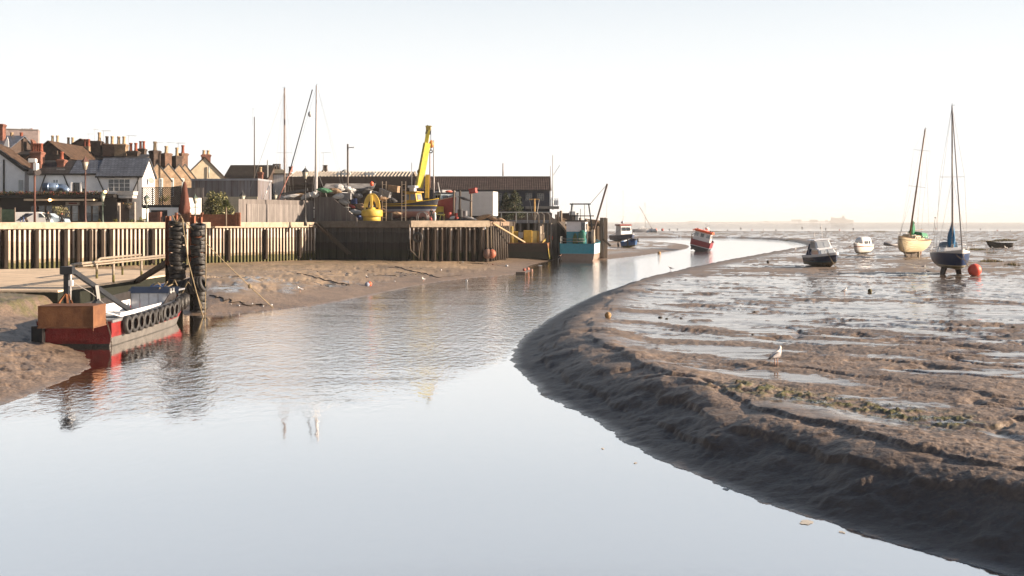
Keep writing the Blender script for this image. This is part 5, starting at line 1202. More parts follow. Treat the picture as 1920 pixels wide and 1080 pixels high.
mb=MB(); mb.sph((sx_(637),5.4,sz(319)),.55,12,8,sc=(1,1,.7)); mb.build('roof_vent',GALV,SA)
SD=thing('boat_shed','dark navy boarded boat shed with long brown pantile roof','shed',(X(915,168),168,QR),R(0)); s=168/F
sx_=lambda px:(px-915)*s; sz=lambda py:Zp(py,168)-QR
mb=MB(); mb.ext([(sx_(775),0,0),(sx_(775),9,0),(sx_(775),9,sz(357)),(sx_(775),4.5,sz(331)),(sx_(775),0,sz(357))],(sx_(1031)-sx_(775),0,0)); mb.build('wall',CLADN,SD)
pt=slate('pantile',(.075,.052,.046),.3,.75,.25)
mb=MB(); corr_roof(mb,sx_(774),sx_(1033.5),-.45,sz(356.5),4.5,sz(329),.36,.018); corr_roof(mb,sx_(774),sx_(1033.5),9.45,sz(356.5),4.5,sz(329),.36,.05); o=mb.build('roof',pt,SD,fix=False)
MB().b2(sx_(774),sx_(1033),4.3,4.7,sz(329.5),sz(328.3)).build('ridge',mat('ridge_tile',(.14,.11,.07),.8,.4,3),o)
MB().ext([(sx_(1033.2),-.5,sz(357.6)),(sx_(1033.2),4.5,sz(330)),(sx_(1033.2),4.5,sz(328.8)),(sx_(1033.2),-.5,sz(355.6))],(.12,0,0)).build('bargeboard',GREYW,SD)
MB().b2(sx_(774),sx_(1033),-.55,-.42,sz(358),sz(356)).build('gutter',BLACK,SD)
for a,b in ((930,940),(952,964),(986,997),(1008,1019)):
    window(SD,sx_(a),sx_(b),sz(375),sz(363),0,3,3,mat('faded_frame',(.16,.15,.14),.6,.3,4),GLASS,.05)
BAL=MB(); BAL.b2(sx_(985),sx_(1047),-2.2,0,sz(392),sz(387)); BAL.build('balcony',mat('grey_balcony',(.13,.125,.12),.7,.3,2),SD)
mb=MB()
for px in (1032,1036,1040,1044): mb.b2(sx_(px)-.04,sx_(px)+.04,-2.1,-2.0,sz(387),sz(373))
mb.b2(sx_(1031),sx_(1046),-2.12,-2.0,sz(374),sz(373)); mb.b2(sx_(1037),sx_(1046),-2.09,-2.03,sz(385),sz(376)); mb.build('balustrade',GREYW,SD)
def mast(name,label,px,pyb,pyt,Y,r,m=ALU,cross=(),wires=(),cat='mast'):
    t=thing(name,label,cat,(X(px,Y),Y,Zp(pyb,Y)))
    h=Zp(pyt,Y)-Zp(pyb,Y); MB().cyl((0,0,0),(0,0,h),r,r*.7,8).build('pole',m,t)
    for z,w_ in cross: MB().beam((-w_,0,h*z),(w_,0,h*z),.06).build('spreader',m,t)
    return t
fm=mast('flag_mast','tall pale flag mast with an angled gaff at the end of the navy shed',1036.5,392,291,166,.09,mat('pale_mast',(.50,.46,.42),.6,.2,4)); s=166/F
MB().beam((0,0,62*s),(13*s,0,82*s),.07).build('gaff',_MC['pale_mast'],fm); MB().cyl((0,0,-1*s),(0,0,22*s),.17,n=8).build('pole_foot',GREYW,fm)
mast('flag_mast','thin pole beside the pale flag mast on the shed balcony',1032,387,311,166.5,.05,WOOD)
mast('roof_pole','short leaning pole on the ridge of the navy shed',943,330,306,171,.10,MASTW)
# trailer
TL=thing('box_trailer','white box trailer parked on the timber quay','trailer',(X(889,141),141,QR),R(-14)); s=141/F
mb=MB(); mb.b2(-2.6,2.6,0,2.4,.75,3.95); mb.build('box',mat('trailer_white',(.62,.60,.57),.45,.1,1.5),TL,bevel=.03)
mb=MB(); mb.b2(-2.5,2.5,.2,2.2,.45,.75); mb.build('chassis',BLACK,TL)
for x in (1.0,1.9): MB().torus((x,.15,.45),.3,.14,'Y',18,8).build('wheel',RUBBER,TL)
MB().b2(2.6,2.64,.1,2.3,.8,3.9).build('rear_door',mat('trailer_door',(.70,.68,.64),.45,.1,1.5),TL)
mb=MB(); mb.b2(2.3,2.36,-.02,0,1.2,1.3); mb.build('marker_lamp',BLACK,TL)
# ------------------------------------------------------------------ yachts laid up in the yard: only masts and rigging clear the fence
def hullform(L,B,sheer,keel,bow_rise=.5,stern=.75,n=15,k=8,bowpow=2.2,deadrise=.55,rake=.5):
    """rings of a round bilged hull, stern at y=0 bow at y=L, keel bottom at z 0"""
    rings=[]
    for i in range(n):
        t=i/(n-1)
        w=B/2*(stern+(1-stern)*math.sin(min(1,t/.45)*math.pi/2)) if t<.45 else B/2*max(.012,(1-((t-.45)/.55)**bowpow))
        zs=sheer+bow_rise*max(0,(t-.2)/.8)**1.8+.06*(1-t)**2; zk=keel+(sheer-keel)*.30*max(0,(.25-t)/.25)**1.3+(zs-keel)*.55*max(0,(t-.78)/.22)**2.2
        y=L*t-rake*0
        r=[]
        for j in range(2*k+1):
            u=(j-k)/k; a=abs(u); sg=-1 if u<0 else 1
            x=w*(1-(1-a)**(1/deadrise if False else 1.9)) if a<1 else w
            z=zk+(zs-zk)*(a**2.1)
            r.append((sg*x,y+rake*((z-zk)/(sheer-keel+1e-6))*t**6,z))
        rings.append(r)
    return rings
def deck_from(rings,off=.0,inset=.0,i0=0,i1=None):
    mb=MB(); rs=rings[i0:i1]
    L_=[r[0] for r in rs]; Rr=[r[-1] for r in rs]
    vs=[(p[0]+inset,p[1],p[2]+off) for p in L_]+[(p[0]-inset,p[1],p[2]+off) for p in Rr]; n=len(rs)
    mb.add(vs,[(i,i+1,n+i+1,n+i) for i in range(n-1)]); return mb
def rail_from(rings,w,h,dz=0,out=.02):
    mb=MB()
    for sd_ in (0,-1):
        sg=-1 if sd_==0 else 1
        rg=[[(p[0]+sg*out,p[1],p[2]+dz),(p[0]+sg*out,p[1],p[2]+dz+h),(p[0]+sg*(out-w),p[1],p[2]+dz+h),(p[0]+sg*(out-w),p[1],p[2]+dz)] for p in [r[sd_] for r in rings]]
        mb.loft(rg,closed=True,smooth=False)
    return mb
def yacht(name,label,loc,rz,L,B,sheer,bands,mastm,mast_h,mast_r,rx=0,ry=0,keels='twin',cover=None,cabinm=None,cabin=True,group=None,stays=True,boom=True,furl=True,matname=None,railm=None,spread=(.5,),mast_t=.58,cat='sailing boat'):
    t=thing(name,label,cat,loc,rz,group,rx,ry)
    kl=.75 if keels else .15
    rings=hullform(L,B,sheer,kl,.42)
    hm=mat(matname or name+'_hull',(.5,.5,.5),.35,.12,2.0,bands=bands,bandnoise=.03)
    MB().loft(rings,cap=(True,True)).build('hull',hm,t)
    deck_from(rings,-.03).build('deck',cabinm or WHITE,t); rail_from(rings,.07,.07).build('toe_rail',railm or WHITE,t)
    if keels=='twin':
        for sg in (-1,1):
            mb=MB(); mb.loft([[(sg*(B*.17)-.09,L*.36,kl+.35),(sg*B*.17+.09,L*.36,kl+.35),(sg*B*.17+.09,L*.60,kl+.35),(sg*B*.17-.09,L*.60,kl+.35)],[(sg*B*.27-.07,L*.38,-.05),(sg*B*.27+.07,L*.38,-.05),(sg*B*.27+.07,L*.55,-.05),(sg*B*.27-.07,L*.55,-.05)]],closed=True,smooth=False); mb.build('bilge_keel',mat('antifouled_keel',(.075,.055,.04),.8,.4,4),t)
        MB().b2(-.06,.06,.15,.75,.0,kl+.5).build('rudder',mat('rudder_brown',(.18,.10,.07),.7,.4,4),t)
    elif keels:
        MB().ext([(-.09,L*.12,0),(-.09,L*.55,.0),(-.09,L*.80,kl+.05),(-.09,L*.12,kl+.3)],(.18,0,0)).build('keel',mat('antifouled_keel',(.075,.055,.04),.8,.4,4),t)
        MB().b2(-.05,.05,-.1,.42,.25,sheer-.2).build('rudder',mat('rudder_brown',(.18,.10,.07),.7,.4,4),t)
    my=L*mast_t
    if cabin:
        cm=cabinm or WHITE
        mb=MB(); mb.frust(-B*.33,B*.33,L*.26,L*.70,sheer,sheer+.58,.12,.05,.55); mb.build('cabin',cm,t,bevel=.05)
        for sg in (-1,1):
            for yy in (.36,.48,.58):
                o=MB(); xx=B*.33-.06; o.ext([(sg*(xx-.015),L*yy,sheer+.22),(sg*(xx-.015),L*yy+.5,sheer+.22),(sg*(xx-.055),L*yy+.45,sheer+.43),(sg*(xx-.055),L*yy+.05,sheer+.43)],(sg*.03,0,0)); o.build('window',GLASS,t)
        mb=MB(); mb.b2(-.3,.3,L*.40,L*.50,sheer+.58,sheer+.66); mb.build('hatch',GREYW,t)
    mz=sheer+.55 if cabin else sheer
    MB().cyl((0,my,mz),(0,my-.15,mz+mast_h),mast_r,mast_r*.7,10).build('mast',mastm,t)
    top=Vector((0,my-.15,mz+mast_h))
    wm=WIRE
    for sp in spread:
        MB().beam((-B*.36,my-.08,mz+mast_h*sp),(B*.36,my-.08,mz+mast_h*sp),.04,.03).build('spreader',mastm,t)
    if stays:
        w_=.011
        bow=rings[-1][0]
        MB().tube([(0,bow[1]-.05,bow[2]),tuple(top)],w_*(5 if furl else 1),6).build('forestay',mat('furled_sail',(.30,.29,.30),.7,.3,6) if furl else wm,t)
        for sg in (-1,1):
            MB().tube([(sg*B*.3,.1,sheer),tuple(top)],w_,4).build('backstay',wm,t)
            P=[(sg*B*.46,my-.3,sheer+.1)]
            for sp in spread: P.append((sg*B*.36,my-.08,mz+mast_h*sp))
            P.append(tuple(top)); MB().tube(P,w_,4).build('shroud',wm,t)
            MB().tube([(sg*B*.46,my+.25,sheer+.1),(0,my-.08,mz+mast_h*(spread[0] if spread else .5))],w_,4).build('shroud',wm,t)
        mb=MB(); mb.cyl(tuple(top),tuple(top+Vector((0,0,.25))),.02,n=5); mb.beam(top+V(-.25,0,.08),top+V(.12,0,.08),.03); mb.build('wind_vane',BLACK,t)
    if boom:
        MB().cyl((0,my-.1,mz+.55),(0,L*.08,mz+.75),.055,n=8).build('boom',mastm,t)
    if cover is not None:
        rg=[]
        for i in range(8):
            u=i/7; y=my+.12-(my-L*.12)*u; r=.34*(1-.55*u); hgt=1.9*(1-u)**2.2
            rg.append([(r*.55*math.cos(a)*(1+.12*math.sin(3*a+9*u)),y,mz+.55+.2*u+(.12+r*.5)+( hgt*.5+ r*.8)*math.sin(a)*.9+hgt*.35) for a in [2*math.pi*q/12 for q in range(12)]])
        MB().loft(rg,closed=True).build('sail_cover',cover,t)
    # pulpit and stanchions
    b=rings[-2][0]; bow=rings[-1][0]
    mb=MB(); zz=bow[2]+.5
    mb.tube([(-B*.22,L*.84,bow[2]+.0),(-B*.2,L*.86,zz),(-.05,L+.1,zz+.05),(.05,L+.1,zz+.05),(B*.2,L*.86,zz),(B*.22,L*.84,bow[2])],.018,5); mb.cyl((0,L+.0,bow[2]-.05),(0,L+.08,zz+.03),.018,n=5); mb.build('pulpit',ALU,t)
    mb=MB(); zz=sheer+.6
    mb.tube([(-B*.34,.6,sheer),(-B*.34,.55,zz),(-B*.30,.05,zz),(B*.30,.05,zz),(B*.34,.55,zz),(B*.34,.6,sheer)],.018,5); mb.build('pushpit',ALU,t)
    for sg in (0,-1):
        mb=MB(); P=[]
        for i in range(3,12,2):
            p=rings[i][sg]; x=p[0]*.95; mb.cyl((x,p[1],p[2]),(x,p[1],p[2]+.55),.014,n=4); P.append((x,p[1],p[2]+.54))
        mb.tube(P,.009,4); mb.build('guard_rail',ALU,t)
    return t
Wb=[(0,(.10,.03,.025)),(1.25,(.55,.54,.52)),(3,(.6,.6,.58))]
yacht('laid_up_yacht','laid up yacht behind the board fence with slender brown grey mast',(X(538,141),138.5,QR-.8),R(8),8.5,2.7,2.1,Wb,mat('grey_brown_mast',(.24,.19,.17),.6,.3,3),Zp(163,141)-QR-2.0,.14,cover=None,furl=False,mast_t=.35,spread=(.46,))
yacht('laid_up_yacht','laid up yacht behind the board fence with thick white mast',(X(592,143)+4.6,143,QR-.8),R(82),9.5,2.9,2.1,Wb,mat('thick_white_mast',(.60,.58,.58),.5,.15,3),Zp(157,143)-QR-2.0,.23,cover=None,furl=False,mast_t=.5,spread=(),boom=False)
for nm,lab,a,b,r,m in (('rigging_line','dark furled forestay slanting up to the thick white mast',(541,330),(583,168),.07,BLACK),('rigging_line','pale wire slanting from the corrugated shed up to the brown mast',(455,395),(532,166),.02,WIRE),('rigging_line','red and white pole leaning beside the brown mast',(517,385),(546,312),.07,mat('red_white_pole',(.42,.18,.14),.6,.5,6)),('rigging_line','pale rod leaning over the top of the board fence',(492,379),(503,343),.05,ALU),('rigging_line','twin wires slanting down right of the thick white mast',(615,375),(596,330),.03,WIRE)):
    Y=139.0; mb=MB(); mb.tube([(X(a[0],Y),Y,Zp(a[1],Y)),(X(b[0],Y),Y+1,Zp(b[1],Y+1))],r,6); tag(mb.build(nm,m),lab,'rigging')
radar=MB(); radar.sph((0,0,0),.3,10,8,sc=(1,1,1.3)); ro=radar.build('radar_reflector',GREYW); ro.location=(X(581.5,141),141,Zp(214,141)); tag(ro,'small grey cylinder reflector fixed to the thick white mast','radar reflector')
mast('boom_spar','thin dark mast with a short aerial whip behind the corrugated shed',477,345,219,168,.10,mat('pole_brown',(.10,.08,.07),.7,.3,4)); aerial(None,'thin whip aerial on the dark mast left of the yard',X(474,168),168,Zp(236,168),Zp(203,168),.4,.2,2)
sp=MB(); sp.cyl((0,0,0),(16.5*0+5.2,.3,-.45),.14,n=8); so2=sp.build('spare_boom',ALU); so2.location=(X(595,137),137,Zp(358,137)); tag(so2,'long white aluminium boom lying across the boat gear','boom')
for (px,py,lab) in ((606,285,'thin aerial left of the shed roof pots'),): aerial(None,lab,X(px,175),175,Zp(345,175),Zp(py,175),.8,.1,3)
cp=thing('chimney_stack','dark chimney with two pots above the corrugated roof','chimney',(X(609.5,190),190,Zp(330,190))); chimney(cp,0,0,-3,Zp(319,190)-Zp(330,190),11*190/F*.8,.8,POTD,2,POTD,.9)
# heaped boat gear: each piece its own thing
GEAR=[mat('gear_white',(.48,.47,.46),.6,.3,4),mat('gear_dark',(.04,.04,.045),.6,.3,4),mat('gear_tan',(.30,.20,.12),.7,.4,4),mat('gear_blue',(.05,.09,.25),.6,.3,4),mat('gear_red',(.35,.06,.05),.6,.3,4),mat('gear_green',(.06,.18,.10),.6,.3,4),mat('gear_grey',(.20,.20,.21),.6,.3,4)]
GN=['white','black','tan','blue','red','green','grey']
def tarp(px,py,w,h,mi,i,kind):
    Y=136.5+random.uniform(-1.2,1.6); x=X(px,Y); z=Zp(py,Y); mb=MB()
    if kind=='bundle':
        rg=[]
        for a in range(7):
            u=a/6*2-1; r=max(.02,(1-abs(u)**2.5))
            rg.append([(u*w/2,r*h*.5*math.cos(b)*random.uniform(.75,1.1),r*h*.5*math.sin(b)*random.uniform(.7,1.1)) for b in [2*math.pi*q/9 for q in range(9)]])
        mb.loft(rg,closed=True,smooth=False)
    elif kind=='crate':
        mb.b2(-w/2,w/2,-.3,.3,-h/2,h/2); mb.b2(-w/2-.03,w/2+.03,-.33,.33,h/2-.08,h/2+.02); mb.b2(-w/2-.03,w/2+.03,-.33,.33,-h/2,-h/2+.08)
    elif kind=='pole':
        mb.cyl((-w/2,0,-h/2),(w/2,.2,h/2),.05,n=6)
    elif kind=='drum':
        w*=.62; h*=.75
        mb.lathe([(w/2*.95,-h/2),(w/2,-h/2+.03),(w/2*.96,-h/6),(w/2,-h/6+.03),(w/2*.96,h/6),(w/2,h/6+.03),(w/2*.96,h/2-.03),(w/2,h/2)],n=14)
    o=mb.build({'bundle':'gear_bundle','crate':'gear_crate','pole':'gear_pole','drum':'gear_drum'}[kind],GEAR[mi]); o.location=(x,Y,z); o.rotation_euler=(0,random.uniform(-.35,.35) if kind!='drum' else 0,random.uniform(-.5,.5)); return o,Y
gear=[(608,357,2.2,.7,5,'bundle','small green tarpaulin bundle by the foot of the white mast'),(637,352,1.5,1.0,0,'bundle','white sheet bundle topmost on the gear heap'),(652,353,1.2,.7,0,'bundle','pale sail bundle beside the street light pole'),(628,358,2.0,.8,2,'bundle','tan bundle in the gear heap'),(660,358,1.4,.8,0,'bundle','white bundle right of the street light pole'),(636,368,1.8,.8,0,'bundle','grey white inflatable roll at the middle of the gear heap'),(652,368,1.2,.8,6,'crate','grey crate in the middle of the gear heap'),(664,377,1.3,.9,3,'drum','blue drum low in the gear heap'),(672,366,1.5,.9,6,'bundle','grey sheet right of the middle of the gear heap'),(684,357,2.6,.8,1,'bundle','dark cover over the winch behind the buoy'),(645,378,1.8,.8,0,'bundle','pale folded dinghy cover above the sloping fence'),(660,387,1.2,.5,4,'bundle','red and pink net bundle above the fence slope'),(668,397,1.9,.7,0,'bundle','white dinghy bow left of the yellow buoy'),(676,386,1.4,.8,2,'bundle','tan net heap beside the yellow buoy'),(545,368,2.6,.5,0,'bundle','white liferaft roll just above the board fence'),(560,366,2.0,.5,2,'bundle','tan rope heap just above the board fence'),(575,368,1.4,.5,0,'crate','white crate just above the board fence'),(590,365,1.2,.9,0,'bundle','white hump beside the thick mast foot'),(552,360,3.4,.25,1,'crate','black pallet rack behind the board fence'),(718,372,1.6,.6,2,'bundle','tan orange bundle between the two ladders'),(722,362,1.6,.7,6,'crate','grey crate between the two ladders'),(735,376,1.5,.8,1,'bundle','black net heap left of the yellow cabined boat'),(706,367,1.2,.9,6,'crate','grey machinery box left of the first ladder'),(738,354,1.5,.8,2,'crate','buff box on top between the ladders'),(719,405,2.2,.9,1,'crate','dark crate at the foot between the ladders'),(745,400,1.4,.5,2,'bundle','tan rope pile beneath the yellow boat hull'),(673,408,1.0,.7,3,'drum','small blue drum at the foot of the yellow buoy'),(715,393,1.4,.4,2,'bundle','orange buoyant roll between the ladders'),(863,400,1.2,1.3,1,'drum','dark gas bottle left of the trailer'),(856,405,.9,1.0,4,'drum','rusty red drum by the red boat bow'),(872,402,1.0,1.2,6,'drum','grey gas bottle left of the trailer'),(842,403,1.0,.9,4,'drum','red drum below the red boat bow'),(848,408,.8,.5,0,'bundle','white sack by the red drums'),(900,409,3.4,.6,2,'bundle','tan coil of rope heaped on the quay edge'),(922,409,2.2,.5,2,'bundle','brown rope heap near the end of the timber quay'),(882,409,2.0,.4,0,'bundle','pale rope heap on the quay edge by the trailer'),(940,412,1.4,.5,2,'bundle','frayed net heap on the very end of the timber quay'),(872,373,2.0,.4,1,'bundle','dark engine part leaning on the trailer'),(887,358,.9,.6,4,'crate','red orange box on a post above the trailer roof')]
for i,(px,py,w_,h_,mi,kd,lab) in enumerate(gear):
    o,_=tarp(px,py,w_,h_,mi,i,kd); tag(o,lab,{'bundle':'bundle','crate':'crate','pole':'pole','drum':'drum'}[kd])
for i,(px,pt,pb,lab,m) in enumerate(((862,357,412,'dark post beside the trailer, left of two',DWOOD),(883,355,412,'rust topped post in front of the white trailer',WOOD),(851,357,410,'yellow grey post left of the trailer',WOOD),(694,352,372,'white wing shaped panel standing behind the buoy',WHITE))):
    Y=137.6; mb=MB(); z0,z1=Zp(pb,Y),Zp(pt,Y); mb.tube([(X(px,Y),Y,z0),(X(px,Y),Y,(z0+z1)/2),(X(px,Y)+.05,Y,z1)],[.16,.15,.13],8); tag(mb.build('timber_post',m),lab,'post')
ob=MB(); ob.lathe([(.05,-.4),(.3,-.25),(.34,0),(.3,.3),(.12,.4),(.05,.5)],n=12); ob=ob.build('orange_lamp',ORANGE); ob.scale=(.72,.72,.72); ob.location=(X(697,138),138,Zp(345,138)); tag(ob,'bright orange marker float on top of the gear heap','float')
# yellow mooring buoy
MBY=thing('mooring_buoy','big yellow mooring buoy with arched lifting frame on the quay','buoy',(X(697.5,135),135,QR)); YB=mat('buoy_yellow',(.60,.42,.10),.55,.3,2,col2=(.52,.34,.03))
mb=MB(); mb.lathe([(1.05,.06),(1.12,.1),(1.12,.58),(1.08,.62)],n=28); mb.lathe([(1.30,.62),(1.36,.68),(1.36,1.22),(1.30,1.42),(1.25,1.46),(.55,1.55),(.5,1.75),(.25,1.8)],n=28); mb.build('float',YB,MBY)
mb=MB()
def arch(y,ro,ri,z0,th):
    m_=MB(); n=18; pts=[]
    for i in range(n+1): a=math.pi*i/n; pts.append((math.cos(a),math.sin(a)))
    rg=[]
    for c,s_ in pts: rg.append([(ro*c,y-th/2,z0+ro*1.75*s_),(ro*c,y+th/2,z0+ro*1.75*s_),(ri*c,y+th/2,z0+ri*1.75*s_),(ri*c,y-th/2,z0+ri*1.75*s_)])
    m_.loft(rg,closed=True,smooth=False); return m_
o=arch(0,1.03,.55,1.78,.55); o.b2(-1.03,-.80,-.16,.16,1.45,1.8); o.b2(.80,1.03,-.16,.16,1.45,1.8); o.build('lifting_arch',YB,MBY)
o=arch(0,.98,.62,1.78,.3)
for i_,p_ in enumerate(o.v): o.v[i_]=(p_[1]*.9,p_[0]*.8,p_[2]-.02)
o.build('cross_arch',YB,MBY)
o=MB(); o.b2(-.27,.27,-.25,.25,1.75,2.05); o.build('lamp_box',GREYW,MBY)
for x in (-.32,.34): MB().tube([(x,-.05,1.75),(x*.8,-.12,2.2),(x*.7,-.05,2.5)],.06,6).build('shackle',BLACK,MBY)
# ladders
def ladder(px,pt,pb,lab,Y):
    t=thing('ladder',lab,'ladder',(X(px,Y),Y,QR)); h=Zp(pt,Y)-QR; w_=.24
    for sg in (-1,1): MB().b2(sg*w_-.05,sg*w_+.05,-.05,.05,0,h).build('side_rail',mat('ladder_wood',(.42,.33,.25),.8,.35,3),t)
    mb=MB()
    for i in range(7): z=.5+i*(h-.9)/6; mb.b2(-w_+.05,w_-.05,-.03,.03,z-.04,z+.04)
    mb.build('rungs',_MC['ladder_wood'],t)
ladder(720.5,340,411,'pale wooden ladder standing upright behind the yellow buoy',136); ladder(757,340,410,'pale wooden ladder standing upright against the yellow cabined boat',134.6)
# hooped rail on the quay edge
HR=thing('hoop_rail','dark hooped safety rail of a ladder on the quay edge below the boats','railing',(X(791.5,134.2),134.0,QR))
for yy in (0,.0): pass
for k,(off) in enumerate((-.02,.16)): MB().tube([(-.65+off,k*.3,0),(-.65+off,k*.3,.65),(-.5+off,k*.3,1.0),(-.2+off,k*.3,1.17),(.2+off,k*.3,1.17),(.5+off,k*.3,1.0),(.65+off,k*.3,.65),(.65+off,k*.3,0)],.045,6).build('hoop',STEEL,HR)
# yellow cabined boat on the hard
def workbt(name,label,loc,rz,L,B,sheer,bands,railm,matname,ry=0):
    t=thing(name,label,'boat',loc,rz,None,0,ry); rings=hullform(L,B,sheer,.15,.75,.8,bowpow=2.4)
    MB().loft(rings).build('hull',mat(matname,(.5,.5,.5),.5,.2,2,bands=bands,bandnoise=.04),t)
    deck_from(rings,-.25).build('deck',mat('work_deck',(.22,.21,.2),.7,.3,3),t); rail_from(rings,.1,.09,0,.05).build('rubbing_strake',railm,t); return t,rings
yb_,rg=workbt('fishing_boat','navy and pink hulled fishing boat with mustard yellow wheelhouse on the quay',(X(727,141.5),141.5,QR+.15),R(-112),7.2,3.0,2.05,[(-1,(.12,.03,.03)),(.35,(.40,.20,.17)),(1.15,(.30,.31,.36)),(1.45,(.03,.035,.07)),(1.85,(.5,.33,.02)),(1.95,(.04,.04,.05)),(3,(.45,.36,.22))],YEL,'fishing_hull')
MUST=mat('mustard_paint',(.50,.30,.03),.5,.25,3)
mb=MB(); mb.frust(-.95,.95,2.9,4.9,1.7,3.65,.1,.05,.35); mb.build('wheelhouse',MUST,yb_,bevel=.06)
MB().frust(-1.05,1.05,2.8,4.85,3.65,3.78,.03,.03,.03).build('wheelhouse_roof',mat('brown_yellow_roof',(.40,.24,.03),.6,.3,3),yb_)
for sg in (-1,1):
    for y0,y1 in ((3.05,3.65),(3.85,4.5)): MB().ext([(sg*.885,y0,2.65),(sg*.885,y1,2.65),(sg*.865,y1,3.4),(sg*.865,y0,3.4)],(sg*.05,0,0)).build('window',CGLASS,yb_)
MB().ext([(-.6,4.74,2.7),(.6,4.74,2.7),(.55,4.61,3.4),(-.55,4.61,3.4)],(0,.05,0)).build('window',CGLASS,yb_)
mb=MB(); mb.frust(-.55,.55,5.0,6.0,1.9,2.45,.12,.1,.3); mb.build('fore_hatch',mat('orange_yellow_hatch',(.55,.27,.04),.5,.3,3),yb_,bevel=.05)
mb=MB(); mb.b2(-.35,.35,3.4,4.1,3.78,4.25); mb.b2(-.5,.5,3.2,4.3,4.25,4.55); mb.build('radar_mount',GREYW,yb_,bevel=.05)
mast('whip_mast','thin mast with small instruments above the yellow wheelhouse',772,350,305,141,.06,STEEL)
mb=MB(); mb.b2(-.4,.4,.0,.3,0,.35); cb_=thing('timber_cradle','timber blocks and props under the yellow wheelhouse boat','props',(X(765,139),139,QR))
for i,(x,w_) in enumerate(((-2.4,.5),(-1.0,.4),(.6,.5),(2.0,.4))): MB().b2(x-w_/2,x+w_/2,-.2,.3,0,.62).build('block',DWOOD,cb_)
# crane
CN=thing('crane','yellow telescopic crane with steeply raised jib above the boats','crane',(X(796,143),143,QR)); s=143/F; cz=lambda py:Zp(py,143)-QR; cx=lambda px:(px-796)*s
JY=mat('jib_yellow',(.52,.43,.04),.45,.25,2)
mb=MB(); mb.beam((cx(785),0,cz(352)),(cx(800),.6,cz(268)),.68,.8); mb.build('jib',JY,CN)
mb=MB(); mb.beam((cx(794),.4,cz(300)),(cx(803),.75,cz(238)),.50,.56); mb.build('jib_extension',JY,CN)
mb=MB(); mb.beam((cx(801),.7,cz(251)),(cx(802.8),.75,cz(244)),.54,.60); mb.build('jib_band',BLACK,CN)
mb=MB(); mb.b2(cx(798),cx(807),.3,1.2,cz(243),cz(235)); mb.b2(cx(797),cx(809),.5,.7,cz(237),cz(235.5)); mb.build('jib_head',mat('jib_head_yellow',(.40,.30,.06),.5,.4,3),CN)
mb=MB(); mb.b2(cx(800),cx(802),.6,.9,cz(236),cz(233.5)); mb.build('jib_pin',BLACK,CN)
mb=MB(); mb.beam((cx(801),-.4,cz(372)),(cx(801),.3,cz(328)),.5,.55); mb.build('lift_ram',mat('ram_yellow',(.48,.30,.03),.5,.3,3),CN)
mb=MB(); mb.cyl((cx(807),.9,cz(241)),(cx(806.5),.9,cz(282)),.04,n=5); mb.build('hoist_wire',BLACK,CN)
mb=MB(); mb.lathe([(.05,-.5),(.32,-.3),(.36,.1),(.2,.5),(.06,.6)],n=10); o=mb.build('hook_block',mat('hook_orange',(.50,.22,.08),.6,.4,4),CN); o.location=(cx(808),.9,cz(270))
mb=MB(); mb.torus((cx(807),.9,cz(283)),.2,.07,'Y',14,6); mb.build('hook',BLACK,CN)
mb=MB(); mb.torus((0,0,0),.28,.1,'Y',14,8); o=mb.build('hose_reel',mat('reel_dark_yellow',(.25,.18,.03),.6,.3,4),CN); o.location=(cx(787),.1,cz(322))
mb=MB(); mb.b2(-1.6,2.6,-1.0,2.4,.7,2.0); mb.build('crane_body',mat('crane_body_yellow',(.45,.33,.03),.5,.3,3),CN,bevel=.06)
for x in (-1.0,1.9):
    for y in (-.9,2.2): MB().torus((x,y,.55),.36,.19,'Y',18,8).build('wheel',RUBBER,CN)
# red boat on the hard
rb_,rg=workbt('fishing_boat','dark red hulled fishing boat with pale blue wheelhouse on the quay',(X(818,148.5),148.5,QR+.15),R(-158),7.6,3.1,2.35,[(-1,(.05,.10,.05)),(.0,(.30,.05,.055)),(3.5,(.30,.05,.055))],mat('pale_strake',(.5,.42,.36),.6,.2,3),'red_boat_hull')
PBL=mat('pale_blue_wheelhouse',(.36,.44,.50),.5,.2,2.5)
mb=MB(); mb.frust(-1.2,1.2,2.9,5.6,2.3,3.65,.1,.05,.3); mb.build('wheelhouse',PBL,rb_,bevel=.05)
MB().b2(-1.3,1.3,2.8,5.55,3.65,3.75).build('wheelhouse_roof',BLACK,rb_)
for x0,x1 in ((-.95,-.1),(.15,.85)): MB().ext([(x0,5.52,2.75),(x1,5.52,2.75),(x1,5.42,3.4),(x0,5.42,3.4)],(0,.05,0)).build('window',GLASS if x0>0 else CGLASS,rb_)
for yy in (3.3,4.4): MB().ext([(1.155,yy,2.75),(1.155,yy+.75,2.75),(1.115,yy+.75,3.4),(1.115,yy,3.4)],(.05,0,0)).build('window',GLASS,rb_)
mb=MB(); mb.sph((-.3,4.6,3.9),.38,12,8,sc=(1.4,.8,.45)); mb.build('liferaft',mat('raft_red',(.50,.10,.06),.5,.3,3),rb_)
mb=MB(); mb.b2(-1.0,.3,3.0,3.6,3.75,4.15); mb.build('roof_locker',GREYW,rb_)
mast('boat_mast','pale mast of the dark red boat with a light arm',813.5,380,263,146,.12,mat('pale_grey_mast',(.45,.42,.42),.5,.2,3),((.42,.5),))
mast('boat_mast','thin rust coloured post right behind the crane jib',806,352,285,147,.09,mat('rust_mast',(.26,.15,.12),.7,.3,3))
MB_=MB(); MB_.cyl((0,0,0),(-.5,0,3.0),.06,n=6); o=MB_.build('derrick_spar',ALU); o.location=(X(828,146),146,Zp(383,146)); tag(o,'short slanted spar behind the red boat wheelhouse','spar')
mb=MB(); mb.b2(-1.7,1.2,0,1.5,2.4,4.3); o=mb.build('grey_container',mat('container_grey',(.26,.28,.32),.6,.3,2,stripe=(0,.35,.7))); o.location=(X(838,151),151,QR); tag(o,'grey ribbed container behind the red boat','container')
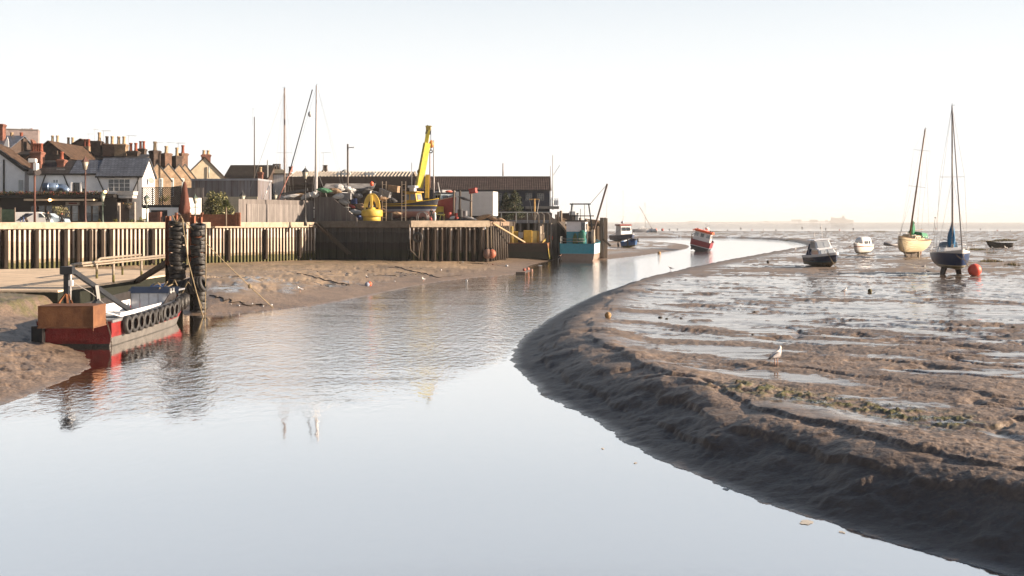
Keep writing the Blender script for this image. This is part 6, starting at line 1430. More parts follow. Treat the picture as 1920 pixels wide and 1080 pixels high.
mb=MB(); mb.b2(1.21,1.35,0,1.5,2.4,4.4); 
# yellow trestle and person
TS=thing('trestle_table','pale yellow trestle table on the quay edge by the red boat','table',(X(823,137.4),137.4,QR)); YT=mat('pale_yellow_paint',(.48,.42,.12),.6,.3,3)
MB().b2(-.9,.75,-.35,.35,.86,.97).build('table_top',YT,TS)
for x0,x1 in ((-.85,-.75),(-.35,-.5),(.1,.25),(.68,.68)): MB().beam((x0,-.28,0),(x1,-.28,.86),.1).build('leg',YT,TS)
MB().b2(-.1,.55,-.25,.25,.97,1.2).build('crate',mat('crate_dark',(.05,.04,.04),.7,.4,4),TS)
cb=MB(); 
person('person in black clothes and red scarf standing by the trestle table',(X(809,136.9),136.9,QR),R(185),(.016,.016,.018),(.016,.016,.02),skin=(.40,.2,.15),height=1.68)
wp=MB(); wp.lathe([(.16,0),(.19,.1),(.2,.9),(.12,1.15),(.05,1.2)],n=12); wp=wp.build('white_sack',WHITE); wp.location=(X(815.5,137.2),137.2,QR+.85-.85); tag(wp,'tall white fender standing beside the trestle table','fender')
rs=MB(); rs.lathe([(.1,0),(.2,.08),(.22,.35),(.12,.5),(.05,.6)],n=10); rs=rs.build('red_fuel_can',GEAR[4]); rs.location=(X(808,136.6),136.4,QR+0); tag(rs,'red can standing at the quay edge by the person in black','can')
# conifers
def conifer(label,px,pyt,pyb,Y,w_,n):
    z0=QR; zt=Zp(pyt,Y); t=thing('conifer_tree',label,'tree',(X(px,Y),Y,z0)); h=zt-z0
    MB().cyl((0,0,0),(0,0,h*.97),.2,.03,8).build('trunk',DWOOD,t)
    br=[]
    for i in range(120):
        u=random.random()**.8; z=h*(.08+.9*u); L0=w_*(1-u)**.8*random.uniform(.55,1.12)+.08; a=random.uniform(0,6.28); br.append((z,L0,a))
    def fn(i):
        z,L0,a=random.choice(br); q=random.random()**.6
        return (math.cos(a)*L0*q+random.gauss(0,.07),math.sin(a)*L0*q+random.gauss(0,.07),z-.35*L0*q+.18*L0*q*q+random.gauss(0,.08)),random.choices((0,1,2),(5,3,.8))[0]
    leaf_cloud(n,fn,.19,[mat('fir_dark',(.035,.05,.026),.7,.4,3),mat('fir_mid',(.085,.10,.045),.7,.4,3),mat('fir_tan',(.20,.16,.08),.7,.4,3)],'crown',t)
conifer('tall dark fir tree in front of the navy shed',965,357,412,157,2.9,5200); conifer('slimmer fir tree left of the tall fir by the trailer',948,362,412,158,1.9,3000)
# guard rails on the quay end and the landing stage
GRl=thing('guard_rail','grey guard rail on posts in front of the fir trees','railing',(0,0,0)); Y=153
MB().beam((X(931,Y),Y,Zp(398,Y)),(X(1033,Y),Y,Zp(398,Y)),.12).build('rail',GALV,GRl)
for px in (931,940,968,989,1003,1010): MB().b2(X(px,Y)-.06,X(px,Y)+.06,Y-.05,Y+.05,QR-.2,Zp(398.3,Y)-.06).build('post',GALV,GRl)
for px in (1010.5,1020,1031): MB().tube([(X(px,Y)-.5,Y,Zp(398.5,Y)),(X(px,Y)-.3,Y,Zp(399,Y)),(X(px,Y),Y,Zp(403,Y)),(X(px,Y),Y,QR-.2)],.1,6).build('curved_post',mat('pale_bent_post',(.42,.36,.30),.7,.3,4),GRl)
PIN=mat('boarded_wall_brown',(.09,.07,.06),.8,.4,2)  # plain dark brown of the low boarded wall
mb=MB(); mb.b2(X(933,158),X(1035,158),158,158.3,QR,Zp(399,158)); tag(mb.build('quay_building',PIN),'low brown boarded wall behind the fir trees','wall')
LS=thing('landing_stage','timber landing stage with grey beam behind the yellow barge','jetty',(0,0,0)); Y=154.5
MB().b2(X(950,Y),X(1033,Y),Y-1.4,Y+4,Zp(418.5,Y),Zp(412.5,Y)).build('deck_beam',mat('grey_blue_beam',(.16,.17,.19),.6,.35,2),LS)
for px in (955,962,975,990,1003,1010,1014,1020,1026,1032): MB().cyl((X(px,Y),Y-1.2,-.5),(X(px,Y),Y-1.2,Zp(418.5,Y)),.2,n=8).build('pile',mat('pale_pile',(.19,.16,.135),.8,.5,3,streak=1),LS)
MB().b2(X(945,Y),X(1034,Y),Y+1,Y+1.2,-.5,Zp(419,Y)).build('backing',mat('dark_planks',(.045,.04,.037),.8,.4,2,stripe=(0,.4,.6)),LS)
RP=thing('landing_ramp','dark curved timber ramp wall leading down beside the landing stage','ramp',(0,0,0)); Y=156
MB().ext([(X(1034,Y),Y,-.5),(X(1066,Y),Y,-.5),(X(1066,Y),Y,Zp(445,Y)),(X(1058,Y),Y,Zp(430,Y)),(X(1047,Y),Y,Zp(418,Y)),(X(1034,Y),Y,Zp(409,Y))],(0,.5,0)).build('wall',mat('dark_planks',(.045,.04,.037),.8,.4,2,stripe=(0,.4,.6)),RP)
mb=MB(); pp=[(1034,409),(1047,418),(1058,430),(1066,445)]
for k in range(3): mb.beam((X(pp[k][0],Y),Y-.1,Zp(pp[k][1]-.5,Y)),(X(pp[k+1][0],Y),Y-.1,Zp(pp[k+1][1]-.5,Y)),.3,.25)
mb.build('handrail',WOOD,RP)
for px in (1034.5,1038,1042): MB().b2(X(px,Y)-.15,X(px,Y)+.15,Y-.3,Y-.1,-.5,Zp(410,Y)).build('pile',mat('pale_pile',(.19,.16,.135),.8,.5,3,streak=1),RP)
JT=thing('timber_jetty','timber jetty with dark deck running behind the turquoise trawler','jetty',(0,0,0)); Y=170
MB().b2(X(1046,Y),X(1130,Y),Y,Y+4,Zp(425,Y),Zp(420,Y)).build('deck',DWOOD,JT)
for px in (1050,1060,1070,1080,1092,1103,1113,1121,1128): MB().cyl((X(px,Y),Y+.2,-.6),(X(px,Y),Y+.2,Zp(424,Y)),.26,n=8).build('pile',mat('tan_pile',(.36,.25,.16),.8,.4,2,streak=1),JT)
MB().b2(X(1098,Y),X(1128,Y),Y+1.5,Y+1.7,-.5,Zp(424,Y)).build('backing',mat('tan_boards',(.42,.30,.20),.8,.3,2,stripe=(0,.4,.6)),JT)
for px,pt in ((1088,408),(1099,410),(1052,395),(1047,397),(1043,402)): MB().cyl((X(px,Y),Y+.3,Zp(422,Y)),(X(px,Y),Y+.3,Zp(pt,Y)),.2,n=8).build('mooring_post',WOOD,JT)
HUT=thing('jetty_hut','dark brown flat roofed hut on the jetty','hut',(X(1070,174),174,QR-.3)); s=174/F
MB().b2(-15*s,14*s,0,5,0,Zp(400.6,174)-QR+.3).build('wall',mat('hut_brown',(.075,.045,.035),.8,.3,2),HUT); MB().b2(-15.5*s,15*s,-.2,5.2,Zp(400.6,174)-QR+.3,Zp(399.5,174)-QR+.3).build('roof',BLACK,HUT)
MB().b2(8.5*s,13.5*s,-.06,-.01,Zp(413,174)-QR+.3,Zp(401.5,174)-QR+.3).build('side_panel',GALV,HUT)
for (px,py,w_,h_,mi,kd,lab) in ((1122,418,2.0,.9,2,'bundle','orange net heap on the jetty behind the trawler boom'),(1062,421,1.6,.8,0,'bundle','white sacks on the jetty left of the trawler cabin'),(1107,417,1.2,.8,2,'crate','tan crate on the jetty behind the trawler'),(1051,418,1.2,1.4,2,'crate','tall tan crate at the jetty corner')):
    o,_=tarp(px,py,w_*1.2,h_*1.2,mi,0,kd); o.location=(X(px,171.5),171.5,Zp(py,171.5)); tag(o,lab,'crate' if kd=='crate' else 'bundle')
TD=thing('timber_dolphin','cluster of tall timber piles at the end of the jetty','pile cluster',(X(1133,158),158,-.5))
for i,(px,dy) in enumerate(((1128.2,0),(1132.6,-.3),(1135.4,.1),(1138.3,.4))):
    o=MB(); x=(px-1133)*158/F; w_=.24 if i==0 else .10; o.b2(x-w_,x+w_,dy-w_,dy+w_,0,Zp(408+(1 if i==3 else 0),158)+.5); o.build('pile',mat('dolphin_pile',(.15,.115,.09),.8,.5,2,streak=1),TD,bevel=.04)
MB().beam((-.3,-.4,Zp(448,158)+.5),(.9,-.5,Zp(461,158)+.5),.3).build('loose_timber',DWOOD,TD)
# ------------------------------------------------------------------ barge and trawler
BG=thing('barge','rusty black barge with mustard yellow deck cabins by the quay end','barge',(X(992,150),150,.15),R(0)); s=150/F; bx=lambda px:(px-992)*s; bz=lambda py:Zp(py,150)-.15
BH=mat('barge_hull',(.5,.5,.5),.8,.55,2,bands=[(-1,(.010,.011,.006)),(1.15,(.018,.011,.008)),(1.9,(.032,.017,.012)),(2.3,(.07,.035,.02))],bandnoise=.5,bump=.3)
mb=MB(); mb.ext([(bx(938),0,bz(457)),(bx(1026),0,bz(456)),(bx(1030),0,bz(486)),(bx(950),0,bz(486))],(0,9,0)); mb.build('hull',BH,BG)
mb=MB(); mb.ext([(bx(1026)+.02,.0,bz(456)),(bx(1030)+.02,.0,bz(486)),(bx(1037.5),6,bz(484)),(bx(1038),6.5,bz(449))],(.02,.02,0)) if False else mb.add([(bx(1026)+.03,-.02,bz(456)),(bx(1030)+.03,-.02,bz(486)),(bx(1030)+1.0,9,bz(486)),(bx(1026)+1.4,9,bz(456)+.3)],[(0,1,2,3)]); mb.build('side_plate',mat('barge_side',(.5,.5,.5),.7,.4,2,bands=[(-1,(.16,.17,.03)),(.4,(.50,.36,.07)),(1.6,(.36,.17,.08)),(2.4,(.4,.2,.1))],bandnoise=.6),BG)
MB().b2(bx(938),bx(1026),0,9,bz(456.5),bz(455.5)).build('deck',RUST,BG)
mb=MB(); mb.b2(bx(982),bx(998),1.5,4.0,bz(455.5),bz(432)); mb.build('deck_cabin',MUST,BG,bevel=.05); mb=MB(); mb.b2(bx(998)+.0,bx(1007),1.6,3.9,bz(455.5),bz(433)); mb.build('cabin_side',mat('pale_mustard',(.55,.40,.12),.5,.25,2),BG)
mb=MB(); mb.b2(bx(963),bx(971.5),2,3.5,bz(456),bz(434)); mb.build('deck_locker',MUST,BG,bevel=.05); mb=MB(); mb.b2(bx(972.5),bx(981.5),3,3.5,bz(447),bz(436)); mb.build('white_panel',WHITE,BG)
mb=MB(); mb.b2(bx(1008),bx(1016),3,5,bz(455.5),bz(433)); mb.build('deck_tank',mat('dull_mustard',(.30,.19,.04),.6,.4,2),BG)
MB().ext([(bx(1016),.2,bz(456)),(bx(1018),.2,bz(452)),(bx(1031),6,bz(443)),(bx(1031),6,bz(449))],(.08,0,0)).build('bulwark',mat('pale_mustard',(.55,.40,.12),.5,.25,2),BG)
mb=MB(); mb.tube([(bx(1017),.3,bz(440)),(bx(1029),6,bz(433))],.06,5)
for u in (0,.33,.66,1): mb.cyl((bx(1017)+(bx(1029)-bx(1017))*u,.3+5.7*u,bz(455)),(bx(1017)+(bx(1029)-bx(1017))*u,.3+5.7*u,bz(440-7*u)),.06,n=5)
mb.build('hand_rail',WOOD,BG)
mb=MB(); mb.cyl((bx(1003.5),4,bz(435)),(bx(1003.5),4,bz(371.5)),.14,.12,8); mb.build('mast',mat('yellow_brown_mast',(.42,.25,.08),.7,.4,3),BG)
MB().beam((bx(993),4,bz(372.5)),(bx(1013),4,bz(372.5)),.14).build('crosstree',mat('yellow_brown_mast',(.42,.25,.08),.7,.4,3),BG)
for px,pb in ((993.5,402),(1012.5,402)): MB().tube([(bx(px),4,bz(372.5)),(bx(px+(6 if px<1000 else -4.5)),4,bz(pb)),(bx(1003),4,bz(415))],.04,5).build('stay',WIRE,BG)
for px in (958,961): MB().cyl((bx(px),.6,bz(456)),(bx(px),.6,bz(424)),.12,n=6).build('stanchion',mat('pale_mustard',(.55,.40,.12),.5,.25,2),BG)
MB().cyl((bx(1013.5),1,bz(455)),(bx(1013.5),1,bz(424)),.16,n=8).build('stanchion',mat('cream_post',(.5,.42,.33),.7,.3,3),BG); MB().cyl((bx(1017.5),1.2,bz(455)),(bx(1017.5),1.2,bz(421)),.13,n=8).build('stanchion',WOOD,BG)
mb=MB(); mb.sph((bx(1033),4,bz(447)),.45,10,8); o=mb.build('net_float',ORANGE,BG)
rope('gangplank_rope','thick twin hawser slanting from the timber quay down to the barge',[(X(923,137),138.2,Zp(418,137.5)),(bx(984)+X(992,150),150.3,bz(455)+.2)],.12,'hawser',mat('hawser_tan',(.40,.29,.18),.9,.3,6))
TW=thing('trawler','turquoise and white steel trawler with gantry and slanted derrick seen from astern','trawler',(X(1082,150.5),150.5,0),R(-9)); k=150.5/F
tw=lambda px:(px-1084)*k; tz_=lambda py:Zp(py,150.5)
TQ=mat('trawler_hull',(.5,.5,.5),.45,.2,2,bands=[(-1,(.15,.11,.09)),(.80,(.15,.11,.09)),(.98,(.012,.19,.26)),(3.5,(.012,.19,.26))],bandnoise=.05); TQP=mat('turquoise_paint',(.012,.19,.26),.45,.2,2)
rings=[]
for i in range(12):
    t=i/11; y=15*t; w_=2.45*(1+.12*math.sin(math.pi*min(1,t*1.4))) if t<.55 else 2.5*max(.02,1-((t-.55)/.45)**2); zs=2.42+1.0*max(0,t-.3)**1.6
    rings.append([(-w_,y,zs),(-w_*.99,y,1.1),(-w_*.93,y,.2),(-w_*.75,y,-.6),(w_*.75,y,-.6),(w_*.93,y,.2),(w_*.99,y,1.1),(w_,y,zs)])
TQS=mat('trawler_white_side',(.5,.5,.5),.45,.2,2,bands=[(-1,(.26,.19,.15)),(.80,(.26,.19,.15)),(.98,(.55,.62,.64)),(3.5,(.55,.62,.64))],bandnoise=.05)
MB().loft(rings,smooth=False,cap=(False,True)).build('hull',TQS,TW); MB().ext([(p[0],-.03,p[2]) for p in rings[0]],(0,.06,0)).build('transom',TQ,TW); deck_from(rings,-.55).build('deck',RUST,TW); rail_from(rings,.14,.1,0,.05).build('gunwale',TQP,TW)
mb=MB(); mb.b2(-1.75,.95,2.4,6.5,1.9,4.1); mb.build('deckhouse',TQP,TW)
MB().b2(-1.76,.96,2.39,6.51,4.1,5.55).build('deckhouse_upper',mat('lilac_white',(.62,.60,.61),.5,.12,2),TW)
MB().b2(-1.95,1.2,2.1,6.8,5.55,5.75).build('deckhouse_roof',mat('dark_roof',(.05,.045,.04),.7,.3,3),TW)
MB().b2(.35,.36+.5,2.33,2.4,4.2,5.4).build('door_window',GLASS,TW); MB().b2(.96,.99,3.0,4.0,4.4,5.2).build('side_window',GLASS,TW)
GT=DK
for x0,x1 in ((-1.2,-.95),(2.0,1.45)): MB().beam((x0,2.2,4.0 if x0>0 else 5.7),(x1,2.2,8.05),.17).build('gantry_leg',GT,TW)
mb=MB(); mb.beam((-1.25,2.2,8.05),(1.75,2.2,8.05),.26,.18); mb.build('gantry_beam',GT,TW)
mb=MB(); mb.beam((-1.2,2.3,6.35),(2.2,2.3,6.35),.16,.14); mb.build('cross_beam',GT,TW)
mb=MB(); mb.b2(-1.4,-.45,2.6,3.4,6.5,7.0); mb.build('white_locker',WHITE,TW)
MB().beam((2.05,2.4,3.9),(4.15,1.6,10.9),.20).build('derrick',mat('brown_spar',(.10,.065,.05),.6,.4,3),TW)
MB().tube([(4.1,1.6,10.8),(1.7,2.2,8.1)],.035,5).build('topping_lift',ROPE,TW)
MB().tube([(4.15,1.6,10.5),(4.0,1.6,5.5)],.015,4).build('fall_wire',WIRE,TW)
for x in (-1.0,.1,.7): MB().cyl((x,4,5.7),(x,4,7.3+abs(x)),.05,n=5).build('aerial_pole',STEEL,TW)
mb=MB(); mb.sph((1.55,2.6,3.4),.55,12,8,sc=(1,.9,1.4)); mb.b2(1.2,1.95,2.4,3.0,1.95,2.9); mb.build('winch',BLACK,TW)
GN_=mat('green_oilskin',(.012,.15,.11),.6,.35,4)
rg=[]
for i in range(7):
    u=i/6; r=(.40,.52,.55,.62,.66,.6,.35)[i]
    rg.append([(.55+r*.8*(1+.16*math.sin(4*a+u*5))*math.cos(a),1.7+r*.5*math.sin(a),2.1+2.2*u) for a in [2*math.pi*q/14 for q in range(14)]])
MB().loft(rg,closed=True).build('green_net',GN_,TW)
rg=[]
for i in range(6):
    u=i/5; r=(.5,.55,.5,.42,.3,.1)[i]
    rg.append([(-.45+r*.7*(1+.2*math.sin(3*a+u*7))*math.cos(a),1.8+r*.5*math.sin(a),2.1+1.8*u) for a in [2*math.pi*q/12 for q in range(12)]])
MB().loft(rg,closed=True).build('net_heap',mat('olive_net',(.06,.10,.03),.8,.4,5),TW)
for sg in (-1,1):
    mb=MB(); x=sg*2.35
    for y in (.1,1.2,2.4): mb.cyl((x,y,2.3),(x,y,3.4),.04,n=5)
    mb.tube([(x,.1,3.4),(x,2.4,3.4),(x,2.4,2.9),(x,.1,2.9)],.035,5); mb.build('stern_rail',GALV if sg<0 else mat('tan_rail',(.45,.33,.22),.6,.3,3),TW)
mb=MB(); mb.tube([(-2.3,.05,3.1),(1.0,.05,3.1)],.03,5); mb.tube([(-2.3,.05,2.75),(1.2,.05,2.75)],.03,5); mb.build('stern_wires',STEEL,TW)
for x in (1.35,2.05,2.3): MB().cyl((x,1.0,2.0),(x,1.0,4.4 if x>2 else 5.3),.12,n=8).build('warp_post',mat('cream_post',(.5,.42,.33),.7,.3,3),TW)
px_,py_,pz_=mudpt(1045,486)
person('person in black leaning against the stern of the turquoise trawler',(X(1045.5,148.6),148.6,ground(X(1045.5,148.6),148.6)-.03),R(-60),(.008,.009,.014),(.012,.012,.02),hair=(.01,.01,.01),pose='bend',height=1.8)
# fenders against the quay and the tyre
for i,(px,m,lab) in enumerate(((914,mat('faded_pink_fender',(.25,.15,.115),.6,.4,4),'faded pinkish ball fender hanging at the quay end'),(922,mat('dull_orange_fender',(.33,.095,.05),.6,.35,4),'orange ball fender hanging beside the faded one at the quay end'))):
    Y=135.2; t=thing('ball_fender',lab,'fender',(X(px,Y),Y,Zp(476,Y)),0); MB().sph((0,0,0),.58 if i==0 else .55,16,12,sc=(1,1,1.1)).build('ball',m,t); MB().lathe([(.1,.55),(.12,.66),(.05,.74)],n=8).build('eye',BLACK,t); MB().tube([(0,0,.7),(-.1,.3,3.6)],.035,5).build('lanyard',ROPE,t)
p=on_wall(w2b,w3b,782); tyre((p[0]+.2,p[1]-1.3,Zp(445,131.5)),(R(90),0,R(-14)),(1.35,1.35,1.0),'single large tyre hanging at the corner of the timber quay','tyres')
rope('hanging_chain','dark chain hanging down the corner of the timber quay',[(p[0]-.9,p[1]-.9,5.2),(p[0]-.7,p[1]-1.0,2.0),(p[0]+.3,p[1]-1.0,1.0),(p[0]+.5,p[1]-1.0,3.0)],.05,'chain',WOOD)
# ------------------------------------------------------------------ boats lying on the mud
def on_mud(px,Y,dz=0):
    x=X(px,Y); return (x,Y,ground(x,Y)+dz)
BLUEC=mat('blue_sail_cover',(.015,.14,.30),.7,.3,3); GREENC=mat('green_sail_cover',(.02,.20,.10),.7,.3,3)
by=yacht('bilge_keel_yacht','dark blue bilge keel yacht standing upright with a blue sail cover',on_mud(1766,99.5,-.24),R(170),7.6,2.9,2.05,[(-1,(.06,.05,.03)),(.86,(.09,.085,.03)),(1.02,(.50,.46,.33)),(1.12,(.012,.035,.105)),(2.2,(.62,.60,.58)),(3.5,(.62,.60,.58))],mat('grey_mast',(.30,.27,.25),.5,.3,4),12.7,.09,keels='twin',cover=None,spread=(.50,),mast_t=.56)
# bundled sail hanging round the mast foot
def bundle_cover(par,m,x,y,z0,h,r,name='sail_cover',seed=1):
    rr=random.Random(seed); rg=[]
    for i in range(9):
        u=i/8; R0=r*(.75+.5*math.sin(math.pi*min(1,u*1.1)))*(1-.72*u**1.6)
        rg.append([(x+R0*(1+.22*math.sin(3*a+u*6))*math.cos(a),y+R0*1.4*(1+.22*math.cos(4*a-u*5))*math.sin(a)-.25*(1-u),z0+h*u) for a in [2*math.pi*q/16 for q in range(16)]])
    MB().loft(rg,closed=True).build(name,m,par)
bundle_cover(by,BLUEC,0,7.6*.56-.15,2.65,2.3,.30)
mb=MB(); mb.ext([(-.8,2.0,2.3),(.8,2.0,2.3),(.65,2.1,3.05),(-.65,2.1,3.05)],(0,1.2,.1)); mb.build('sprayhood',mat('grey_blue_canvas',(.20,.26,.32),.8,.3,3),by,bevel=.1)
chain_pts=[]
cr=yacht('clinker_yacht','cream clinker built yacht leaning right with a green sail cover',on_mud(1726,146.5,-.05),R(140),8.6,3.0,2.5,[(-1,(.10,.085,.05)),(.55,(.20,.17,.09)),(.9,(.60,.50,.33)),(2.46,(.16,.10,.06)),(2.56,(.60,.50,.34)),(4,(.60,.50,.34))],MASTW,14.2,.12,ry=R(-8),keels='fin',cover=None,cabinm=mat('cream_varnish',(.52,.38,.22),.5,.3,3),spread=(.46,.8),furl=False,mast_t=.62,railm=mat('brown_rail',(.22,.12,.06),.5,.3,3),boom=True)
# clinker strakes: thin laps along the hull
rings=hullform(8.6,3.0,2.5,.75,.42)
for sg in (0,1):
    for a in (.34,.44,.54,.64,.74,.84,.92):
        k=8; P=[]
        for r in rings[1:-1]:
            f=a*k; j=int(f); u=f-j
            p0=Vector(r[k+j] if sg else r[k-j]); p1=Vector(r[k+j+1] if sg else r[k-j-1]); p=p0.lerp(p1,u); p.x+=.012 if sg else -.012; P.append(p)
        MB().tube(P,.022,4).build('strake',_MC['clinker_yacht_hull'],cr)
bundle_cover(cr,GREENC,0,8.6*.62-.5,3.1,1.9,.30,seed=2)
mb=MB(); mb.ext([(-1.1,1.2,2.75),(1.1,1.2,2.75),(.9,1.3,3.4),(-.9,1.3,3.4)],(0,2.2,.15)); mb.build('cockpit_cover',GREENC,cr,bevel=.1)
mb=MB(); mb.sph((1.53,3.6,2.0),.16,10,8,sc=(1,1,2.6)); mb.build('fender',mat('yellow_fender',(.50,.32,.05),.6,.3,3),cr)
mb=MB(); mb.b2(-.1,.1,2.2,2.7,-.05,.7); 
for sg in (-1,1): MB().beam((sg*.9,3.4,-.02),(sg*.75,3.4,.95),.3,.12).build('prop',mat('pale_prop',(.5,.42,.3),.8,.3,3),cr)
# cabin cruiser
def vhull(L,B,sheer,rise=.3,chine=.55,n=14,transom=.95):
    rings=[]
    for i in range(n):
        t=i/(n-1); w=B/2*(transom+(1-transom)*min(1,t*2)) if t<.5 else B/2*max(.015,1-((t-.5)/.5)**2.3)
        zs=sheer+rise*t**2; zc=chine*(.62+.55*t**2.5); wc=w*(.90-.25*max(0,(t-.5)/.5)**2); zk=.0+.95*sheer*max(0,(t-.72)/.28)**2.2; zc=max(zc,zk+.02); y=L*t
        rake=.35*t**5
        def P(x,z): return (x,y+rake*(z/sheer),z)
        rings.append([P(-w,zs),P(-(w+wc)/2-.01,(zs+zc)*.52),P(-wc,zc),P(-wc*.55,zk+(zc-zk)*.62),P(0,zk),P(wc*.55,zk+(zc-zk)*.62),P(wc,zc),P((w+wc)/2+.01,(zs+zc)*.52),P(w,zs)])
    return rings
cc=thing('cabin_cruiser','navy hulled cabin cruiser with white wheelhouse lying tilted on the mud','motor boat',on_mud(1525,114.5,-.05),R(189),None,0,R(5))
rings=vhull(5.2,2.5,1.25,.32)
MB().loft(rings,smooth=False).build('hull',mat('cruiser_hull',(.5,.5,.5),.25,.15,2,bands=[(-1,(.07,.055,.035)),(.46,(.075,.065,.045)),(.62,(.03,.06,.09)),(.74,(.022,.034,.075)),(1.9,(.022,.034,.075))],bandnoise=.05),cc)
rail_from(rings,.14,.26,-.18,.05).build('gunwale',mat('lilac_gunwale',(.68,.69,.72),.4,.1,3),cc); deck_from(rings,.03).build('deck',WHITE,cc)
CW=mat('cruiser_white',(.76,.77,.80),.4,.1,3)
mb=MB(); mb.frust(-.95,.95,1.7,3.9,1.25,2.0,.1,.05,.55); mb.build('cabin',CW,cc,bevel=.06)
mb=MB(); mb.frust(-.88,.88,1.3,3.0,1.95,2.85,.12,.08,.4); mb.build('wheelhouse',CW,cc,bevel=.06)
MB().frust(-.95,.95,1.0,2.75,2.85,2.95,.06,.05,.1).build('wheelhouse_roof',CW,cc,bevel=.03)
GL2=mat('sky_glass',(.42,.45,.48),.05,.2,2,spec=1.0)
for x0,x1 in ((-.7,-.05),(.05,.7)): MB().ext([(x0,2.97,2.1),(x1,2.97,2.1),(x1*.92,2.68,2.72),(x0*.92,2.68,2.72)],(0,.03,.02)).build('windscreen',GL2,cc)
for x0,x1 in ((-.75,-.08),(.08,.75)): MB().ext([(x0,3.86,1.42),(x1,3.86,1.42),(x1*.94,3.48,1.9),(x0*.94,3.48,1.9)],(0,.03,.02)).build('cabin_window',GL2,cc)
for sg in (-1,1):
    MB().ext([(sg*.875,1.55,2.1),(sg*.875,2.75,2.1),(sg*.80,2.5,2.7),(sg*.80,1.55,2.7)],(sg*.025,0,0)).build('side_window',GL2,cc)
    MB().ext([(sg*.93,1.9,1.45),(sg*.93,3.5,1.45),(sg*.88,3.3,1.85),(sg*.88,1.9,1.85)],(sg*.025,0,0)).build('side_window',GL2,cc)
MB().ext([(-.9,1.4,1.3),(-.9,1.35,2.5),(-.9,.35,1.3)],(1.8,0,0)).build('canopy',mat('navy_canvas',(.02,.035,.09),.8,.3,3),cc)
mb=MB(); mb.cyl((-.4,1.9,2.9),(-.4,1.9,4.6),.02,n=5); mb.build('whip_aerial',WHITE,cc); mb=MB(); mb.cyl((.35,1.7,2.9),(.35,1.7,3.6),.025,n=5); mb.sph((.35,1.7,3.66),.08,8,6); mb.build('mast_light',WHITE,cc)
MB().tube([(.9,.4,1.3),(.9,.4,1.9),(.9,1.1,1.9),(.9,1.1,1.3)],.025,5).build('grab_rail',ALU,cc)
MB().tube([(-.7,4.3,1.5),(-.6,4.5,1.95),(0,5.3,2.05),(.6,4.5,1.95),(.7,4.3,1.5)],.02,5).build('pulpit',ALU,cc)
mb=MB(); mb.b2(-.2,.2,-.35,-.02,.4,1.6); mb.build('outdrive',BLACK,cc)
a=Vector(G(1556,458,.95)+(0,)); 
rope('mooring_line','yellowish mooring line hanging from the bow of the navy cabin cruiser',[(X(1551.5,109.5),109.5,2.35),(X(1560,109),109,1.5),(X(1567,108.6),108.6,ground(X(1567,108.6),108.6)+.02)],.035)
# white launch
wl=thing('white_launch','small white launch with rounded cabin lying on the mud','motor boat',on_mud(1629,161,-.05),R(140),None,0,R(2))
rings=hullform(5.0,2.1,1.2,.05,.45,.8)
MB().loft(rings).build('hull',mat('launch_hull',(.5,.5,.5),.4,.1,2,bands=[(-1,(.16,.14,.10)),(.28,(.62,.60,.57)),(1.06,(.20,.06,.04)),(1.20,(.68,.66,.64)),(3,(.68,.66,.64))],bandnoise=.03),wl)
deck_from(rings,-.02).build('deck',WHITE,wl); rail_from(rings,.08,.08).build('gunwale',WHITE,wl)
rg=[]
for i in range(9):
    u=i/8; y=.9+2.9*u; w_=.82*(1-.18*u); hh=1.35*(1-.02*u) if u<.8 else 1.35*(1-.45*((u-.8)/.2))
    rg.append([(-w_,y,1.2),(-w_*.97,y,1.2+hh*.6),(-w_*.8,y,1.2+hh*.85),(-w_*.4,y,1.2+hh*.98),(0,y,1.2+hh),(w_*.4,y,1.2+hh*.98),(w_*.8,y,1.2+hh*.85),(w_*.97,y,1.2+hh*.6),(w_,y,1.2)])
MB().loft(rg).build('cabin',WHITE,wl)
for sg in (-1,1):
    for yy in (1.3,2.1,2.8): MB().ext([(sg*.835*(1-.16*(yy-.9)/2.9),yy,1.5),(sg*.835*(1-.16*(yy-.9)/2.9),yy+.5,1.5),(sg*.80*(1-.16*(yy-.9)/2.9),yy+.5,1.95),(sg*.80*(1-.16*(yy-.9)/2.9),yy,1.95)],(sg*.03,0,0)).build('window',GLASS,wl)
for x in (-.32,.32): MB().ext([(x-.24,3.79,1.5),(x+.24,3.79,1.5),(x*.9+.2,3.72,1.85),(x*.9-.2,3.72,1.85)],(0,.05,0)).build('window',GLASS,wl)
MB().tube([(-.5,4.1,1.45),(0,5.05,2.05),(.5,4.1,1.45)],.02,5).build('pulpit',ALU,wl)
# inflatable dinghy
ifd=thing('inflatable_dinghy','grey inflatable dinghy on the mud behind the cream yacht','dinghy',on_mud(1672,205,.0),R(110))
mb=MB(); mb.tube([(-.6,-1.6,.35),(-.62,.6,.4),(-.45,1.3,.55),(0,1.65,.65),(.45,1.3,.55),(.62,.6,.4),(.6,-1.6,.35)],.26,10); mb.build('tube',mat('inflatable_grey',(.22,.21,.22),.6,.3,3),ifd)
MB().b2(-.5,.5,-1.4,1.0,.1,.2).build('floor',mat('dinghy_floor',(.42,.41,.4),.6,.2,3),ifd); MB().b2(-.55,.55,-1.45,-1.35,.1,.7).build('transom',GREYW,ifd)
# black dinghy
bd=thing('rowing_dinghy','black wooden rowing dinghy by the marsh grass at the right edge','dinghy',on_mud(1898,198,-.1),R(83))
rings=hullform(4.4,1.7,.95,.0,.42,.78)
MB().loft(rings).build('hull',mat('black_hull',(.028,.022,.02),.7,.4,3),bd); deck_from(rings,-.35,.08,1,13).build('bottom_boards',DWOOD,bd); rail_from(rings,.08,.08,0,.03).build('gunwale',mat('dark_gunwale',(.07,.05,.04),.7,.4,3),bd)
for y in (1.2,2.4): MB().b2(-.7,.7,y,y+.25,.78,.83).build('thwart',DWOOD,bd)
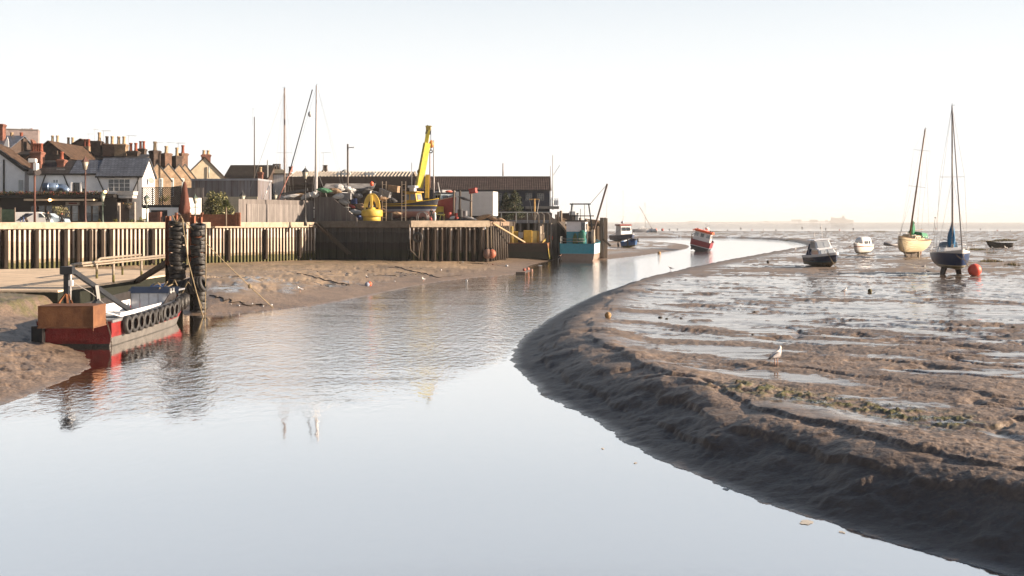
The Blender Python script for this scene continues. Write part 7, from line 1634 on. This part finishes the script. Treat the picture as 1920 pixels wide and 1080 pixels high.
# red fishing boat aground at the channel edge
rf=thing('fishing_boat','small red and white fishing boat with orange wheelhouse roof heeled over at the channel edge','boat',(X(1309,203),203,-.15),R(-19),None,0,R(14))
rings=[]
for i in range(12):
    t=i/11; y=6.0*t; w_=1.9*(1+.05*math.sin(math.pi*t)) if t<.55 else 1.95*max(.02,1-((t-.55)/.45)**2); zs=2.1+.7*max(0,t-.3)**1.5; zk=.0+.8*max(0,(t-.7)/.3)**2
    rings.append([(-w_,y,zs),(-w_*.98,y,1.1),(-w_*.80,y,zk+.4),(-w_*.3,y,zk),(w_*.3,y,zk),(w_*.80,y,zk+.4),(w_*.98,y,1.1),(w_,y,zs)])
MB().loft(rings,smooth=False).build('hull',mat('red_fish_hull',(.5,.5,.5),.5,.2,2,bands=[(-1,(.014,.016,.022)),(.92,(.40,.40,.42)),(1.02,(.20,.014,.022)),(4,(.20,.014,.022))],bandnoise=.04),rf)
deck_from(rings,-.3).build('deck',GREYW,rf); rail_from(rings,.1,.1,0,.04).build('gunwale',mat('dark_red_rail',(.16,.02,.025),.5,.3,3),rf)
mb=MB(); mb.frust(-1.62,1.62,.25,2.6,2.0,3.75,.10,.05,.1); mb.build('wheelhouse',mat('fish_white',(.60,.57,.56),.5,.12,2),rf)
MB().frust(-1.78,1.78,.05,2.8,3.75,4.12,.05,.05,.05).build('wheelhouse_roof',mat('orange_roof',(.72,.10,.02),.5,.2,3),rf)
for x in (-1.1,0,1.1): MB().ext([(x-.32,.27-.02,2.85),(x+.32,.25,2.85),(x+.32,.30,3.5),(x-.32,.30,3.5)],(0,-.03,0)).build('window',CGLASS if x else GLASS,rf)
MB().ext([(1.58,.8,2.85),(1.58,1.8,2.85),(1.55,1.8,3.5),(1.55,.8,3.5)],(.04,0,0)).build('side_window',GLASS,rf)
mb=MB(); mb.sph((.35,1.4,4.55),.35,10,8,sc=(1.3,1,.8)); mb.build('radar_dome',WHITE,rf); mb=MB(); mb.cyl((.35,1.4,4.1),(.35,1.4,5.9),.04,n=5); mb.beam((-.2,1.4,5.2),(.8,1.4,5.25),.06); mb.build('mast',GREYW,rf)
for x in (-1.2,1.25,1.6): 
    MB().sph((x,.6,4.25),.13,8,6).build('deck_lamp',BLACK,rf)
mb=MB(); mb.tube([(-1.85,.2,2.1),(-2.1,.2,3.0),(-1.95,.6,3.4),(-1.6,.9,3.5)],.05,5); mb.tube([(-1.85,.9,2.1),(-2.1,.9,2.9)],.05,5); mb.build('pot_rack',mat('tan_rail',(.45,.33,.22),.6,.3,3),rf)
mb=MB(); mb.ext([(-2.0,.3,2.75),(-1.6,.3,3.2),(-1.6,1.4,3.2),(-2.0,1.4,2.75)],(0,0,.08)); mb.build('blue_cover',NAVY,rf)
mb=MB(); mb.cyl((-1.35,-.05,.25),(-1.35,.1,.25),.22,n=12); mb.build('rudder_wheel',BLACK,rf)
# blue boat and work boat on the mud bank
bb=thing('blue_boat','bright blue open boat with tyre fender lying on the mud bank','boat',on_mud(1178,210,-.1),R(-14),None,0,R(-5))
rings=vhull(5.2,3.1,1.4,.35,.6,12,.96)
MB().loft(rings,smooth=False).build('hull',mat('blue_boat_hull',(.5,.5,.5),.4,.2,2,bands=[(-1,(.11,.10,.02)),(.35,(.035,.04,.025)),(.55,(.012,.075,.22)),(3,(.012,.075,.22))],bandnoise=.2),bb)
rail_from(rings,.15,.12,0,.04).build('gunwale',BLACK,bb); deck_from(rings,-.3).build('deck',mat('boat_clutter_deck',(.15,.13,.12),.7,.4,3),bb)
mb=MB(); mb.b2(-.12,.12,-.25,0,.3,1.9); mb.build('outboard_bracket',BLACK,bb)
MB().torus((-1.95,.1,.9),.35,.14,'X',18,8).build('tyre_fender',RUBBER,bb); MB().torus((1.95,.8,1.4),.3,.12,'X',18,8).build('tyre_fender',RUBBER,bb)
wk=thing('work_catamaran','white cabined workboat with blue hull on the far mud bank','boat',on_mud(1156,284,-.1),R(-160))
rings=vhull(9.0,4.6,1.5,.5,.7,12,.96)
MB().loft(rings,smooth=False).build('hull',mat('workcat_hull',(.03,.045,.10),.4,.3,2),wk); rail_from(rings,.15,.15,0,.05).build('gunwale',GREYW,wk); deck_from(rings,-.1).build('deck',GREYW,wk)
mb=MB(); mb.frust(-1.6,1.6,2.6,6.0,1.5,4.2,.15,.1,.5); mb.build('wheelhouse',WHITE,wk,bevel=.08); MB().frust(-1.75,1.75,2.5,5.7,4.2,4.6,.1,.1,.1).build('wheelhouse_roof',mat('maroon_roof',(.22,.04,.03),.6,.2,3),wk)
for x0,x1 in ((-1.2,-.1),(.1,1.2)): MB().ext([(x0,5.78,2.9),(x1,5.78,2.9),(x1,5.62,3.8),(x0,5.62,3.8)],(0,.06,0)).build('window',GLASS,wk)
MB().cyl((0,4,4.6),(0,4,13.5),.05,n=5).build('mast',ALU,wk); MB().beam((-.8,4,6.6),(.8,4,6.6),.07).build('spreader',ALU,wk)
mb=MB(); mb.sph((0,3.6,5.1),.4,10,8); mb.build('radar_dome',WHITE,wk)
for sg in (-1,1): MB().tube([(sg*1.5,6.2,3.6),(sg*1.8,2.4,2.0),(sg*2.2,.3,1.6)],.08,5).build('frame_rail',GREYW,wk)
# far yachts afloat in the lower creek
yacht('far_yacht','far grey sailing yacht with bare mast beyond the workboat',(X(1186,520),520,-.45),R(-84),11.0,3.2,2.3,[(-1,(.25,.08,.08)),(1.0,(.36,.37,.40)),(3,(.38,.39,.42))],ALU,12.6,.12,keels=None,furl=False,matname='far_yacht_hull')
yacht('far_yacht','far pale yacht heeled over with its mast slanting left',(X(1218,515),515,-.3),R(205),8.0,2.8,2.0,[(-1,(.2,.25,.27)),(1.0,(.42,.48,.5)),(3,(.5,.55,.56))],MASTW,13.0,.12,rx=0,ry=R(33),keels=None,furl=False,matname='tilted_yacht_hull')
# ------------------------------------------------------------------ buoys
def buoy(label,x,y,z,r,m,ringm=None,nm='ball_buoy',cat='buoy'):
    t=thing(nm,label,cat,(x,y,z)); MB().sph((0,0,r*.9),r,20,14).build('float',m,t)
    MB().torus((r*.75,-.1,r*1.1 if ringm is None else r*.3),r*.12,r*.05,'X',12,6).build('eye',BLACK,t)
    MB().torus((0,0,r*.9),r*.99,r*.025,'Z',24,6).build('seam',m,t); return t
Yb=(H-.95)*F/(516.5-416)
x,y,z=on_mud(1827.5,92.5); buoy('big round orange mooring buoy on the mud beside the blue yacht',x,y,z-.02,.56,mat('coral_buoy',(.72,.075,.045),.55,.3,2.2,col2=(.60,.11,.07)))
hb_=by.matrix_basis@Vector((0,7.75,2.35))
rope('mooring_line','mooring line from the bow of the blue yacht down to the orange buoy',[tuple(hb_),(x-.5,y-.1,z+.75)],.03,sag=.25)
rope('mooring_line','second slack line looping under the bow of the blue yacht',[tuple(hb_+V(-.6,-.1,-.2)),tuple(hb_+V(.2,-.4,-.75)),tuple(hb_+V(.9,-.3,-.9))],.022,sag=.1)
cb_=cr.matrix_basis@Vector((0,8.8,2.9)) if False else Matrix.LocRotScale(cr.location,cr.rotation_euler,None)@Vector((0,8.7,2.75))
rope('mooring_chain','rusty chain hanging from the bow of the cream yacht to the mud',[tuple(cb_),(cb_.x+.7,cb_.y-.4,ground(cb_.x+.7,cb_.y-.4)+.02)],.045,'chain',WOOD)
x,y,z=mudpt(1140,596); buoy('small tan buoy half bedded in the mud near the channel bend',x,y,z-.02,.16,mat('tan_buoy',(.42,.26,.12),.7,.35,5))
for px,py,r,m,lab in ((693,536,.20,ORANGE,'orange half of a pair of small buoys on the left mud bank'),(688.5,537,.20,mat('pale_blue_buoy',(.25,.28,.36),.6,.3,4),'grey blue half of a pair of small buoys on the left mud bank'),(983,508,.18,mat('dull_red_buoy',(.35,.10,.07),.6,.3,4),'dull red buoy at the water edge in mid channel'),(990,506,.17,mat('pink_buoy',(.55,.22,.16),.6,.3,4),'pink buoy beside the dull red one at the water edge'),(997,508,.17,mat('peach_buoy',(.55,.32,.24),.6,.3,4),'pale peach buoy rightmost of the three at the water edge'),(1236,476,.3,mat('tan_buoy',(.42,.26,.12),.7,.35,5),'tiny tan buoy by the channel below the blue boat'),(1440,493,.17,DWOOD,'dark weedy buoy on the mud left of the cabin cruiser'),(1229,434,.9,ORANGE,'faint orange buoy right of the far heeled yacht'),(1242,433,.8,mat('pale_red_far_buoy',(.5,.12,.1),.6,.3,4),'second faint red buoy near the far heeled yacht'),(1631,548,.14,mat('olive_buoy',(.16,.13,.05),.7,.4,4),'olive weedy buoy on the wet flats')):
    x,y,z=mudpt(px,py); buoy(lab,x,y,max(z,-.1)-.03,r,m)
x,y,z=mudpt(976,514); tag(MB().box((x,y,.08),(1.0,.4,.3)).build('floating_timber',DWOOD,bevel=.05),'dark floating timber at the water edge by the three buoys','timber')
x,y,z=mudpt(1013,508); t=thing('tide_gauge','short pale square post standing in the water near the three buoys','post',(x,y,-.3)); MB().b2(-.16,.16,-.16,.16,0,.85).build('post',WOOD,t,bevel=.02); MB().b2(-.2,.2,-.2,.2,.85,.92).build('cap',GREYW,t)
bx_=(X(1140,61),61)
# ------------------------------------------------------------------ gulls
GW=mat('gull_white',(.72,.68,.64),.7,.1,8); GG=mat('gull_grey_wing',(.30,.29,.30),.7,.3,14,col2=(.17,.15,.15)); GB=mat('gull_black',(.015,.015,.015),.6,.2,6); GLEG=mat('gull_leg',(.50,.30,.24),.6,.2,6); GBK=mat('gull_bill',(.45,.30,.08),.5,.2,6)
def gull(label,loc,rz,s=1.0,group=None,detail=True,preen=False):
    """standing gull about 0.5 m tall, facing +y"""
    t=thing('gull',label,'gull',loc,rz,group); t.scale=(s,s,s)
    sec=[(-.30,.235,.004,.006),(-.24,.245,.028,.020),(-.15,.265,.062,.050),(-.05,.282,.085,.078),(.05,.297,.090,.090),(.12,.325,.078,.085),(.165,.365,.056,.062),(.185,.405,.043,.047),(.195,.440,.041,.042),(.205,.468,.043,.040),(.215,.492,.032,.028),(.22,.508,.008,.008)]
    rg=[]
    for i,(y,z,w_,h_) in enumerate(sec):
        yaw=0; tilt=min(1,max(0,(i-3)/4.0))*R(62)
        rg.append([(w_*math.cos(a),y-h_*math.sin(a)*math.sin(tilt),z+h_*math.sin(a)*math.cos(tilt)) for a in [2*math.pi*q/16 for q in range(16)]])
    MB().loft(rg,closed=True).build('body',GW,t)
    for sg in (-1,1):
        w=[]
        for i,(y,zc,hw) in enumerate(((.12,.315,.02),(.08,.315,.055),(.0,.295,.072),(-.10,.275,.062),(-.20,.255,.04),(-.27,.243,.018))):
            x0=(.07,.088,.094,.082,.052,.024)[i]
            w.append([(sg*(x0+.014),y,zc-hw),(sg*(x0+.018),y,zc),(sg*(x0*.75+.01),y,zc+hw*.9),(sg*x0*.35,y,zc+hw*1.05),(sg*x0*.3,y,zc+hw*.7),(sg*x0*.8,y,zc-hw*.5)])
        MB().loft(w,closed=True).build('wing',GG,t)
        w=[[(sg*(x0),y,zc-h_),(sg*(x0+.012),y,zc),(sg*x0*.6,y,zc+h_),(sg*x0*.4,y,zc)] for y,zc,h_,x0 in ((-.22,.253,.022,.045),(-.30,.238,.018,.03),(-.40,.215,.006,.012))]
        MB().loft(w,closed=True).build('wing_tip',GB,t)
        mb=MB(); mb.tube([(sg*.035,.015,.23),(sg*.036,.0,.13),(sg*.036,.02,.115),(sg*.036,.02,.01)],[.020,.012,.012,.011],6); mb.ext([(sg*.036-.006,.0,.0),(sg*.036-.03,.075,.0),(sg*.036,.085,.0),(sg*.036+.03,.075,.0),(sg*.036+.006,.0,.0)],(0,0,.008)); mb.build('leg',GLEG,t)
        if detail: MB().sph((sg*.036,.235,.478),.007,8,6).build('eye',GB,t)
    MB().loft([[(r*math.cos(a),y,z+r*1.2*math.sin(a)) for a in [2*math.pi*q/8 for q in range(8)]] for y,z,r in ((.235,.468,.016),(.27,.464,.012),(.295,.455,.009),(.305,.442,.003))],closed=True).build('bill',GBK,t)
    return t
x,y,z=mudpt(1455,686); g0=gull('large grey winged gull standing on the near mud bank',(x,y,z-.01),R(-42),1.25)
def gulls(lst,grp,base=g0):
    for px,py,sc,rz,lab in lst:
        x,y,z=mudpt(px,py); c=dup(base,(x,y,max(z,.0)-.01),R(rz),lab); c.scale=(sc,sc,sc); c['group']=grp
        for k in kids(c): pass
gulls([(1583,552,.9,-60,'gull crouching beyond the near gull on the wet flats'),(1258,507,1.0,60,'gull at the far lip of the right bank'),(794,529,1.0,150,'white gull standing in the shallows off the timber quay'),(688,524,.8,40,'small gull above the pair of buoys on the left bank'),(563,548,.9,120,'white gull on the left mud bank below the buoys')],'gulls about the creek')
spots=[(1817,457,1.0),(1822,456,.95),(1822,463,1.0),(1826.5,463,1.05),(1840,457,1.0),(1842.5,457,.9),(1849,462,1.05),(1854.5,461,1.0),(1874,455,.95),(1887,459,1.0),(1899.5,463,1.0),(1907,463,.9),(1813,444,.9),(1822,444,.9)]
nm2=['leftmost gull of the small flock right of the blue yacht','second gull from the left in the upper row of the flock','leftmost gull of the lower row of the flock','second gull from the left in the lower row of the flock','left bird of the close pair in the middle of the flock','right bird of the close pair in the middle of the flock','gull just below the close pair','gull right of the one below the close pair','gull under the long strip of marsh grass','gull below the black dinghy bow','left of two gulls below the black dinghy','right of two gulls below the black dinghy','gull in the farthest row above the flock, left one','gull in the farthest row above the flock, right one']
gulls([(a,b,s,random.uniform(-180,180),l) for (a,b,s),l in zip(spots,nm2)],'flock of gulls right of the blue yacht')
gulls([(1863,471,1.5,30,'bigger gull in front of the flock, left of two'),(1886,470,1.7,120,'dark backed gull in front of the flock, right of two')],'two bigger gulls in front of the flock')
gulls([(1732,503,.75,-90,'small wader like gull left of the blue yacht keels'),(1740,512,.6,60,'small bird in the pool beside the blue yacht keel'),(1594,465,1.0,30,'gull standing left of the white launch'),(1648,464,.9,200,'gull standing right of the white launch'),(1491,471,1.2,-40,'gull at the channel end left of the cabin cruiser')],'single gulls between the boats')
# scraps of white litter and shells on the left bank
for px,py,s,lab in ((448,574,.22,'white scrap nearest the posts on the shoreline'),(433,571,.16,'small white scrap on the mud near the posts'),(493,575,.2,'white scrap where the long rope meets the mud'),(509,573,.28,'larger white scrap at the end of the long rope'),(473,570,.16,'white scrap between the chain and the shore'),(583,488,.35,'white scrap high on the bank below the shaded wall'),(740,528,.2,'pale scrap on the bank right of the buoy pair'),(875,527,.4,'white float lying in the shallows off the timber quay'),(827,507,.3,'pale scrap on the wet patch below the timber quay'),(868,492,.3,'white scrap at the foot of the timber quay posts'),(950,500,.6,'white bottle shape on the shore left of the barge')):
    x,y,z=mudpt(px,py); s*=.5; mb=MB(); mb.lathe([(.3*s,-.5*s),(.5*s,-.3*s),(.42*s,.1*s),(.3*s,.5*s),(.1*s,.6*s)],n=8,M=Matrix.Rotation(random.uniform(0,3),3,'Z')@Matrix.Rotation(R(80),3,'X')); o=mb.build('litter',GREYW); o.location=(x,y,max(z,.0)+.3*s); tag(o,lab,'litter','white litter on the left bank')
# stones and weed lumps on the right bank
rocks=[(1238,596,'dark lump'),(1250,598,'dark lump'),(1277,597,'dark lump'),(1385,581,'dark lump'),(1415,586,'dark lump'),(1815,612,'dark lump'),(1900,614,'dark lump'),(1640,549,'dark lump'),(1411,628,'dark lump')]
for i,(px,py,_) in enumerate(rocks):
    x,y,z=mudpt(px,py); mb=MB(); r=random.uniform(.04,.075); mb.sph((0,0,r*.3),r,8,6,sc=(1.6,1.2,.8))
    for k in range(len(mb.v)): p=mb.v[k]; mb.v[k]=(p[0]*random.uniform(.85,1.15),p[1]*random.uniform(.85,1.15),p[2]*random.uniform(.8,1.2))
    o=mb.build('weedy_stone',mat('weedy_stone',(.03,.025,.016),.8,.5,9)); o.location=(x,y,z-.02); tag(o,'dark weed covered stone on the wet flats of the right bank','stone','weedy stones on the right flats')
# ------------------------------------------------------------------ marsh grass tufts
GRS=[mat('marsh_grass',(.24,.19,.06),.8,.4,3),mat('marsh_grass_dark',(.10,.09,.03),.8,.4,3),mat('marsh_grass_red',(.24,.12,.05),.8,.4,3)]
def grass(name,label,px,py,w_,h_,n,depth=1.2):
    x0,y0,z0=mudpt(px,py); t=thing(name,label,'marsh grass',(x0,y0,z0)); mb=MB()
    for i in range(n):
        x=random.uniform(-1,1)*w_/2; y=random.uniform(-1,1)*depth; e=1-abs(x/(w_/2))**2; h=h_*random.uniform(.4,1.1)*(.35+.65*e); d=Vector((random.gauss(0,.25),random.gauss(0,.25),1)).normalized()*h; s=.05
        zz=ground(x0+x,y0+y)-z0-.02; b=Vector((x,y,zz)); a=random.uniform(0,3.14); sd_=Vector((math.cos(a),math.sin(a),0))*s
        mb.add([b-sd_,b+sd_,b+d],[(0,1,2)],random.choices((0,1,2),(5,3,1.5))[0])
    mb.build('blades',GRS,t,fix=False)
for px,py,w_,h_,n,lab in ((1885,451.5,5.5,.75,700,'tall tuft of tawny marsh grass behind the black dinghy'),(1853,452.5,7.0,.35,600,'long low strip of marsh grass left of the black dinghy'),(1832,469,3.8,.45,420,'rounded yellow tuft right of the blue yacht'),(1858.5,491,2.2,.45,260,'olive tuft in front of the flock of gulls'),(1897.5,497,.8,.5,90,'small reddish tuft near the right edge'),(1857,475,1.2,.35,90,'small brown tuft under the bigger gulls'),(1649,434.5,9,.8,300,'distant low tuft of marsh grass right of the cruiser'),(1563,434,6,.6,150,'distant low tuft above the cabin cruiser'),(1343,434.5,6,.7,150,'distant low tuft right of the red fishing boat'),(1356,439,8,.5,160,'second distant tuft right of the red fishing boat'),(1475,451,6,.4,160,'reddish tuft at the end of the channel')):
    grass('marsh_grass',lab,px,py,w_,h_,n)
# green weed standing on the crest of the near bank (ground cover)
mb=MB()
for i in range(9000):
    u=random.random(); bx_=ax0+(ax1-ax0)*u+random.gauss(0,.5); by_=ay0+(ay1-ay0)*u+random.gauss(0,.55)
    v=float(fbm(np.array([bx_/.45+11]),np.array([by_/.45]),4)[0])
    if v<.17: continue
    zz=ground(bx_,by_); a=random.uniform(0,6.28); s=random.uniform(.009,.022); d=Vector((math.cos(a),math.sin(a),random.uniform(.1,.8))).normalized()*s*1.5; q_=d.orthogonal().normalized()*s*.5
    b=Vector((bx_,by_,zz-.005)); mb.add([b-q_,b+q_,b+d+q_*.6,b+d-q_*.6],[(0,1,2,3)],random.choices((0,1,2),(4,3,2))[0])
o=mb.build('green_weed',[mat('weed_green',(.070,.074,.018),.6,.4,6),mat('weed_yellow',(.16,.14,.045),.6,.4,6),mat('weed_dark',(.03,.032,.010),.6,.4,6)],fix=False); tag(o,'strip of green and yellow weed along the crest of the near mud bank','weed',kind='stuff')
# ------------------------------------------------------------------ foam on the water
for i,(px,py,s) in enumerate(((1514,978,.17),(1578,998,.08),(1130,841,.08),(1192,868,.07),(1360,917,.09))):
    x,y=G(px,py,0); mb=MB()
    for k in range(7 if s>.2 else 3):
        cx_,cy_=(random.uniform(-.5,.5)*s,random.uniform(-.8,.8)*s) if k else (0,0); r=s*random.uniform(.35,.5) if k else s*.6; P=[]
        for q_ in range(10):
            a=2*math.pi*q_/10; rr=r*random.uniform(.6,1.2); P.append((cx_+rr*math.cos(a),cy_+rr*1.3*math.sin(a),.004+.0015*k))
        mb.ext(P,(0,0,.0025))
    o=mb.build('foam_patch',mat('foam',(.50,.47,.43),.9,.2,9)); o.location=(x,y,0); tag(o,'patch of pale foam floating on the calm water near the right bank','foam','foam patches on the calm water')
# ------------------------------------------------------------------ the far pier and shore
PY_=8000.0
PRM=mat('pier_grey',(.20,.20,.21),.8,.2,.05)
PR_=thing('pier','long faint pier on thin piles across the horizon with pavilions at its right end','pier',(0,PY_,0))
px0,px1=X(1040,PY_),X(1530,PY_)
zr=lambda py:H-(py-416)/F*PY_
MB().ext([(px0,0,zr(418.3)),(X(1580,PY_),0,zr(414.3)),(X(1580,PY_),0,zr(415.4)),(px0,0,zr(419.2))],(0,10,0)).build('deck',PRM,PR_)
mb=MB()
n_=150
for i in range(n_):
    px=1042+(1580-1042)*i/(n_-1); t=(px-1040)/540; mb.b2(X(px,PY_)-.9,X(px,PY_)+.9,4,7,-2,zr(418.8-4*t))
o=mb.build('piles',PRM,PR_); o['kind']='stuff'
for a,b,yt,yb in ((1484,1503,411.5,414.5),(1518,1533,412,416.5),(1498,1500,414,420),(1433,1441,414,416),(1548,1552,412.5,416)): MB().b2(X(a,PY_),X(b,PY_),-4,8,zr(yb),zr(yt)).build('shelter',PRM,PR_)
MB().ext([(X(1553,PY_),-5,-2),(X(1600,PY_),-5,-2),(X(1600,PY_),-5,zr(412.6)),(X(1592,PY_),-5,zr(411.8)),(X(1586,PY_),-5,zr(411)),(X(1584,PY_),-5,zr(408.5)),(X(1582,PY_),-5,zr(404.5)),(X(1580,PY_),-5,zr(404.5)),(X(1579,PY_),-5,zr(408)),(X(1569,PY_),-5,zr(408.8)),(X(1558.5,PY_),-5,zr(407.4)),(X(1558.5,PY_),-5,zr(412.4))],(0,14,0)).build('pavilion',PRM,PR_)
SH=thing('far_ship','faint long low ship on the horizon behind the red fishing boat','ship',(X(1300,9000),9000,0)); k5=9000/F
MB().ext([(-15*k5,0,0),(15*k5,0,0),(15*k5,0,.8*k5),(-15*k5,0,.8*k5)],(0,20,0)).build('hull',PRM,SH)
MB().ext([(-10*k5,2,.8*k5),(9*k5,2,.8*k5),(8*k5,2,2.0*k5),(-6*k5,2,2.2*k5)],(0,12,0)).build('superstructure',PRM,SH)
SH.location[2]=zr(416.8)+3.0
# small dark mooring floats dotted over the far flats
FL=[(1389,429,1.2),(1504,424,1.5),(1538.5,427.5,1.2),(1548.5,430,1.2),(1600,430,1.2),(1255,431,1),(1270,430.5,1),(1300,431,1),(1320,430,1),(1364,432.5,.9),(1410,432,.9),(1432,431.5,.9),(1455,432,.9),(1574,432,.9),(1620,433,.9),(1690,432,.9),(1755,429,.9),(1778,431,.9),(1838,430,.9),(1870,433,.9),(1895,434,.8)]
FM=[mat('dark_float',(.03,.025,.025),.7,.3,4),mat('red_float',(.40,.10,.08),.7,.3,4),mat('white_float',(.6,.58,.56),.7,.2,4)]
for i,(px,py,r) in enumerate(FL):
    x,y,z=mudpt(px,py); o=MB().sph((0,0,r*.45),r*.45,10,8).build('mooring_float',FM[0 if i<6 else (i%3)]); o.location=(x,y,max(z,0)-.1); c=('dark','red','white')[0 if i<6 else (i%3)]
    tag(o,f'tiny {c} mooring float far out on the flats under the horizon','mooring float',f'far {c} mooring floats')
for px,pt,pb,lab in ((1752,408,427,'thin withy stake with a dark topmark left of the blue yacht mast'),(1713,418,427,'short withy stake above the cream yacht')):
    Y=520; mb=MB(); mb.cyl((0,0,-1),(.9,0,Zp(pt,Y)),.10,n=5); mb.sph((.9,0,Zp(pt,Y)),.35,8,6); o=mb.build('withy_stake',DWOOD); o.location=(X(px-2,Y),Y,0); tag(o,lab,'stake')
# ------------------------------------------------------------------ haze
if HAZE:
    hz=MB(); hz.b2(-5200,5200,-90,9700,-3,60); ho=hz.build('haze',[])
    m=bpy.data.materials.new('winter_haze'); m.use_nodes=True; nt=m.node_tree; nt.nodes.remove(nt.nodes['Principled BSDF'])
    pv=nt.nodes.new('ShaderNodeVolumePrincipled'); pv.inputs['Color'].default_value=(.97,.97,.97,1); pv.inputs['Density'].default_value=HAZE; pv.inputs['Anisotropy'].default_value=.0
    nt.links.new(pv.outputs[0],nt.nodes['Material Output'].inputs['Volume']); ho.data.materials.append(m); tag(ho,kind='stuff')
